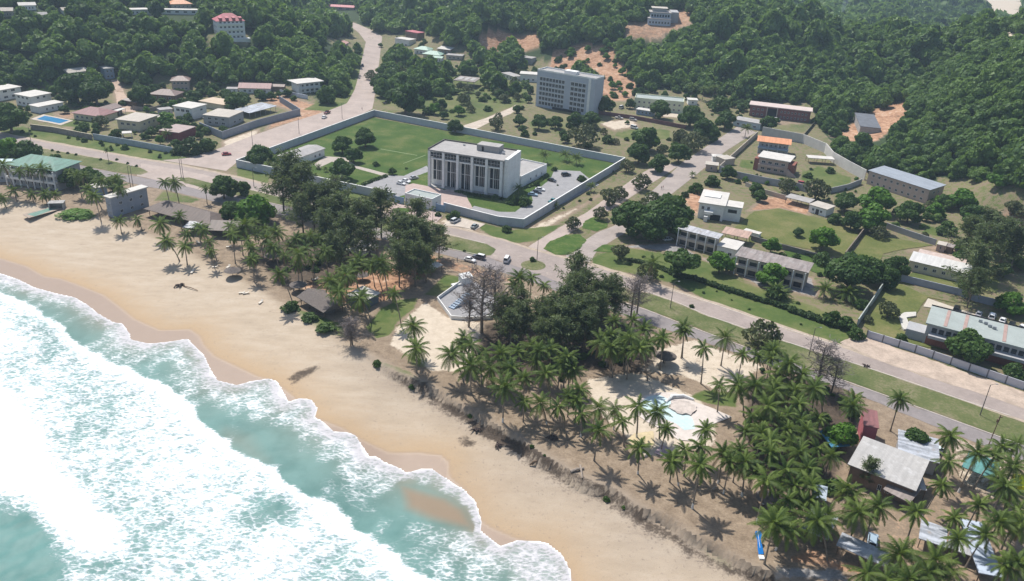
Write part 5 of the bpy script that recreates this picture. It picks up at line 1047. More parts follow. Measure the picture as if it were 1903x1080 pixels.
for k, p, q, c, l in [('suv', kr(742,365), kr(770,300), BK, 'black car leftmost in the pale car park behind the green roof'), ('car', kr(1005,425), kr(1030,370), SV, 'silver car second in the pale car park'), ('suv', kr(1160,455), kr(1185,400), WH, 'white four-wheel drive in the middle of the pale car park'), ('car', kr(1285,500), kr(1310,450), WH, 'white car just right of the white four-wheel drive'), ('car', kr(1395,545), kr(1420,500), BK, 'black car in deep shade right of the white cars'), ('car', kr(1520,582), kr(1560,560), WH, 'white car at the right frame edge of the pale car park')]: car(k, l, p, q, c, cat='car')
car('car', 'white car parked behind the silvery annex roof by the road', kp(1250,125), kp(1190,130), (.6,.68,.68)); car('suv', 'grey four-wheel drive parked behind the long striped shelter', kp(780,795), kp(790,720), (.33,.42,.50), cat='car')
for k, p, q, c, l in [('pickup', kc(755,878), kc(800,885), (.45,.42,.38), 'beige pickup parked in front of the maroon wall'), ('suv', kc(857,890), kc(890,895), (.4,.38,.36), 'beige jeep right of the beige pickup at the maroon wall'), ('van', kc(866,950), kc(900,958), WH, 'white van on the pink yard below the maroon wall'), ('van', kc(772,800), kc(800,790), WH, 'white truck parked left of the pale green block'), ('car', kh(1108,84), kh(1140,84), WH, 'left white car before the dark red block'), ('car', kh(1160,92), kh(1190,94), WH, 'right white car before the dark red block'), ('suv', kh(1352,572), kh(1390,578), (.5,.02,.02), 'bright red vehicle below the pinkish house garden')]: car(k, l, p, q, c, cat='car' if k != 'pickup' else None)

# ---------------------------------------------------------------- lamp posts, poles, people, beach things
POLE = M('dark pole', (.12, .11, .11), .2, 2)
def lamp_post(px, h, label, arm=1.2, az=0.):
    a = at(*px); r = tag(empty('lamp_post', a, az), label, 'lamp post')
    m = MB(); m.tube([(0,0,-.3),(0,0,h*.5),(0,0,h)], [.13,.1,.08], 6); m.build('pole', POLE, r)
    m = MB(); m.tube([(0,0,h-.05),(arm*.6,0,h+.25),(arm,0,h+.3)], .05, 5); m.build('arm', POLE, r); m = MB(); m.box(arm-.05, arm+.55, -.12, .12, h+.22, h+.36); m.build('lamp_head', METAL, r)
for px, h, l in [((337,329), 8.5, 'left lamp post of the pair on the junction grass'), ((341,332), 8.5, 'right lamp post of the pair on the junction grass'), ((243,349), 9, 'left pole of the pair behind the palms by the seaward road'), ((248,350), 9, 'right pole of the pair behind the palms by the seaward road'),
    ((470,274), 8.5, 'lamp post on the valley road nearest the junction'), ((556,249), 8.5, 'lamp post on the valley road beside the compound wall'), ((636,221), 8.5, 'lamp post on the valley road near the compound far corner'), ((472,347), 8, 'lamp post on the grass verge below the compound wall'),
    (kg(413,945), 9, 'lamp post on the median facing the gatehouse'), (kk(1577,335), 8.5, 'lamp post rising behind the round traffic island'), (kl(815,607), 9, 'lamp post on the median before the gallery blocks'), (kl(1835,962), 9, 'lamp post on the median before the sandy lot left end'),
    ((1821,772), 9, 'lamp post on the median nearest the right edge'), ((57,260), 6, 'short pole beside the road at the far left'), (kp(620,-70), 5, 'thin pole near the panel wall')][:14]: lamp_post(px, h, l)
a = at(1833, 838); r = tag(empty('utility_pole', a, .4), 'tall tilted wooden pole with a ragged top beside the seaward road', 'pole')
m = MB(); m.tube([(0,0,-.3),(.2,0,5),(.5,0,10)], [.15,.12,.1], 6); m.build('pole', WOODM, r); m = MB(); m.box(.2, 1.3, -.1, .1, 9.2, 9.45); m.box(-.1, .5, -.15, .15, 8, 8.9); m.build('crossarm', WOODM, r)
def person_mesh():
    V = [(0,0,.95),(0,0,1.2),(0,0,1.42),(0,0,1.5),(0,.01,1.66), (.1,0,.9),(.11,.02,.5),(.11,-.02,.08),(.11,.12,.04), (-.1,0,.9),(-.12,-.06,.5),(-.12,-.1,.08),(-.12,.05,.04),
         (.2,0,1.38),(.27,.0,1.1),(.26,.1,.86), (-.2,0,1.38),(-.28,-.02,1.1),(-.27,.06,.86), (.26,.14,.78), (-.27,.1,.78)]
    E_ = [(0,1),(1,2),(2,3),(3,4),(0,5),(5,6),(6,7),(7,8),(0,9),(9,10),(10,11),(11,12),(2,13),(13,14),(14,15),(15,19),(2,16),(16,17),(17,18),(18,20)]
    Rr = [.14,.13,.15,.06,.1,.09,.065,.045,.04,.09,.065,.045,.04,.07,.05,.038,.07,.05,.038,.035,.035]
    me = bpy.data.meshes.new('person_base'); me.from_pydata(V, E_, []); o = put('person_base', me)
    md = o.modifiers.new('skin', 'SKIN'); sv = me.skin_vertices[0].data
    for i, r in enumerate(Rr): sv[i].radius = (r, r*.8)
    sv[0].use_root = True
    o.modifiers.new('sub', 'SUBSURF').levels = 1
    ev = o.evaluated_get(bpy.context.evaluated_depsgraph_get()); out = bpy.data.meshes.new_from_object(ev); bpy.data.objects.remove(o)
    skin = M('brown skin', (.13, .075, .05), .1, 4, .6); trou = M('dark trousers', (.05, .055, .08), .2, 4)
    out.materials.clear()
    m, nt, b = base('shirt cloth'); oi = nt.nodes.new('ShaderNodeObjectInfo'); nt.links.new(oi.outputs['Color'], b.inputs['Base Color'])
    for mm in (skin, m, trou): out.materials.append(mm)
    for p in out.polygons:
        c = p.center; p.material_index = 2 if c.z < .96 and abs(c.x) < .22 else (1 if c.z < 1.47 and not (abs(c.x) > .24 and c.z < 1.12) else 0); p.use_smooth = True
    return out
PM = person_mesh(); hm = MB()
for k in range(3): hm.disc((0,.0), .105-.02*k, 1.69+.03*k, 1.72+.03*k, 10, 0, .9)
HAIR = hm.mesh('hair', M('black hair', (.015,.012,.01), .2))
for px, c, l in [(kk(990,345), (.08,.08,.1), 'person in dark clothes standing on the sandy roadside'), (kh(312,605), (.1,.1,.12), 'left person of two walking on the side road'), (kh(324,600), (.5,.2,.2), 'right person of two walking on the side road'), (kb(765,812), (.5,.42,.38), 'person walking by the far corner of the compound wall'),
    (kp(1075,830), (.05,.05,.05), 'person in black standing by the short white striped shelter'), (kp(1060,545), (.7,.7,.72), 'person in white beside the beach bar lean-to'), (kg(700,810), (.1,.1,.14), 'person standing at the compound wall behind the layby')]:
    a = at(*px); r = tag(empty('person', a, random.uniform(0, 6)), l, 'person'); o = put('body', PM, r); o.color = (*c, 1); put('hair', HAIR, r)
def parasol(px, s, label):
    a = at(*px); r = tag(empty('thatched_parasol', a), label, 'parasol'); m = MB(); m.tube([(0,0,-.2),(0,0,2.4*s)], .07, 6); m.build('pole', WOODM, r)
    m = MB(); m.disc((0,0), 2.1*s, 1.75*s, 2.1*s, 16, 0, .66); m.disc((0,0), 1.36*s, 2.1*s, 2.75*s, 16, 0, .08); m.build('thatch', THATCH, r)
for px, s, l in [(kj(765,612), 1.25, 'round grey thatched hut on the open sand under leaning palms'), (kj(1250,720), 1.3, 'ragged bluish thatched parasol just behind the long thatched shed'), (kj(1475,895), .9, 'small round thatch cap at the right end of the thatched shed'), (kj(1400,770), 1.1, 'dark parasol behind the thatched shed roof'), (kj(1060,500), 1.3, 'thatched parasol deep under the grove palms'), (kk(290,480), 1.1, 'pale parasol on the red sand in the grove'), (ko(1085,950), 1.2, 'dark thatched parasol under the palms near the eroded edge'), (kl(775,1015), 1.4, 'dark flat thatch parasol beside a palm on the pinkish sand')]: parasol(px, s, l)
def lounger(px, rz, label, mat, g=None):
    a = at(*px); r = tag(empty('beach_lounger', a, rz), label, 'lounger', g); m = MB(); m.box(-.9, .4, -.35, .35, .28, .36); m.prism([(.4,-.35),(1.,-.35),(1.,.35),(.4,.35)], [.28,.7,.7,.28], [.36,.78,.78,.36]); m.build('bed', mat, r)
    for x in (-.8, .3):
        for y in (-.28, .28): bx(r, 'leg', WOODM, x-.03, x+.03, y-.03, y+.03, -.05, .278)
for px, l in [(kj(465,582), 'pale lounger alone on the open sand nearest the palm shadow'), (kj(632,545), 'pale lounger under the two leaning palms'), (kj(730,545), 'cream board-like lounger beside the round thatched hut'), (kj(830,735), 'left lounger of the pair on reddish sand'), (kj(860,738), 'right lounger of the pair on reddish sand'), (kj(970,805), 'lone lounger on reddish sand nearest the sea'), (kj(510,365), 'white lounger near the grey lean-to'), (kj(735,395), 'white lounger below the short brown hut'), (kj(1370,635), 'white lounger between grove trunks')]: lounger(px, random.uniform(0, 3), l, M('pale plastic', (.6, .55, .48), .1, 2))
DRIFT = M('dark driftwood', (.07, .05, .045), .3, 2)
def heap(px, s, label, name='driftwood_heap', cat='driftwood', mat=DRIFT, n=14):
    a = at(*px); r = np.random.default_rng(int(px[0])); m = MB()
    for i in range(n):
        t = r.uniform(0, 6.28); p = np.array([math.cos(t), math.sin(t), 0])*s*r.uniform(0, .5); d = np.array([r.normal(), r.normal(), r.uniform(.0, .5)]); d = d/np.linalg.norm(d)*s*r.uniform(.4, 1)
        m.tube([p-d*.4+[0,0,.1], p+[0,0,.2*s+.1], p+d*.6+[0,0,.15]], [.06*s,.1*s,.03*s], 5)
    o = m.build(name, mat); o.location = tuple(a); tag(o, label, cat)
for px, s, l in [(kn(338,795), 2., 'dark clump of driftwood on the sand left of its twin'), (kn(493,908), 2., 'dark clump of driftwood nearest the broken log'), (kn(900,850), 2.2, 'ring of dark debris under the palms above the scarp'), (kj(375,685), 2.4, 'dark heap of dead palm fronds lying on the wide sand'), (km(740,722), 1.5, 'dark dead shrub on the median by the sandy lot')]: heap(px, s, l)
for p, q, rr, l in [(kj(400,685), kj(505,718), .16, 'thin palm trunk lying beside the dead fronds heap'), ((998,858), (984,866), .3, 'dark broken log sticking out of the scarp'), ((1060,878), (1085,872), .35, 'pale fallen palm trunk bent over the scarp'), ((1078,866), (1082,890), .25, 'short pale stump lying on the scarp'), (ko(690,840), ko(730,820), .3, 'whitish fallen trunk between palms in the sandy grove')]:
    a, b = at(*p), at(*q); d = b-a; m = MB(); m.tube([(0,0,.2), tuple(d*.5+[0,0,.5]), tuple(d+[0,0,.25])], [rr, rr*.9, rr*.6], 7); o = m.build('fallen_trunk', M('bleached wood', (.30,.25,.21), .25, 2) if 'pale' in l or 'whit' in l else WOODM); o.location = tuple(a); tag(o, l, 'log')
# blue banner on the eroded edge
a = at(1415, 1037); r = tag(empty('beach_banner', a), 'bright blue leaning feather banner on the eroded beach edge', 'banner')
b = onz(1408, 987, a[2]+2.2)-a; m = MB(); m.tube([(0,0,-.2), tuple(b*.5), tuple(b*1.02)], .06, 5); m.build('pole', M('white pole', (.7,.7,.7), .05), r)
BANN = foliage('blue banner cloth', (.015, .25, .75), (.03, .33, .85), .3, 0.); m = MB(); k = []
for i in range(9):
    t = .14+.86*i/8; w_ = (.75+.2*math.sin(t*6)+.9*(t > .7)*(1-abs(t-.86)/.16)); p = b*t; k.append((p, w_))
for (p, w0), (q, w1) in zip(k[:-1], k[1:]):
    m.quad(tuple(p+[-w0*.5,-.05,0]), tuple(p+[w0*.6,.04,0]), tuple(q+[w1*.6,.04,0]), tuple(q+[-w1*.5,-.05,0])); m.quad(tuple(p+[-w0*.5,-.01,0]), tuple(q+[-w1*.5,-.01,0]), tuple(q+[w1*.6,.08,0]), tuple(p+[w0*.6,.08,0]))
m.build('cloth', BANN, r); bx(r, 'base', WHITE, -.5, .5, -.5, .5, -.1, .3)
# kerbs of the median (pale, raised)
def kerb(px, h=.13):
    P = resample(P2(px), 140); m = MB()
    for p, q in zip(P[:-1], P[1:]):
        e = (q-p)/np.linalg.norm(q-p); nn = np.array([-e[1], e[0]])*.14; m.prism([tuple(p-nn), tuple(q-nn), tuple(q+nn), tuple(p+nn)], -.02, h)
    tag(m.build('kerb', M('pale kerb stone', (.52,.47,.42), .15, .8)), kind='structure')
kerb([(x, y-1) for x, y in S_T if 1090 < x < 2000]); kerb([(x, y+1) for x, y in N_B if 1090 < x < 2000]); kerb([(x, y-1) for x, y in S_T if 340 < x < 910]); kerb([(x, y+1) for x, y in N_B if 340 < x < 905])
kerb([(x, y-1) for x, y in N_T if 1100 < x < 1570])
# smoke drifting up from the far valley
a = onz(1546, 44, 14); m = MB(); P = []
for i in range(9): t = i/8; P.append(a+np.array([3+14*t+3*math.sin(t*5), 8*t, 70*t-3]))
m.tube([tuple(p-a) for p in P], [1.2+8*(i/8)**1.1+.8*math.sin(i*1.7)*(i > 0) for i in range(9)], 10)
mt = bpy.data.materials.new('smoke'); mt.use_nodes = True; nt = mt.node_tree; nt.nodes.remove(nt.nodes['Principled BSDF']); pv = nt.nodes.new('ShaderNodeVolumePrincipled'); pv.inputs['Color'].default_value = (.62,.74,.9,1); pv.inputs['Density'].default_value = .035
nt.links.new(pv.outputs[0], nt.nodes['Material Output'].inputs['Volume']); o = m.build('smoke', mt, smooth=True); o.location = tuple(a); tag(o, 'bluish smoke plume rising from the far wooded valley', 'smoke', kind='stuff')
# ---------------------------------------------------------------- vegetation
F_DARK = foliage('dark broadleaf', (.018,.055,.012), (.085,.155,.030), .3); F_FOREST = foliage('forest leaves', (.020,.064,.020), (.165,.262,.060), .3, .6); F_BRIGHT = foliage('bright leaves', (.045,.125,.012), (.12,.24,.025), .3)
F_OLIVE = foliage('olive leaves', (.055,.072,.030), (.115,.135,.06)); F_CAS = foliage('casuarina needles', (.030,.060,.024), (.150,.190,.080), .34); F_PALM = foliage('palm fronds', (.016,.050,.009), (.145,.200,.032), .22, .25); F_GREY = foliage('bare twigs', (.10,.085,.085), (.19,.165,.17), .1)
F_BUSH = foliage('scrub leaves', (.030,.075,.012), (.080,.14,.028)); F_HEDGE = foliage('hedge leaves', (.018,.045,.010), (.045,.085,.018)); F_DEADP = foliage('dead palm fronds', (.12,.095,.05), (.24,.18,.09), .2)
def leafcloud(lobes, n, size, seed, up=.25, jit=.75, aspect=1.0):
    r = np.random.default_rng(seed); L = np.array(lobes, float); vol = (L[:, 3]*L[:, 4]*L[:, 5])**(2/3); pick = r.choice(len(L), n*2, p=vol/vol.sum()); B = L[pick]
    d = r.normal(size=(n*2, 3)); d[:, 2] += up; d /= np.linalg.norm(d, axis=1)[:, None]
    p = B[:, :3]+d*B[:, 3:6]*r.uniform(.72, 1.06, (n*2, 1))
    ins = np.zeros(n*2, bool)
    for k, l in enumerate(L):
        q = ((p-l[:3])/(l[3:6]*.82)); ins |= ((q*q).sum(1) < 1) & (pick != k)
    keep = np.nonzero(~ins)[0][:n]; p, d, B, pick = p[keep], d[keep], B[keep], pick[keep]; n = len(p)
    nr = d*(1/B[:, 3:6]); nr /= np.linalg.norm(nr, axis=1)[:, None]; nr = nr+r.normal(size=(n, 3))*jit*.6; nr /= np.linalg.norm(nr, axis=1)[:, None]
    a = np.cross(nr, r.normal(size=(n, 3))); a /= np.linalg.norm(a, axis=1)[:, None]; b = np.cross(nr, a)
    s = size*r.uniform(.55, 1.35, (n, 1)); V = np.stack([p-a*s-b*s*.6*aspect, p+a*s*.8-b*s*.8*aspect+nr*s*.2, p+a*s+b*s*.7*aspect, p-a*s*.7+b*s*aspect+nr*s*.15], 1)
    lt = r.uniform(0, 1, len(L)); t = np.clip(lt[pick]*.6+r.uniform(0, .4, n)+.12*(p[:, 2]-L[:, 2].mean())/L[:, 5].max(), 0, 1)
    return V.reshape(-1, 3), np.arange(4*n).reshape(-1, 4), np.repeat(t, 4)
def tree_lobes(seed, nl, flat=.75, spread=.62):
    r = np.random.default_rng(seed); L = [(0, 0, .95, .62, .62, .60*flat/.75)]
    for i in range(nl):
        a = 2*math.pi*i/nl+r.uniform(-.4, .4); d = spread*r.uniform(.75, 1.1); s = r.uniform(.30, .50)
        L.append((d*math.cos(a), d*math.sin(a), (.82 if flat > .5 else 1.1)+r.uniform(-.34, .30), s, s, s*flat))
    for i in range(max(2, nl//3)):
        a = r.uniform(0, 6.28); d = r.uniform(.05, .4); s = r.uniform(.28, .42); L.append((d*math.cos(a), d*math.sin(a), (.95 if flat > .5 else 1.15)+r.uniform(.25, .5)*flat/.75, s, s, s*flat))
    return L
def trunk_mesh(seed, lobes, r0=.075):
    r = np.random.default_rng(seed); m = MB(); b = np.array([r.uniform(-.05, .05), r.uniform(-.05, .05), .42])
    m.tube([(0,0,-.15), tuple(b*.5), tuple(b), (b[0], b[1], 1.0)], [r0*1.3, r0, r0*.8, r0*.3], 7)
    for l in lobes[1:7]:
        e = np.array(l[:3]); m.tube([tuple(b), tuple(b*.45+e*.55+[0,0,-.08]), tuple(e)], [r0*.55, r0*.38, r0*.12], 5)
    return m.mesh('trunk', BARK)
def tree_kind(key, mat, nvar, n, size, nl, flat, spread, up=.25, jit=.75, r0=.075, aspect=1.):
    out = []
    for k in range(nvar):
        s = hash(key) % 1 + 100*len(key)+k*7+sum(map(ord, key)); lb = tree_lobes(s, nl, flat, spread); V, Fq, t = leafcloud(lb, n, size, s, up, jit, aspect)
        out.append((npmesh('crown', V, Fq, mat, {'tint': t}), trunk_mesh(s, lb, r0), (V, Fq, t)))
    return out
KIND = {'dark': tree_kind('dark', F_DARK, 5, 2300, .072, 9, .75, .62), 'bright': tree_kind('bright', F_BRIGHT, 3, 1300, .09, 8, .7, .6), 'olive': tree_kind('olive', F_OLIVE, 3, 700, .08, 8, .8, .66, .2, 1.1),
        'forest': tree_kind('forest', F_FOREST, 6, 620, .14, 8, .8, .6), 'wood': tree_kind('wood', F_FOREST, 6, 1500, .095, 9, .8, .6), 'bush': tree_kind('bush', F_BUSH, 3, 800, .10, 8, .7, .65, .35, .9, .03), 'flat': tree_kind('flat', F_DARK, 1, 1300, .08, 10, .38, .72), 'hedge': tree_kind('hedge', F_HEDGE, 2, 700, .1, 8, .8, .6)}
KIND['creeper'] = tree_kind('creeper', F_BRIGHT, 2, 1600, .06, 11, .7, .7, .5, 1., .03); LOW = ('bush', 'hedge', 'creeper')
for k in LOW:     # sit low on the ground
    for c, t, (V, Fq, tt) in KIND[k]:
        co = np.empty(len(c.vertices)*3, np.float32); c.vertices.foreach_get('co', co); co[2::3] = (co[2::3]-.42); c.vertices.foreach_set('co', co)
_tn = {}
def tree(px, wpx, kind, label=None, cat='tree', group=None, name='tree', zs=1., parts=True, h0=None):
    hc = .95 if kind not in LOW else .55
    P = at(*px, 0.); 
    for _ in range(4):
        R = wpx/2*mpp(P+[0, 0, 2])*1.06; P = at(px[0], px[1], hc*R*zs)
    k = _tn.get(kind, 0); _tn[kind] = k+1; v = KIND[kind][k % len(KIND[kind])]
    r = tag(empty(name, P, random.uniform(0, 6.28), (R, R, R*zs)), label, cat, group)
    put('trunk', v[1], r) if kind not in LOW else None
    put('crown' if kind not in LOW else 'foliage', v[0], r); return r
# labelled garden and street trees: (crop, x, y, width in crop pixels, kind, label)
T = [(ka,60,860,240,'dark','big dark tree at the far left beside the swimming pool'),(ka,560,640,250,'dark','broad dark tree right of the beige roof in the left quarter'),(ka,700,655,230,'dark','dark leafy tree left of the pinkish dirt track'),(ka,1040,700,175,'dark','round dense dark tree right of the pinkish dirt track'),
 (ka,1230,872,130,'bright','leafy tree between the two cream villas'),(ka,1380,868,90,'bush','round shrub before the tall white villa house'),(ka,740,890,110,'olive','greyish shrubby tree before the carport canopy'),(ka,1740,740,160,'dark','dark tree right of the sand-coloured roof'),(ka,1430,715,120,'bush','green bush behind the sand-coloured roof'),(ka,1240,960,90,'dark','dark tree left of the maroon outbuilding'),
 (ka,1030,900,80,'bush','low shrub in front of the cream flat-roofed villa'),(ka,850,980,90,'bush','bush behind the blue-grey street wall'),(ka,1480,640,90,'dark','dark tree left of the dark red gable roof'),(ka,900,760,60,'bush','little bush beside the dirt track'),
 (ke,1520,160,150,'bush','dense corner shrub beside the red car'),(ke,1400,175,170,'hedge','dark clipped hedge corner left of the dense shrub'),(ke,1300,200,90,'hedge','dark hedge at the end of the blue-grey street wall'),(ke,920,172,60,'bush','small shrub on the verge before the street wall'),(ke,620,120,50,'bush','tiny shrub on the left verge'),
 (kb,1080,715,260,'dark','big dark tree at the edge of the overgrown plot'),(kb,900,600,150,'dark','dark tree at the right side of the valley road'),(kb,830,545,85,'olive','sparse olive tree overhanging the valley road'),(kb,1020,365,115,'dark','round dark tree before the white valley house'),(kb,1180,620,180,'dark','dark tree left of the derelict frame'),(kb,1300,560,150,'dark','dark tree behind the derelict frame'),
 (kb,900,330,35,'dark','tiny round tree at the upper valley road bend'),(kb,1000,500,110,'olive','pale tree on the sandy bank above the valley road'),
 (kf,165,350,190,'dark','broad tree at the near left corner inside the compound'),(kf,270,398,100,'bright','bright low tree left of the pavilion'),(kf,775,262,150,'dark','round tree left of its twin on the compound lawn'),(kf,945,215,155,'dark','round tree farthest out on the compound lawn'),(kf,860,345,125,'dark','tree right of the pavilion yard'),(kf,775,445,170,'dark','round tree near the front compound wall'),(kf,1025,415,55,'bush','small tree alone on the lower compound lawn'),(kf,1145,465,60,'dark','small tree beside the left parking court'),(kf,1610,130,115,'dark','dark tree straddling the far compound wall'),(kf,1250,447,24,'bush','tiny shrub on the lawn left of the embassy'),
 (kf,150,735,270,'bright','bright green spreading tree at the left edge of the dark grove'),(kf,40,590,120,'dark','dark broad tree right of the lone palms by the road'),(ke,1640,460,190,'dark','dark bushy tree beside the fan palm above the brown roofs'),
 (kg,880,110,110,'olive','greyish tree just beyond the far compound wall'),(kg,1055,90,95,'dark','narrow dark tree left of the tower foot'),(kg,1200,100,125,'dark','dark tree before the left end of the tower'),(kg,1320,100,105,'dark','conical dark tree before the tower middle'),(kg,1470,95,150,'dark','dark tree before the right half of the tower'),(kg,1580,85,130,'dark','dark tree at the right foot of the tower'),(kg,1530,190,200,'olive','grey-green broad tree beyond the wall behind the date palms'),(kg,1700,235,90,'bush','leafy bush near the small grass garden'),
 (kg,1310,452,50,'bush','clipped shrub at the head of the embassy car park'),(kg,1510,520,70,'bush','dark shrub by the black jeep'),(kg,1440,845,115,'olive','small olive tree on the corner of the grass island'),(kg,1720,650,150,'olive','olive roadside tree at the fork nearest the compound'),(kg,1790,620,120,'olive','olive roadside tree right behind the fork tree'),(kg,1650,770,110,'olive','olive roadside tree at the lower left of the fork group'),
 (kg,960,895,75,'bush','dark shrub on the verge below the compound corner'),(kg,570,795,105,'bush','leafy shrub beside the parked white estate car'),(kg,450,785,50,'bush','small dark bush left of the leafy wall shrub'),(kg,1090,690,110,'bush','dark bush bed at the right front of the embassy'),(kg,1010,680,100,'bush','dark bush bed at the embassy corner'),(kg,880,660,60,'bush','low shrub below the embassy columns'),(kg,1180,560,50,'bush','low shrub beside the annex'),
 (kh,530,60,165,'dark','dark tree left of the orange dirt patch behind the oak row'),(kh,640,150,180,'dark','dark tree at the upper end of the street row'),(kh,790,85,150,'dark','dark tree right of the dirt patch beside the blue-grey house'),(kh,460,205,130,'olive','grey tree at the upper left of the street row'),(kh,560,235,170,'olive','grey-green tree in the middle of the street row'),(kh,690,195,120,'dark','dark tree overhanging the upper side road'),(kh,450,330,160,'dark','dark tree casting shade on the side road'),(kh,200,220,200,'dark','big dark tree below the small grass garden'),(kh,150,330,170,'dark','dark tree in the left of the street row'),(kh,300,400,155,'dark','dark tree standing on the near left of the side road'),
 (kh,160,540,140,'olive','olive tree between the two road forks'),(kh,60,420,110,'olive','olive tree left of the dark street trees'),(kh,690,540,120,'bush','bright bush at the kiosk corner'),(kh,570,590,120,'bush','green bush along the side road by the villa'),(kh,490,640,60,'hedge','dark bush at the villa drive'),(kh,810,470,115,'dark','dark tree in front of the grey garden wall'),(kh,240,690,190,'olive','olive tree behind the big dark tree group'),
 (kh,100,810,280,'dark','big dark tree at the left of the near group of three'),(kh,370,770,320,'dark','big dark tree in the middle of the near group of three'),(kh,440,880,200,'dark','dark tree shading the parked white car'),(kh,230,860,260,'dark','dark lower tree in front of the big group'),(kh,1020,600,110,'dark','dark tree behind the white villa'),(kh,1045,645,95,'dark','dark round tree right of the white villa'),(kh,880,545,50,'bush','pale bush behind the white villa roof'),
 (kh,1250,570,130,'olive','olive tree left of the red vehicle'),(kh,1460,590,190,'olive','dark olive tree right of the red vehicle'),(kh,1680,690,160,'dark','dark round tree beyond the small white cottage'),(kh,1325,915,78,'dark','small round tree left of the bright dome tree'),(kh,1515,950,215,'bright','bright green dome-shaped tree on the dry lawn'),(kh,1130,1010,140,'bright','green tree behind the gallery block roof'),(kh,1600,820,120,'bush','green shrubs right of the white cottage'),(kh,1560,460,70,'bush','shrub in the terraced garden'),(kh,1400,500,60,'bush','grey shrub beside the stair house'),
 (ki,830,340,230,'bright','tall pale green tree left of the dark purple tree'),(ki,800,480,230,'bright','lower green tree before the tall pale one'),(ki,1065,440,190,'dark','tall dark tree before the long pink building'),(ki,845,590,115,'olive','small olive tree on the second dry lawn'),(ki,640,510,150,'dark','dark shrubby tree at the lawn wall end'),(ki,1250,430,130,'bright','yellow-green round tree right of the long pink building'),(ki,1460,340,190,'bright','green tree at the foot of the right hill'),(ki,1720,200,150,'bright','pale green tree standing before the right hillside'),(ki,1880,225,100,'bright','pale green tree at the right edge below the hill'),
 (ki,1540,470,180,'dark','upper dark tree left of the rubble pit'),(ki,1340,570,150,'bush','green bush left of the dark casuarina group'),(ki,640,885,320,'dark','large dark tree behind the greenish wall'),(ki,800,870,220,'dark','dark tree before the left end of the cream building'),(ki,970,845,190,'dark','dark tree overlapping the cream building'),(ki,900,930,180,'dark','lower dark tree before the cream building'),(ki,430,800,140,'bush','round bush behind the second gallery block'),(ki,1720,905,85,'olive','pale bare-looking shrub right of the dark casuarina'),
 (ki,1500,1000,150,'dark','dark tree foot left of the bluish wall gap'),(km,1810,235,200,'bright','bright green tree at the right edge behind the car park'),(kl,900,265,250,'flat','flat-topped spreading tree on the verge'),(kl,1190,255,190,'bright','bright tree left before the gallery block'),(kl,1295,275,110,'bright','small bright tree beside the gallery block entrance'),(kl,1570,335,205,'bright','bright green tree before the right half of the gallery block'),(kl,450,185,140,'olive','low sparse bush on the verge'),(kl,650,320,150,'olive','low windswept shrub on the bare earth bank'),
 (kl,1480,790,270,'olive','wispy grey-green tree between the carriageways'),(km,1500,560,280,'dark','big dark green tree in front of the green-roofed block'),(km,910,290,150,'olive','thin pale tree beside the white ramp'),(km,500,360,150,'bush','upper bush at the end of the hedge'),(km,600,400,150,'bush','middle bush at the end of the hedge'),(km,670,470,130,'bush','lowest bush at the end of the hedge'),(km,715,260,110,'bush','yellowish bush against the greenish wall'),(km,1000,510,95,'bush','bright flat shrub inside the panel wall'),(km,1840,750,150,'bush','leafy shrub inside the panel wall at right'),(km,760,365,70,'olive','small thin shrub near the greenish wall'),
 (ko,1640,425,250,'bright','bright green almond tree beside the red shed wall'),(kp,1120,30,220,'dark','round green tree behind the silvery annex roof'),(ke,60,185,210,'bright','bright green tree by the road at the far left'),(ke,190,205,220,'dark','dark tree behind the hotel roof'),(ke,400,272,120,'dark','dark round tree right of the hotel roof'),(ku,60,260,140,'dark','dark tree before the pale blue hotel wing'),(ku,830,500,270,'dark','dark tree at the right end of the green-roofed hotel'),(ku,1050,490,270,'dark','dark tree midway between hotel and white-roofed block'),(ku,1330,570,210,'dark','dark tree behind the white-roofed beach block'),(ku,430,420,120,'dark','small dark tree before the hotel balconies'),
 (kj,900,120,230,'bright','green tree behind the shorter brown hut'),(kj,750,130,180,'dark','dark tree behind the brown restaurant roof end'),(kj,1330,910,130,'bush','bright green scrub nearest the beach below the thatched shed'),(kj,1450,985,160,'bush','bright green scrub at the sand edge right of the thatched shed'),(kj,1190,830,140,'bush','dark scrub left of the thatched shed'),(kn,1340,0,10,'bush','tiny scrub plant under the far palms'),
 (ku,860,930,330,'bush','bright green creeping scrub beside the greenish trough'),(ku,1000,960,180,'bush','grey-green scrub right of the creeping scrub'),((crop(400,600,3.57)),1305,425,55,'bush','small bright shrub on the scarp edge'),((crop(400,600,3.57)),1080,270,70,'bush','green tuft at the start of the scarp'),(kp,-50,240,90,'bush','dark round shrub under the striped grove palms'),
 (kp,500,370,170,'bush','dark green shrub left of the beach bar'),(ks,290,300,40,'bush','small dark shrub near the blue stall'),(ki,80,1040,150,'bush','dark shrub behind the hedge by the gallery block'),(ki,1090,120,100,'bush','green scrub above the long pink building'),(kd,-50,780,120,'bush','scrub left behind the dark red block'),(kc,1860,900,120,'dark','tree right of the blue-grey house'),(kc,1500,770,160,'bush','green bank shrubs right of the tiny white hut'),(kc,1290,850,180,'dark','dark tree before the pale green block right end'),(kc,650,760,150,'dark','dark tree right of the tower foot'),(kc,840,760,80,'dark','narrow dark tree before the pale green block'),(kc,1060,800,150,'dark','grey-green tree before the pale green block middle'),
 (kc,1720,590,200,'wood','round-crowned tree at the forest edge above the dark red block'),(kd,1590,95,220,'wood','tall round tree crowning the right ridge'),(kd,1500,140,150,'wood','lower tree left of the ridge crowning tree')]
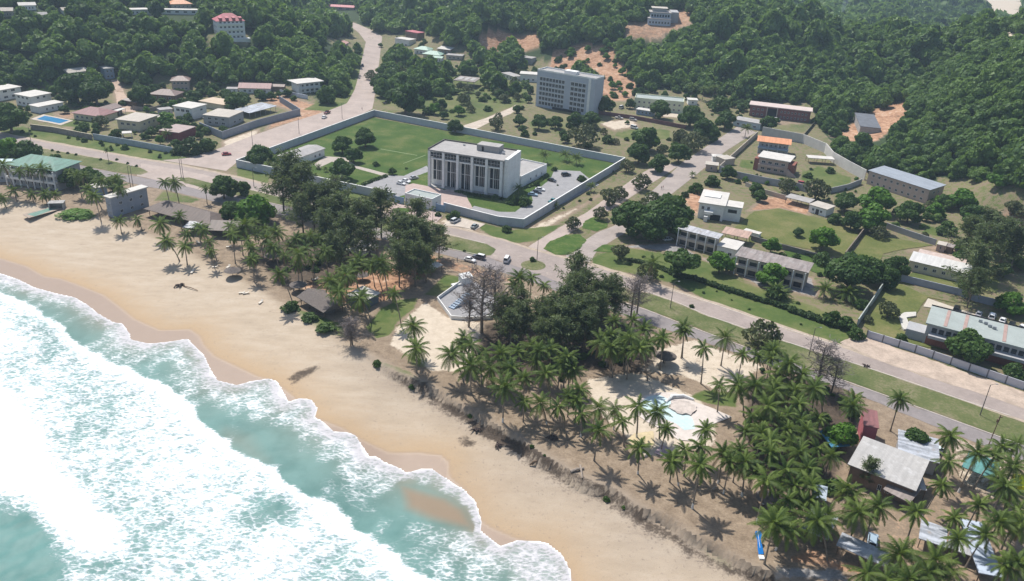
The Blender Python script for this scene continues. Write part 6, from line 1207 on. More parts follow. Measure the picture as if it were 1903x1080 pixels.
for c, x, y, wd, k, l in T:
    if 'creeping' in l: k = 'creeper'
    tree(c(x, y), wd/(4.757 if c is kq else 6.343 if c is ku else 7.236 if c is ks else 3.9646), k, l, 'shrub' if k in LOW else 'tree', name='shrub' if k in LOW else 'tree', zs=.28 if k == 'creeper' else .6 if 'scrub' in l else 1.)
for i, (x, y) in enumerate([(385,195),(430,207),(500,215),(560,226),(740,262),(860,262),(940,290),(1005,310)]): tree(ke(x, y), 6, 'bush', 'small round median shrub, number %s from the left on the left median' % ('one two three four five six seven eight'.split()[i]), 'shrub', name='shrub')
for c, x, y, wd, l in [(kk,600,52,6,'dark cone shrub on the median before the gatehouse'),(kk,490,105,9,'round dark shrub on the median beside the grove'),(kk,1045,262,6,'tiny dark shrub near the end of the median'),(kl,975,590,10,'dark reddish shrub on the right median'),(kk,1545,325,13,'small palm-like shrub on the round traffic island')]: tree(c(x, y), wd, 'bush', l, 'shrub', name='shrub')
# clipped hedge along the verge: one long hedge
def hedge(label, px, wd, h, n, mat=F_HEDGE):
    P = resample(P2(px), 60); L = []
    for p in P: L.append((p[0]-P[0][0]+random.uniform(-.3,.3), p[1]-P[0][1]+random.uniform(-.3,.3), h*.45, wd*random.uniform(.8,1.2), wd*random.uniform(.8,1.2), h*.55*random.uniform(.8,1.2)))
    V, Fq, t = leafcloud(L, n, .26, len(label), .4); tag(put('hedge', npmesh('hedge', V, Fq, mat, {'tint': t}), None, (P[0][0], P[0][1], 0)), label, 'hedge')
hedge('long dark clipped hedge along the verge before the gallery blocks', [kl(860,375),kl(1000,400),kl(1150,450),kl(1400,530),kl(1700,620),kl(1903,690),km(180,310),km(400,390),km(520,430)], 1.1, 1.5, 5200)
hedge('dark hedge on the verge left of the flat-topped tree', [kl(520,260),kl(640,280),kl(760,320),kl(850,365)], .9, 1.1, 1400)
hedge('dark low hedge before the columned embassy front', [kg(590,625),kg(700,645),kg(850,670),kg(930,680)], .9, 1., 1500)
hedge('hedge lining the lawn beside the left parking court', [kf(930,575),kf(1010,540),kf(1100,510)], .9, 1., 900)
hedge('low hedge beside the compound annex', [kg(1120,590),kg(1190,550),kg(1260,500)], .9, 1., 900, F_BUSH)
hedge('dark hedge below the gallery block rear wall', [ki(380,800),ki(300,770),ki(150,725)], .8, 1.2, 900)

# ---- coconut palms
def frond(Vs, Fs, Ts, r, az, el, L, droop, wmul=.95, lw=.078):
    n = 10; p = np.zeros(3); d = np.array([math.cos(az)*math.cos(el), math.sin(az)*math.cos(el), math.sin(el)]); side = np.array([-math.sin(az), math.cos(az), 0]); pts = [p.copy()]; ds = [d]
    for i in range(n):
        p = p+d*L/n; pts.append(p.copy()); e = el-droop*((i+1)/n)**1.3; d = np.array([math.cos(az)*math.cos(e), math.sin(az)*math.cos(e), math.sin(e)]); ds.append(d)
    pts = np.array(pts); ds = np.array(ds); tint = r.uniform(0, .7)
    m = 22
    for j in range(m):
        s = .12+.88*j/(m-1); f = s*n; i = min(int(f), n-1); q = pts[i]+(pts[i+1]-pts[i])*(f-i); dd = ds[i]; ln = L*.22*wmul*math.sin(math.pi*min(1, .12+s*.86))**.6
        for sg in (-1, 1):
            up = np.cross(dd, side); out = side*sg*.8+dd*.55+np.array([0, 0, -.35-.35*r.random()]); out /= np.linalg.norm(out); k = len(Vs)
            w0 = dd*lw; Vs += [q-w0, q+w0, q+out*ln*.6+w0*.9, q+out*ln]; Fs.append((k, k+1, k+2, k+3)); Ts += [tint+r.uniform(0, .3)]*4
    for i in range(n):
        k = len(Vs); w0 = side*.05*(1-i/n*.8); u_ = np.array([0,0,.03]); Vs += [pts[i]-w0+u_, pts[i]+w0+u_, pts[i+1]+w0*.85+u_, pts[i+1]-w0*.85+u_]; Fs.append((k, k+1, k+2, k+3)); Ts += [min(1, tint+.35)]*4
def palm_crown(seed, L=3.7, nf=26, lo=-.75, hi=1.35, mat=None, wmul=1., dead=0.):
    r = np.random.default_rng(seed); Vs, Fs, Ts = [], [], []
    for i in range(nf):
        q = i/(nf-1); el = hi+(lo-hi)*q**.85; frond(Vs, Fs, Ts, r, i*2.39996+r.uniform(-.25,.25), el+r.uniform(-.12,.12), L*r.uniform(.82,1.08)*(1-.15*(q < .15)), 1.0+.45*r.random()-.35*q, wmul)
    me = npmesh('crown', np.array(Vs), np.array(Fs), [mat or F_PALM, F_DEADP], {'tint': np.clip(Ts, 0, 1)})
    nd = int(dead*nf); per = len(Fs)//nf
    if nd: me.polygons.foreach_set('material_index', np.r_[np.zeros(per*(nf-nd), np.int32), np.ones(len(Fs)-per*(nf-nd), np.int32)])
    return me
PC = [palm_crown(11+i, 3.5+.28*(i*2 % 5), 20+3*(i % 5), (-.8, -.5, -1.1, -.95)[i % 4], 1.4 if i % 2 else 1.15, None, 1., (0, .1, .16, .07, 0)[i % 5]) for i in range(10)]; OILP = [palm_crown(40+i, 4.6, 30, -.2, 1.3, None, .9) for i in range(2)]; DEADC = palm_crown(60, 3., 12, -1.3, -.2, F_DEADP)
COCO = M('coconuts', (.20, .22, .05), .3, 3)
m = MB(); rr = np.random.default_rng(3)
for i in range(9):
    a = i*.7; c = np.array([math.cos(a)*.32, math.sin(a)*.32, -.3-.12*(i % 3)]); m.disc((c[0], c[1]), .10, c[2]-.14, c[2], 7, 0, 1.3); m.disc((c[0], c[1]), .13, c[2], c[2]+.13, 7, 0, .5)
NUTS = m.mesh('coconuts', COCO)
PTR = M('palm trunk bark', (.22, .185, .15), .3, 3); WASH = M('whitewashed bark', (.62, .6, .58), .1, 2)
_ptm = {}
def palm_trunk(h, lean, wash):
    k = (round(h), round(lean, 1), wash)
    if k not in _ptm:
        m = MB(); pts = []; H_ = k[0]
        for i in range(9): t = i/8; pts.append((k[1]*H_*(.55*t+.45*t**2.2), 0, H_*t*(1-.02*k[1])))
        m.tube([(0,0,-.4)]+pts, [.24]+[.19-.075*(i/8)+(.06 if i == 0 else 0) for i in range(9)], 7)
        me = m.mesh('trunk', [PTR, WASH])
        if wash:
            for p in me.polygons:
                if p.center.z < 1.3: p.material_index = 1
        _ptm[k] = (me, pts[-1])
    return _ptm[k]
def palm(px, h=None, lean=None, az=None, label=None, group=None, s=None, wash=False, crown=None, name='coconut_palm', cat='palm'):
    h = round((h or 9.5)*random.uniform(.82, 1.14)); lean = random.choice([0, .1, .1, .2, .3, .4]) if lean is None else lean; az = random.uniform(2.6, 5.2) if az is None else az
    me, top = palm_trunk(h, lean, wash); s = s or random.uniform(.78, 1.12)
    c = at(px[0], px[1], h*s); gx, gy = c[0]-math.cos(az)*top[0]*s, c[1]-math.sin(az)*top[0]*s
    r = tag(empty(name, (gx, gy, gz(gx, gy)), az, s), label, cat, group); put('trunk', me, r); o = put('crown', crown or random.choice(PC), r, top, random.uniform(0, 6.28))
    if h > 6: put('coconuts', NUTS, r, top)
    return r
ORD = 'first second third fourth fifth sixth seventh eighth ninth tenth eleventh twelfth'.split()
def palms(c, pts, where, h=None, wash=0., **kw):
    """a row or clump; up to twelve are told apart by their order from the left, bigger clumps share one label"""
    pts = sorted(pts); n = len(pts)
    for i, p in enumerate(pts):
        lab = ('only coconut palm ' if n == 1 else ('%s coconut palm from the left ' % ORD[i]) if n <= 12 else 'coconut palm standing ')+where
        palm(c(p[0], p[1]), (p[2] if len(p) > 2 else h), label=lab, group='coconut palms '+where, wash=random.random() < wash, **kw)
palms(ke, [(1210,425),(1285,430)], 'in the tall pair beside the junction', 11, lean=.1, s=1)
palms(ke, [(1512,470)], 'with shaggy trunk above the brown restaurant', 10, lean=0.)
palms(ke, [(880,470),(800,420),(700,400),(620,385),(560,380),(510,350),(650,480),(690,530),(740,420),(860,400)], 'crowding between the hotel and the white-roofed block')
palms(ke, [(350,335),(210,325),(140,345),(20,300),(300,330)], 'in front of the green hotel roof', 10); palms(ke, [(100,490),(225,510),(330,515),(10,545),(400,520)], 'along the sand below the hotel', 4)
palms(ke, [(880,715),(1010,700)], 'on the sand in front of the white-roofed block', 5); palms(ke, [(785,190)], 'thin and scruffy on the left median', 9, s=.6, lean=0.)
palms(kj, [(230,215,7),(275,350,6),(370,160,8),(410,385,6),(510,240,7),(545,265,7),(600,420,8),(590,350,8),(425,290,6)], 'on the open sand before the brown restaurant')
palms(kj, [(745,240),(760,300),(820,270),(850,230),(900,400),(905,480),(940,290),(1010,330),(1000,260),(920,210),(1080,280),(1150,450),(1110,590),(1240,520),(1340,480),(1300,400),(1230,330),(1180,380),(1060,390),(870,340),(1400,330),(1440,420),(1330,310),(1250,440)], 'in the dense left grove above the beach')
palms(kj, [(1540,720),(1560,560),(1700,770),(1700,490),(1790,520),(1880,560),(1640,560),(1480,640)], 'at the right side of the left grove'); palms(kk, [(120,560),(290,590),(520,570),(430,350),(350,370),(240,360),(170,440),(90,480)], 'around the red sand clearing')
palms(kk, [(665,815)], 'with thin crown alone on the pale sand clearing', 10, lean=.1); palms(kk, [(690,975)], 'drooping on the scarp below the pale sand clearing', 7)
palms(kn, [(155,225,8),(250,110),(300,160),(290,320,8),(440,335,8),(360,250),(230,160,9),(400,210)], 'at the seaward tip of the casuarina wood')
palms(kn, [(640,210),(740,170),(520,230),(880,200),(690,410),(850,375),(1050,345),(600,330),(780,280),(960,300),(560,290),(800,200),(1000,250)], 'massed in front of the casuarina wood')
palms(kn, [(545,475,8),(690,575,8),(810,590,8),(940,615,8),(1080,570,8),(1100,490,9),(1110,670,8),(1020,540,9)], 'along the inner side of the eroded edge', wash=.2)
palms(kn, [(1240,630),(1240,790),(1360,630),(1410,725),(1530,615),(1670,655),(1740,775)], 'between the eroded edge and the drained pool', 9, wash=.6); palms(kn, [(1540,920),(1790,990)], 'on the seaward terrace below the drained pool', 9, wash=.7)
palms(kn, [(1330,180),(1420,130),(1490,120),(1600,150),(1330,90),(1700,105),(1870,60),(1540,190),(1450,200)], 'behind the pale sand at the wood right end', 10)
palms(kl, [(915,735),(760,825),(1060,895),(1220,825)], 'standing apart on the pinkish sand by the road', 11, lean=.1, s=1)
palms(kl, [(1350,945),(1570,925),(1690,1005),(1460,960)], 'at the upper edge of the right grove', 10); palms(kl, [(540,690),(400,700),(520,820),(370,920),(450,870),(310,850),(620,760)], 'between the casuarina wood and the road', 10)
palms(kl, [(90,1040),(690,270),(60,960)], 'mixed into the right flank of the casuarina wood', 10); palms(kq, [(690,270),(800,260),(910,330),(640,330)], 'rising behind the casuarina wood by the road', 10)
palms(ko, [(640,385,9)], 'rising alone from the pale pool deck', lean=.1); palms(ko, [(600,510),(600,650),(770,560),(890,540),(930,630),(390,620),(490,540)], 'on the sandy terrace below the pool', 9, wash=.8)
palms(ko, [(1120,560),(1120,470),(1270,470),(1250,390),(980,285),(880,60),(740,60),(1010,60),(1200,150),(1440,80),(1470,300),(1720,220),(1180,300),(1050,420),(1100,220),(1330,200),(1380,400),(1300,100),(1150,60),(1060,330),(1250,270),(1340,330)], 'packed in the right grove behind the pool')
palms(ko, [(1390,680),(1560,580),(1250,900),(1180,1030),(1330,560),(1470,520)], 'in the grove left of the beach bar', 9)
palms(km, [(60,580),(40,660),(170,680),(380,860),(200,880),(100,760),(60,890),(270,780)], 'at the roadside corner of the right grove', 9); palms(km, [(650,950)], 'with broad crown right of the bare purple tree', 9); palms(km, [(990,955)], 'beside the seaward road behind the red shed', 10, lean=0.)
palms(kp, [(460,590),(220,490),(60,650),(170,680),(590,390),(690,560),(830,520)], 'around the bent striped shelter', 9, wash=.3)
palms(kp, [(1350,190),(1300,360),(1360,0),(1560,130),(1740,80),(1850,60),(1830,220)], 'between the beach bar and the road', 10, wash=.3, az=.5)
palms(kp, [(1570,510),(1770,360),(1860,570),(1885,640)], 'at the right edge on open sand', 10, az=.5); palms(kp, [(1390,600),(1420,760),(1620,730),(1250,920),(1780,950),(1860,940),(1200,1000),(1350,1000)], 'in the bottom right corner over the shelters', 8, az=.4)
palms(ko, [(820,620),(1180,800),(1090,760),(1300,800),(1000,700),(930,400),(1420,800),(1230,680)], 'on the sand between the terrace and the right grove', 9, wash=.5)
palms(kp, [(640,440),(1110,560),(320,470),(380,620),(120,560)], 'around the open yard of the beach bar', 8, wash=.3)
palms(kp, [(1720,300),(1690,150),(1800,420),(1720,640)], 'between the turquoise bar and the corner shelters', 9, az=.4)
palms(kp, [(990,880),(890,1050),(750,1010),(1060,1060)], 'right beside the long striped shelter', 6); palms(kf, [(600,430),(655,450)], 'as saplings in the pavilion yard', 3, s=.5)
for c, pts, l, h, s in [(kg, [(1235,345),(1390,345),(1475,370)], 'date palm of the three on the back compound lawn', 4, .85), (kh, [(940,150)], 'oil palm beside the blue-grey house', 5, 1.), (kg, [(1045,590)], 'small palm at the right corner of the embassy', 5, .6), (kg, [(1580,575)], 'small palm outside the right compound wall', 4, .65), (kh, [(545,490)], 'small palm at the side road bend', 3, .5),
    (km, [(610,180)], 'large oil palm with feathery crown left of the greenish wall', 3, 1.25), (km, [(440,150)], 'oil palm left of the large feathery one', 3, 1.), (kl, [(1600,480)], 'oil palm below the bright gallery trees', 2, 1.05), (km, [(120,180)], 'low oil palm before the gallery block end', 2, .9), (kg, [(1310,720)], 'small palm against the inner right compound wall', 3, .6), (kc, [(1300,640),(1380,660),(1460,650),(1250,610)], 'pale palm of the clump at the forest foot', 6, 1.), (ka, [(1230,985)], 'palm left of the maroon outbuilding', 4, .8)]:
    for i, p in enumerate(sorted(pts)): palm(c(*p), h, 0., label=('leftmost ', 'second ', 'third ', 'rightmost ')[i]+l if len(pts) > 1 else l, s=s, crown=OILP[i % 2], name='oil_palm' if 'oil' in l else 'palm')

# ---- casuarinas: tall, dark, feathery
def casuarina_mesh(seed, mat, n=1500, thin=.12, drop=.25):
    r = np.random.default_rng(seed); m = MB(); m.tube([(0,0,-.03),(.01,0,.4),(.0,.01,.75),(0,0,.98)], [.016,.013,.008,.002], 6); Vs, Ts = [], []
    nb = 34
    for i in range(nb):
        z = .22+.74*(i/nb)**.9; az = i*2.4+r.uniform(-.5,.5); L = (.30*(1-((z-.22)/.82)**1.5)+.05)*r.uniform(.35,1.4); d = np.array([math.cos(az), math.sin(az), r.uniform(.35,.9)]); d /= np.linalg.norm(d); b0 = np.array([0,0,z]); e = b0+d*L
        m.tube([tuple(b0), tuple(b0+d*L*.5), tuple(e)], [.006,.004,.0015], 4, cap=False); tb = r.uniform(0, .6)
        for j in range(n//nb):
            t = r.uniform(.25, 1.05); q = b0+d*L*t+r.normal(size=3)*.022; dd = d*r.uniform(.1,.7)+r.normal(size=3)*.5+[0,0,-drop]; dd /= np.linalg.norm(dd); s = np.cross(dd, r.normal(size=3)); s /= np.linalg.norm(s); ln = r.uniform(.025,.065); w_ = ln*thin*r.uniform(.7,1.6)
            Vs += [q-s*w_*.6, q+s*w_*.6, q+dd*ln+s*w_, q+dd*ln-s*w_]; Ts += [tb+r.uniform(0,.4)]*4
    V = np.array(Vs); return npmesh('crown', V, np.arange(len(V)).reshape(-1, 4), mat, {'tint': np.clip(Ts, 0, 1)}), m.mesh('trunk', BARK)
CAS = [casuarina_mesh(5+i, F_CAS, 2300, .12, .45) for i in range(4)]; BARE = [casuarina_mesh(25+i, F_GREY, 1500, .05, -.1) for i in range(2)]
def casuarina(px, hpx, label, group=None, kinds=CAS, wid=1.25, name='casuarina'):
    """px: middle of the crown; hpx: full height in photo pixels"""
    P = at(*px)
    for _ in range(4): h = hpx*mpp(P)/.92; P = at(px[0], px[1], h*.6)
    v = random.choice(kinds); s = h*wid*random.uniform(.9, 1.1); r = tag(empty(name, P, random.uniform(0, 6.28), (s, s, h)), label, 'tree', group); put('trunk', v[1], r); put('crown', v[0], r)
def casg(c, sc, pts, where):
    pts = sorted(pts); n = len(pts)
    for i, p in enumerate(pts): casuarina(c(p[0], p[1]), p[2]/sc, (('%s dark feathery casuarina from the left ' % ORD[i]) if n <= 12 else 'dark feathery casuarina ')+where, 'casuarinas '+where)
casg(kf, 3.9646, [(400,490,400),(330,560,330),(480,560,380),(720,660,350),(640,700,330),(560,700,350),(770,760,330),(830,800,300),(920,820,330),(980,780,300),(680,800,330),(480,760,300),(1060,740,360)], 'in the dense left grove behind the palms')
casg(kf, 3.9646, [(1330,790,300),(1200,900,330),(1260,930,350),(1330,960,330),(1400,980,300),(1490,960,240),(1280,1010,280)], 'in the clump opposite the gatehouse'); casg(kk, 3.9646, [(330,150,300),(180,110,330),(90,250,300),(560,330,330),(680,330,330),(640,240,330),(760,330,280),(20,100,300)], 'over the angled white sheet roof')
casg(kq, 4.757, [(1200,210,420),(1170,400,420),(1260,350,400),(1100,480,400),(1000,600,430),(940,680,400),(1480,400,400),(1540,450,350),(1380,430,380),(1340,560,400),(1230,600,430),(1150,620,430),(1060,660,430),(880,600,380),(1400,560,350),(1280,700,400),(700,480,330),(580,560,340),(720,620,380),(520,520,300),(620,680,360),(1030,760,400),(900,780,360)], 'in the central casuarina wood beside the road')
casg(ki, 3.9646, [(1560,850,420),(1600,700,380),(1700,640,380),(1790,640,340),(1500,620,340),(1640,560,320),(1860,700,300),(1540,980,300)], 'in the tall group right of the cream building'); casg(kp, 3.9646, [(770,250,240)], 'growing in front of the largest beach bar roof')
for c, x, y, hp, w_, l in [(kq,370,420,120,1.6,'big leafless grey tree before the wedge-shaped court'),(kq,480,330,80,1.5,'smaller leafless tree beside the road behind the wedge court'),(kq,250,480,80,1.5,'leafless grey tree leaning over the blue slide'),(kl,590,480,72,1.4,'bare grey tree between the carriageways'),(km,420,680,90,1.7,'bare purple-grey tree at the roadside end of the right grove'),(km,520,760,70,1.5,'bare purple tree right of the larger bare tree'),(kk,200,850,50,1.6,'low bare grey thicket at the sand edge'),(kj,1640,1000,50,1.8,'bare grey bush beside the green scrub at the sand edge'),(kq,1700,430,75,1.4,'bare grey tree at the right end of the casuarina wood')]: casuarina(c(x, y), hp, l, None, BARE, w_, 'bare_tree')

# ---- small garden growth between the houses
bb = []
bpy.context.view_layer.update()
for o in COL.objects:
    if o.type == 'EMPTY' and o.parent is None and o.get('category') not in ('tree', 'shrub', 'palm', 'hedge', 'wall', 'person', 'lamp post', 'lounger'):
        ch = [c for c in o.children if c.type == 'MESH']
        if not ch: continue
        q = np.array([[*(c.matrix_local @ Vector(v))] for c in ch for v in c.bound_box]); bb.append((np.array(o.location[:2]), o.rotation_euler[2], q[:, 0].min()-3, q[:, 0].max()+3, q[:, 1].min()-3, q[:, 1].max()+2))

def free(xs, ys, front=0):
    k = np.ones(len(xs), bool)
    for c, a, x0, x1, y0, y1 in bb:
        dx = xs-c[0]; dy = ys-c[1]; lx = dx*math.cos(a)+dy*math.sin(a); ly = -dx*math.sin(a)+dy*math.cos(a); k &= ~((lx > x0-.0) & (lx < x1) & (ly > y0-front) & (ly < y1))
    return k
ROADV = []
for o in COL.objects:
    if o.name.split('.')[0] in ('valley_road', 'dirt_track', 'road', 'side_road', 'junction', 'compound_paving', 'car_park', 'sand_lot', 'median_grass', 'layby'):
        co = np.empty(len(o.data.vertices)*3); o.data.vertices.foreach_get('co', co); ROADV.append(co.reshape(-1, 3)[::2, :2])
ROADV = np.vstack(ROADV)
def scatter(px, n, what, where, smin, smax, kinds, seed, sep=2.5):
    P = P2(px); r = np.random.default_rng(seed); lo, hi = P.min(0), P.max(0); got = []
    Q = r.uniform(lo, hi, (n*30, 2)); k = inpoly(Q[:, 0], Q[:, 1], P) & free(Q[:, 0], Q[:, 1], 2.5); Q = Q[k]
    for q in Q:
        if len(got) >= n: break
        if any((q[0]-g[0])**2+(q[1]-g[1])**2 < sep*sep for g in got): continue
        if ((ROADV-q)**2).sum(1).min() < (smax+1)**2: continue
        got.append(q); kd = kinds[int(r.integers(len(kinds)))]; R = r.uniform(smin, smax); v = KIND[kd][int(r.integers(len(KIND[kd])))]; sh = kd in ('bush', 'hedge')
        o = tag(empty('shrub' if sh else 'garden_tree', (q[0], q[1], gz(*q)), r.uniform(0, 6.28), (R, R, R*r.uniform(.8, 1.15))), ('green garden shrub ' if sh else 'leafy garden tree ')+where, 'shrub' if sh else 'tree', ('shrubs ' if sh else 'trees ')+where)
        if not sh: put('trunk', v[1], o)
        put('foliage' if sh else 'crown', v[0], o)
scatter([(-20,200),(60,190),(130,165),(250,170),(380,150),(470,185),(440,200),(420,250),(320,280),(170,255),(40,235)], 120, '', 'growing between the villas of the left quarter', 1., 3.0, ['dark', 'bright', 'dark', 'bush'], 1)
scatter([(-20,240),(60,240),(172,262),(320,288),(300,296),(170,275),(40,250)], 16, '', 'along the left street wall verge', .6, 1.3, ['bush', 'hedge'], 2)
scatter([(710,190),(720,120),(780,125),(950,170),(960,235),(890,240),(790,212)], 75, '', 'in the overgrown plot behind the far compound wall', 1.5, 4., ['olive', 'bush', 'bright', 'olive', 'bush', 'dark'], 3, 3.2)
scatter([(900,245),(1000,230),(1120,225),(1280,245),(1300,290),(1180,300),(1000,262)], 30, '', 'on the ground between the tower and the compound wall', .8, 3., ['bush', 'olive', 'dark'], 4)
scatter([(560,150),(640,120),(665,95),(655,190),(610,200)], 34, '', 'on the bank left of the valley road', 1.4, 3.4, ['wood', 'dark', 'bush'], 5)
scatter([(1290,170),(1390,190),(1520,240),(1545,262),(1420,235),(1300,220)], 16, '', 'around the dark red block', 1., 2.6, ['bush', 'dark'], 6)
scatter([(-20,170),(60,168),(110,155),(200,160),(320,150),(440,160),(540,165),(560,190),(440,190),(320,180),(100,185)], 50, '', 'along the foot of the left hill', 1.8, 3.6, ['dark', 'wood', 'bush', 'dark'], 18, 3.5)
scatter([(1160,170),(1200,168),(1300,185),(1400,190),(1400,215),(1300,205),(1290,190)], 24, '', 'along the foot of the central hill', 1.5, 3.4, ['dark', 'wood', 'bush'], 19, 3)
scatter([(960,125),(1000,130),(985,200),(905,240),(940,180)], 22, '', 'left of the tower block', 1.5, 3.4, ['dark', 'wood', 'olive'], 20, 3)
scatter([(1700,330),(1760,380),(1903,400),(1903,540),(1800,520),(1740,450),(1640,420)], 34, '', 'between the long pink building and the right frame edge', 1.2, 3.6, ['wood', 'dark', 'bright', 'olive'], 7)
scatter([(1330,300),(1500,300),(1600,340),(1600,400),(1500,380),(1380,340)], 26, '', 'in the terraced gardens below the curved wall', .6, 1.6, ['bush', 'bright'], 8)
scatter([(1390,450),(1560,490),(1560,600),(1480,580),(1400,540)], 10, '', 'behind and beside the gallery blocks', .7, 1.8, ['bush'], 9)
scatter([(1110,455),(1200,460),(1300,530),(1480,570),(1570,620),(1540,635),(1350,565),(1200,515)], 16, '', 'scattered on the rough verge below the hedge', .35, .9, ['bush'], 10)
scatter([(740,60),(880,100),(900,130),(760,120),(720,100)], 16, '', 'around the green-roofed valley houses', 1., 2.8, ['bush', 'dark'], 11)
scatter([(1025,135),(1040,95),(1090,83),(1150,90),(1160,125),(1180,150),(1170,185),(1105,185),(1110,150),(1080,125)], 34, '', 'on the red cut slope above the tower', 1.5, 3.2, ['bush', 'bright'], 12)
scatter([(880,380),(1080,330),(1150,310),(1160,330),(1000,445),(960,432)], 8, '', 'outside the right compound wall', .5, 1.2, ['bush'], 13)
scatter([(1400,690),(1560,680),(1600,760),(1580,900),(1480,950),(1400,840),(1370,760)], 26, '', 'in the undergrowth of the right palm grove', .7, 1.7, ['bush', 'dark', 'bush'], 15, 2)
scatter([(900,640),(1100,600),(1220,650),(1100,700),(950,720)], 18, '', 'in the undergrowth of the casuarina wood', .7, 1.8, ['bush', 'hedge'], 16, 2)
scatter([(430,470),(560,440),(700,470),(720,520),(600,520),(470,520)], 18, '', 'in the undergrowth of the left grove', .7, 1.8, ['bush', 'hedge'], 17, 2)
scatter([(700,668),(790,714),(880,770),(1000,845),(1100,895),(1250,980),(1300,1015),(1340,1060),(1280,1010),(1100,905),(950,820),(820,745)], 14, '', 'clinging to the eroded beach edge', .3, .8, ['bush'], 14, 1.2)

# ---- forest on the hills: the nearest trees one by one, the far wood as one mass
r9 = np.random.default_rng(77); cand = []
yy_ = 235.
while yy_ < 1500:
    st = 6.2+max(0, yy_-450)*.011; lim = yy_*.80+40
    xs = np.arange(-lim, lim, st); xs = xs+r9.uniform(-.45, .45, len(xs))*st; ys = yy_+r9.uniform(-.45, .45, len(xs))*st
    cand.append(np.c_[xs, ys, np.full(len(xs), st)]); yy_ += st*.92
cand = np.vstack(cand); cz = hill(cand[:, 0], cand[:, 1]); cp = proj(np.c_[cand[:, :2], cz+2.]); _k = (cp[:, 0] > -160) & (cp[:, 0] < 2060) & (cp[:, 1] > -45-60*(cand[:, 1] < 800)); cand, cz, cp = cand[_k], cz[_k], cp[_k]
ok = np.zeros(len(cand), bool)
for P in forest_px: ok |= inpoly(cp[:, 0], cp[:, 1], np.array(P, float))
for P in clear_px: ok &= ~inpoly(cp[:, 0], cp[:, 1], np.array(P, float))
ok |= (cand[:, 1] > 640) & (cp[:, 1] < 30) & (cp[:, 0] > 300)
for P in clear_px[-2:]: ok &= ~inpoly(cp[:, 0], cp[:, 1], np.array(P, float))
for c, a, x0, x1, y0, y1 in bb:
    d = cand[:, :2]-c; lx = d[:, 0]*math.cos(a)+d[:, 1]*math.sin(a); ly = -d[:, 0]*math.sin(a)+d[:, 1]*math.cos(a); ok &= ~((lx > x0) & (lx < x1) & (ly > y0) & (ly < y1))
for k in (-2, -1): ok &= ~(inpoly(*proj(np.c_[cand[:, :2], cz+10.]).T, np.array(clear_px[k], float)) & (cand[:, 1] > 640))
for k in (0, 1, 2, 3, 4): ok &= ~inpoly(*proj(np.c_[cand[:, :2], cz+6.]).T, np.array(clear_px[k], float))
for o in list(COL.objects):    # keep clear of the sheets of road
    if o.name.startswith('valley_road') or o.name.startswith('dirt_track'):
        co = np.empty(len(o.data.vertices)*3); o.data.vertices.foreach_get('co', co); co = co.reshape(-1, 3)
        for k in range(0, len(co), 3): ok &= ((cand[:, 0]-co[k, 0])**2+(cand[:, 1]-co[k, 1])**2) > 16
ok &= r9.random(len(cand)) > .04
ok &= ~(inpoly(cp[:, 0], cp[:, 1], np.array(forest_px[2], float)) & ((r9.random(len(cand)) < .58) | (cp[:, 1] > 175)))
cdist = np.linalg.norm(np.c_[cand[:, :2], cz]-CC, axis=1); ctop = proj(np.c_[cand[:, :2], cz+12.])
for o in COL.objects:
    if o.type == 'EMPTY' and o.parent is None and o.get('category') in ('house', 'building', 'hotel', 'mansion', 'foundation', 'ruin'):
        q = np.array([[*(o.matrix_world @ c.matrix_local @ Vector(v))] for c in o.children if c.type == 'MESH' for v in c.bound_box])
        if not len(q) or (q[:, 2].min() < .5 and q[0, 1] < 420): continue
        e = proj(q); x0, y0 = e.min(0); x1, y1 = e.max(0); top_ = o['category'] in ('hotel', 'mansion', 'foundation'); mg = (4. if top_ else 1.)/mpp(q[0]); ok &= ~((cdist < np.linalg.norm(q-CC, axis=1).max()) & (cp[:, 0] > x0-mg) & (cp[:, 0] < x1+mg) & (ctop[:, 1] < y0+(y1-y0)*(.75 if top_ else .3)) & (cp[:, 1] > y0))
F3_ = np.c_[cand, cz][ok]; F3_ = F3_[np.argsort(np.linalg.norm(F3_[:, [0, 1]], axis=1))]
px_ = proj(np.c_[F3_[:, :2], F3_[:, 3]+4]); inv_ = (px_[:, 0] > 0) & (px_[:, 0] < 1903) & (px_[:, 1] > 8)
big = np.zeros(len(F3_), bool); big[np.nonzero(inv_)[0][:200]] = True
def where_of(p): return 'lower right hillside' if p[0] > 1500 else 'slope behind the tower' if p[0] > 960 else 'overgrown plot by the valley road' if p[0] > 690 else 'left hillside behind the villas'
acc = [[], [], []]; nv = 0
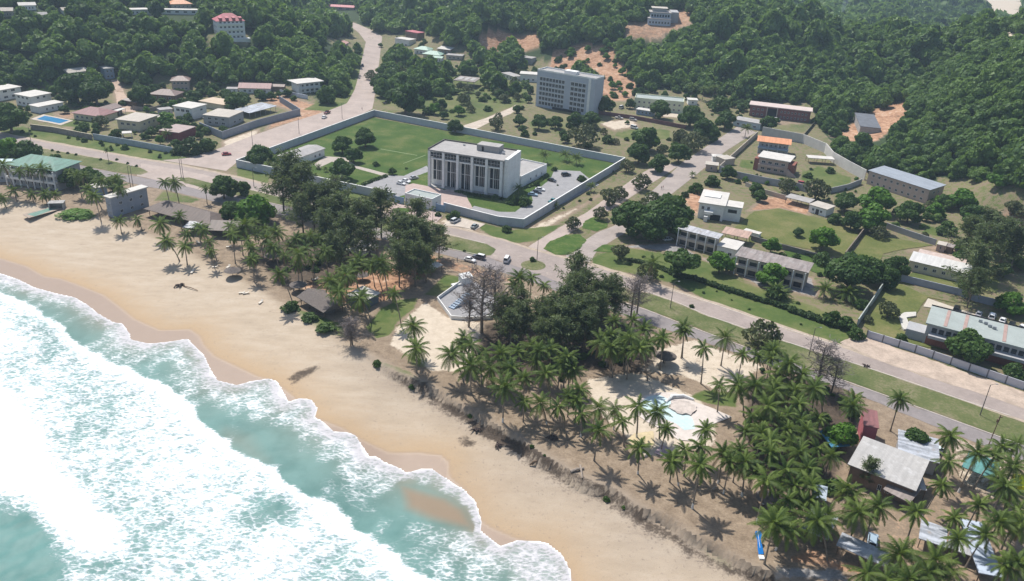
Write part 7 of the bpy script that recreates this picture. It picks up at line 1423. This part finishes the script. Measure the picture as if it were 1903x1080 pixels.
for i, (x, y, st, z) in enumerate(F3_):
    R = st*r9.uniform(.42, 1.0)*(1.45 if r9.random() < .13 else 1)*.95; zs = r9.uniform(.8, 1.3); rz = r9.uniform(0, 6.28); k = int(r9.integers(0, 6))
    if big[i]:
        v = KIND['wood'][k]; wn_ = where_of(px_[i]); r = tag(empty('forest_tree', (x, y, z-.2*R), rz, (R, R, R*zs)), 'dense green broadleaf tree in the wood on the '+wn_, 'tree', 'woodland trees on the '+wn_); put('trunk', v[1], r); put('crown', v[0], r)
    else:
        V, Fq, t = KIND['forest'][k][2]; m_ = len(Fq) if y < 560 else int(len(Fq)*(.62 if y < 800 else .4)); V = V[:m_*4]*np.array([R, R, R*zs]); 
        if m_ < len(Fq): V = V.reshape(-1, 4, 3); cen = V.mean(1, keepdims=True); V = (cen+(V-cen)*(1.25 if y < 800 else 1.6)).reshape(-1, 3)
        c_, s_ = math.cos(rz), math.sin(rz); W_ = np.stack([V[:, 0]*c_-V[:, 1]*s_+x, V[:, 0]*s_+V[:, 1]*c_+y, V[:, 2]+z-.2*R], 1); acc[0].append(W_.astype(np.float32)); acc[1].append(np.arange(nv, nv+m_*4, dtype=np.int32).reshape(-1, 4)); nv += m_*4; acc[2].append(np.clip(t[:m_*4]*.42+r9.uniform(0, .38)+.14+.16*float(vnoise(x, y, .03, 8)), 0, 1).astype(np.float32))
print('forest', len(F3_), 'quads', nv//4, flush=True)
F_MASS = foliage('far wood leaves', (.020,.064,.020), (.165,.262,.060), .3, 0.)
if nv: tag(put('forest', npmesh('forest', np.concatenate(acc[0]), np.concatenate(acc[1]), F_MASS, {'tint': np.concatenate(acc[2])})), 'dense green wood covering the hills at the back', 'forest', kind='stuff')

# ---------------------------------------------------------------- haze
m = MB(); m.box(-1400, 1500, -60, 2000, -12, CAM_H+6); mt = bpy.data.materials.new('haze'); mt.use_nodes = True; nt = mt.node_tree; nt.nodes.remove(nt.nodes['Principled BSDF'])
pv = nt.nodes.new('ShaderNodeVolumePrincipled'); pv.inputs['Color'].default_value = (.62,.80,1,1); pv.inputs['Density'].default_value = .00017; pv.inputs['Anisotropy'].default_value = .2
nt.links.new(pv.outputs[0], nt.nodes['Material Output'].inputs['Volume']); 
tag(m.build('haze', mt), 'thin bluish air haze over the coast', 'haze', kind='stuff')
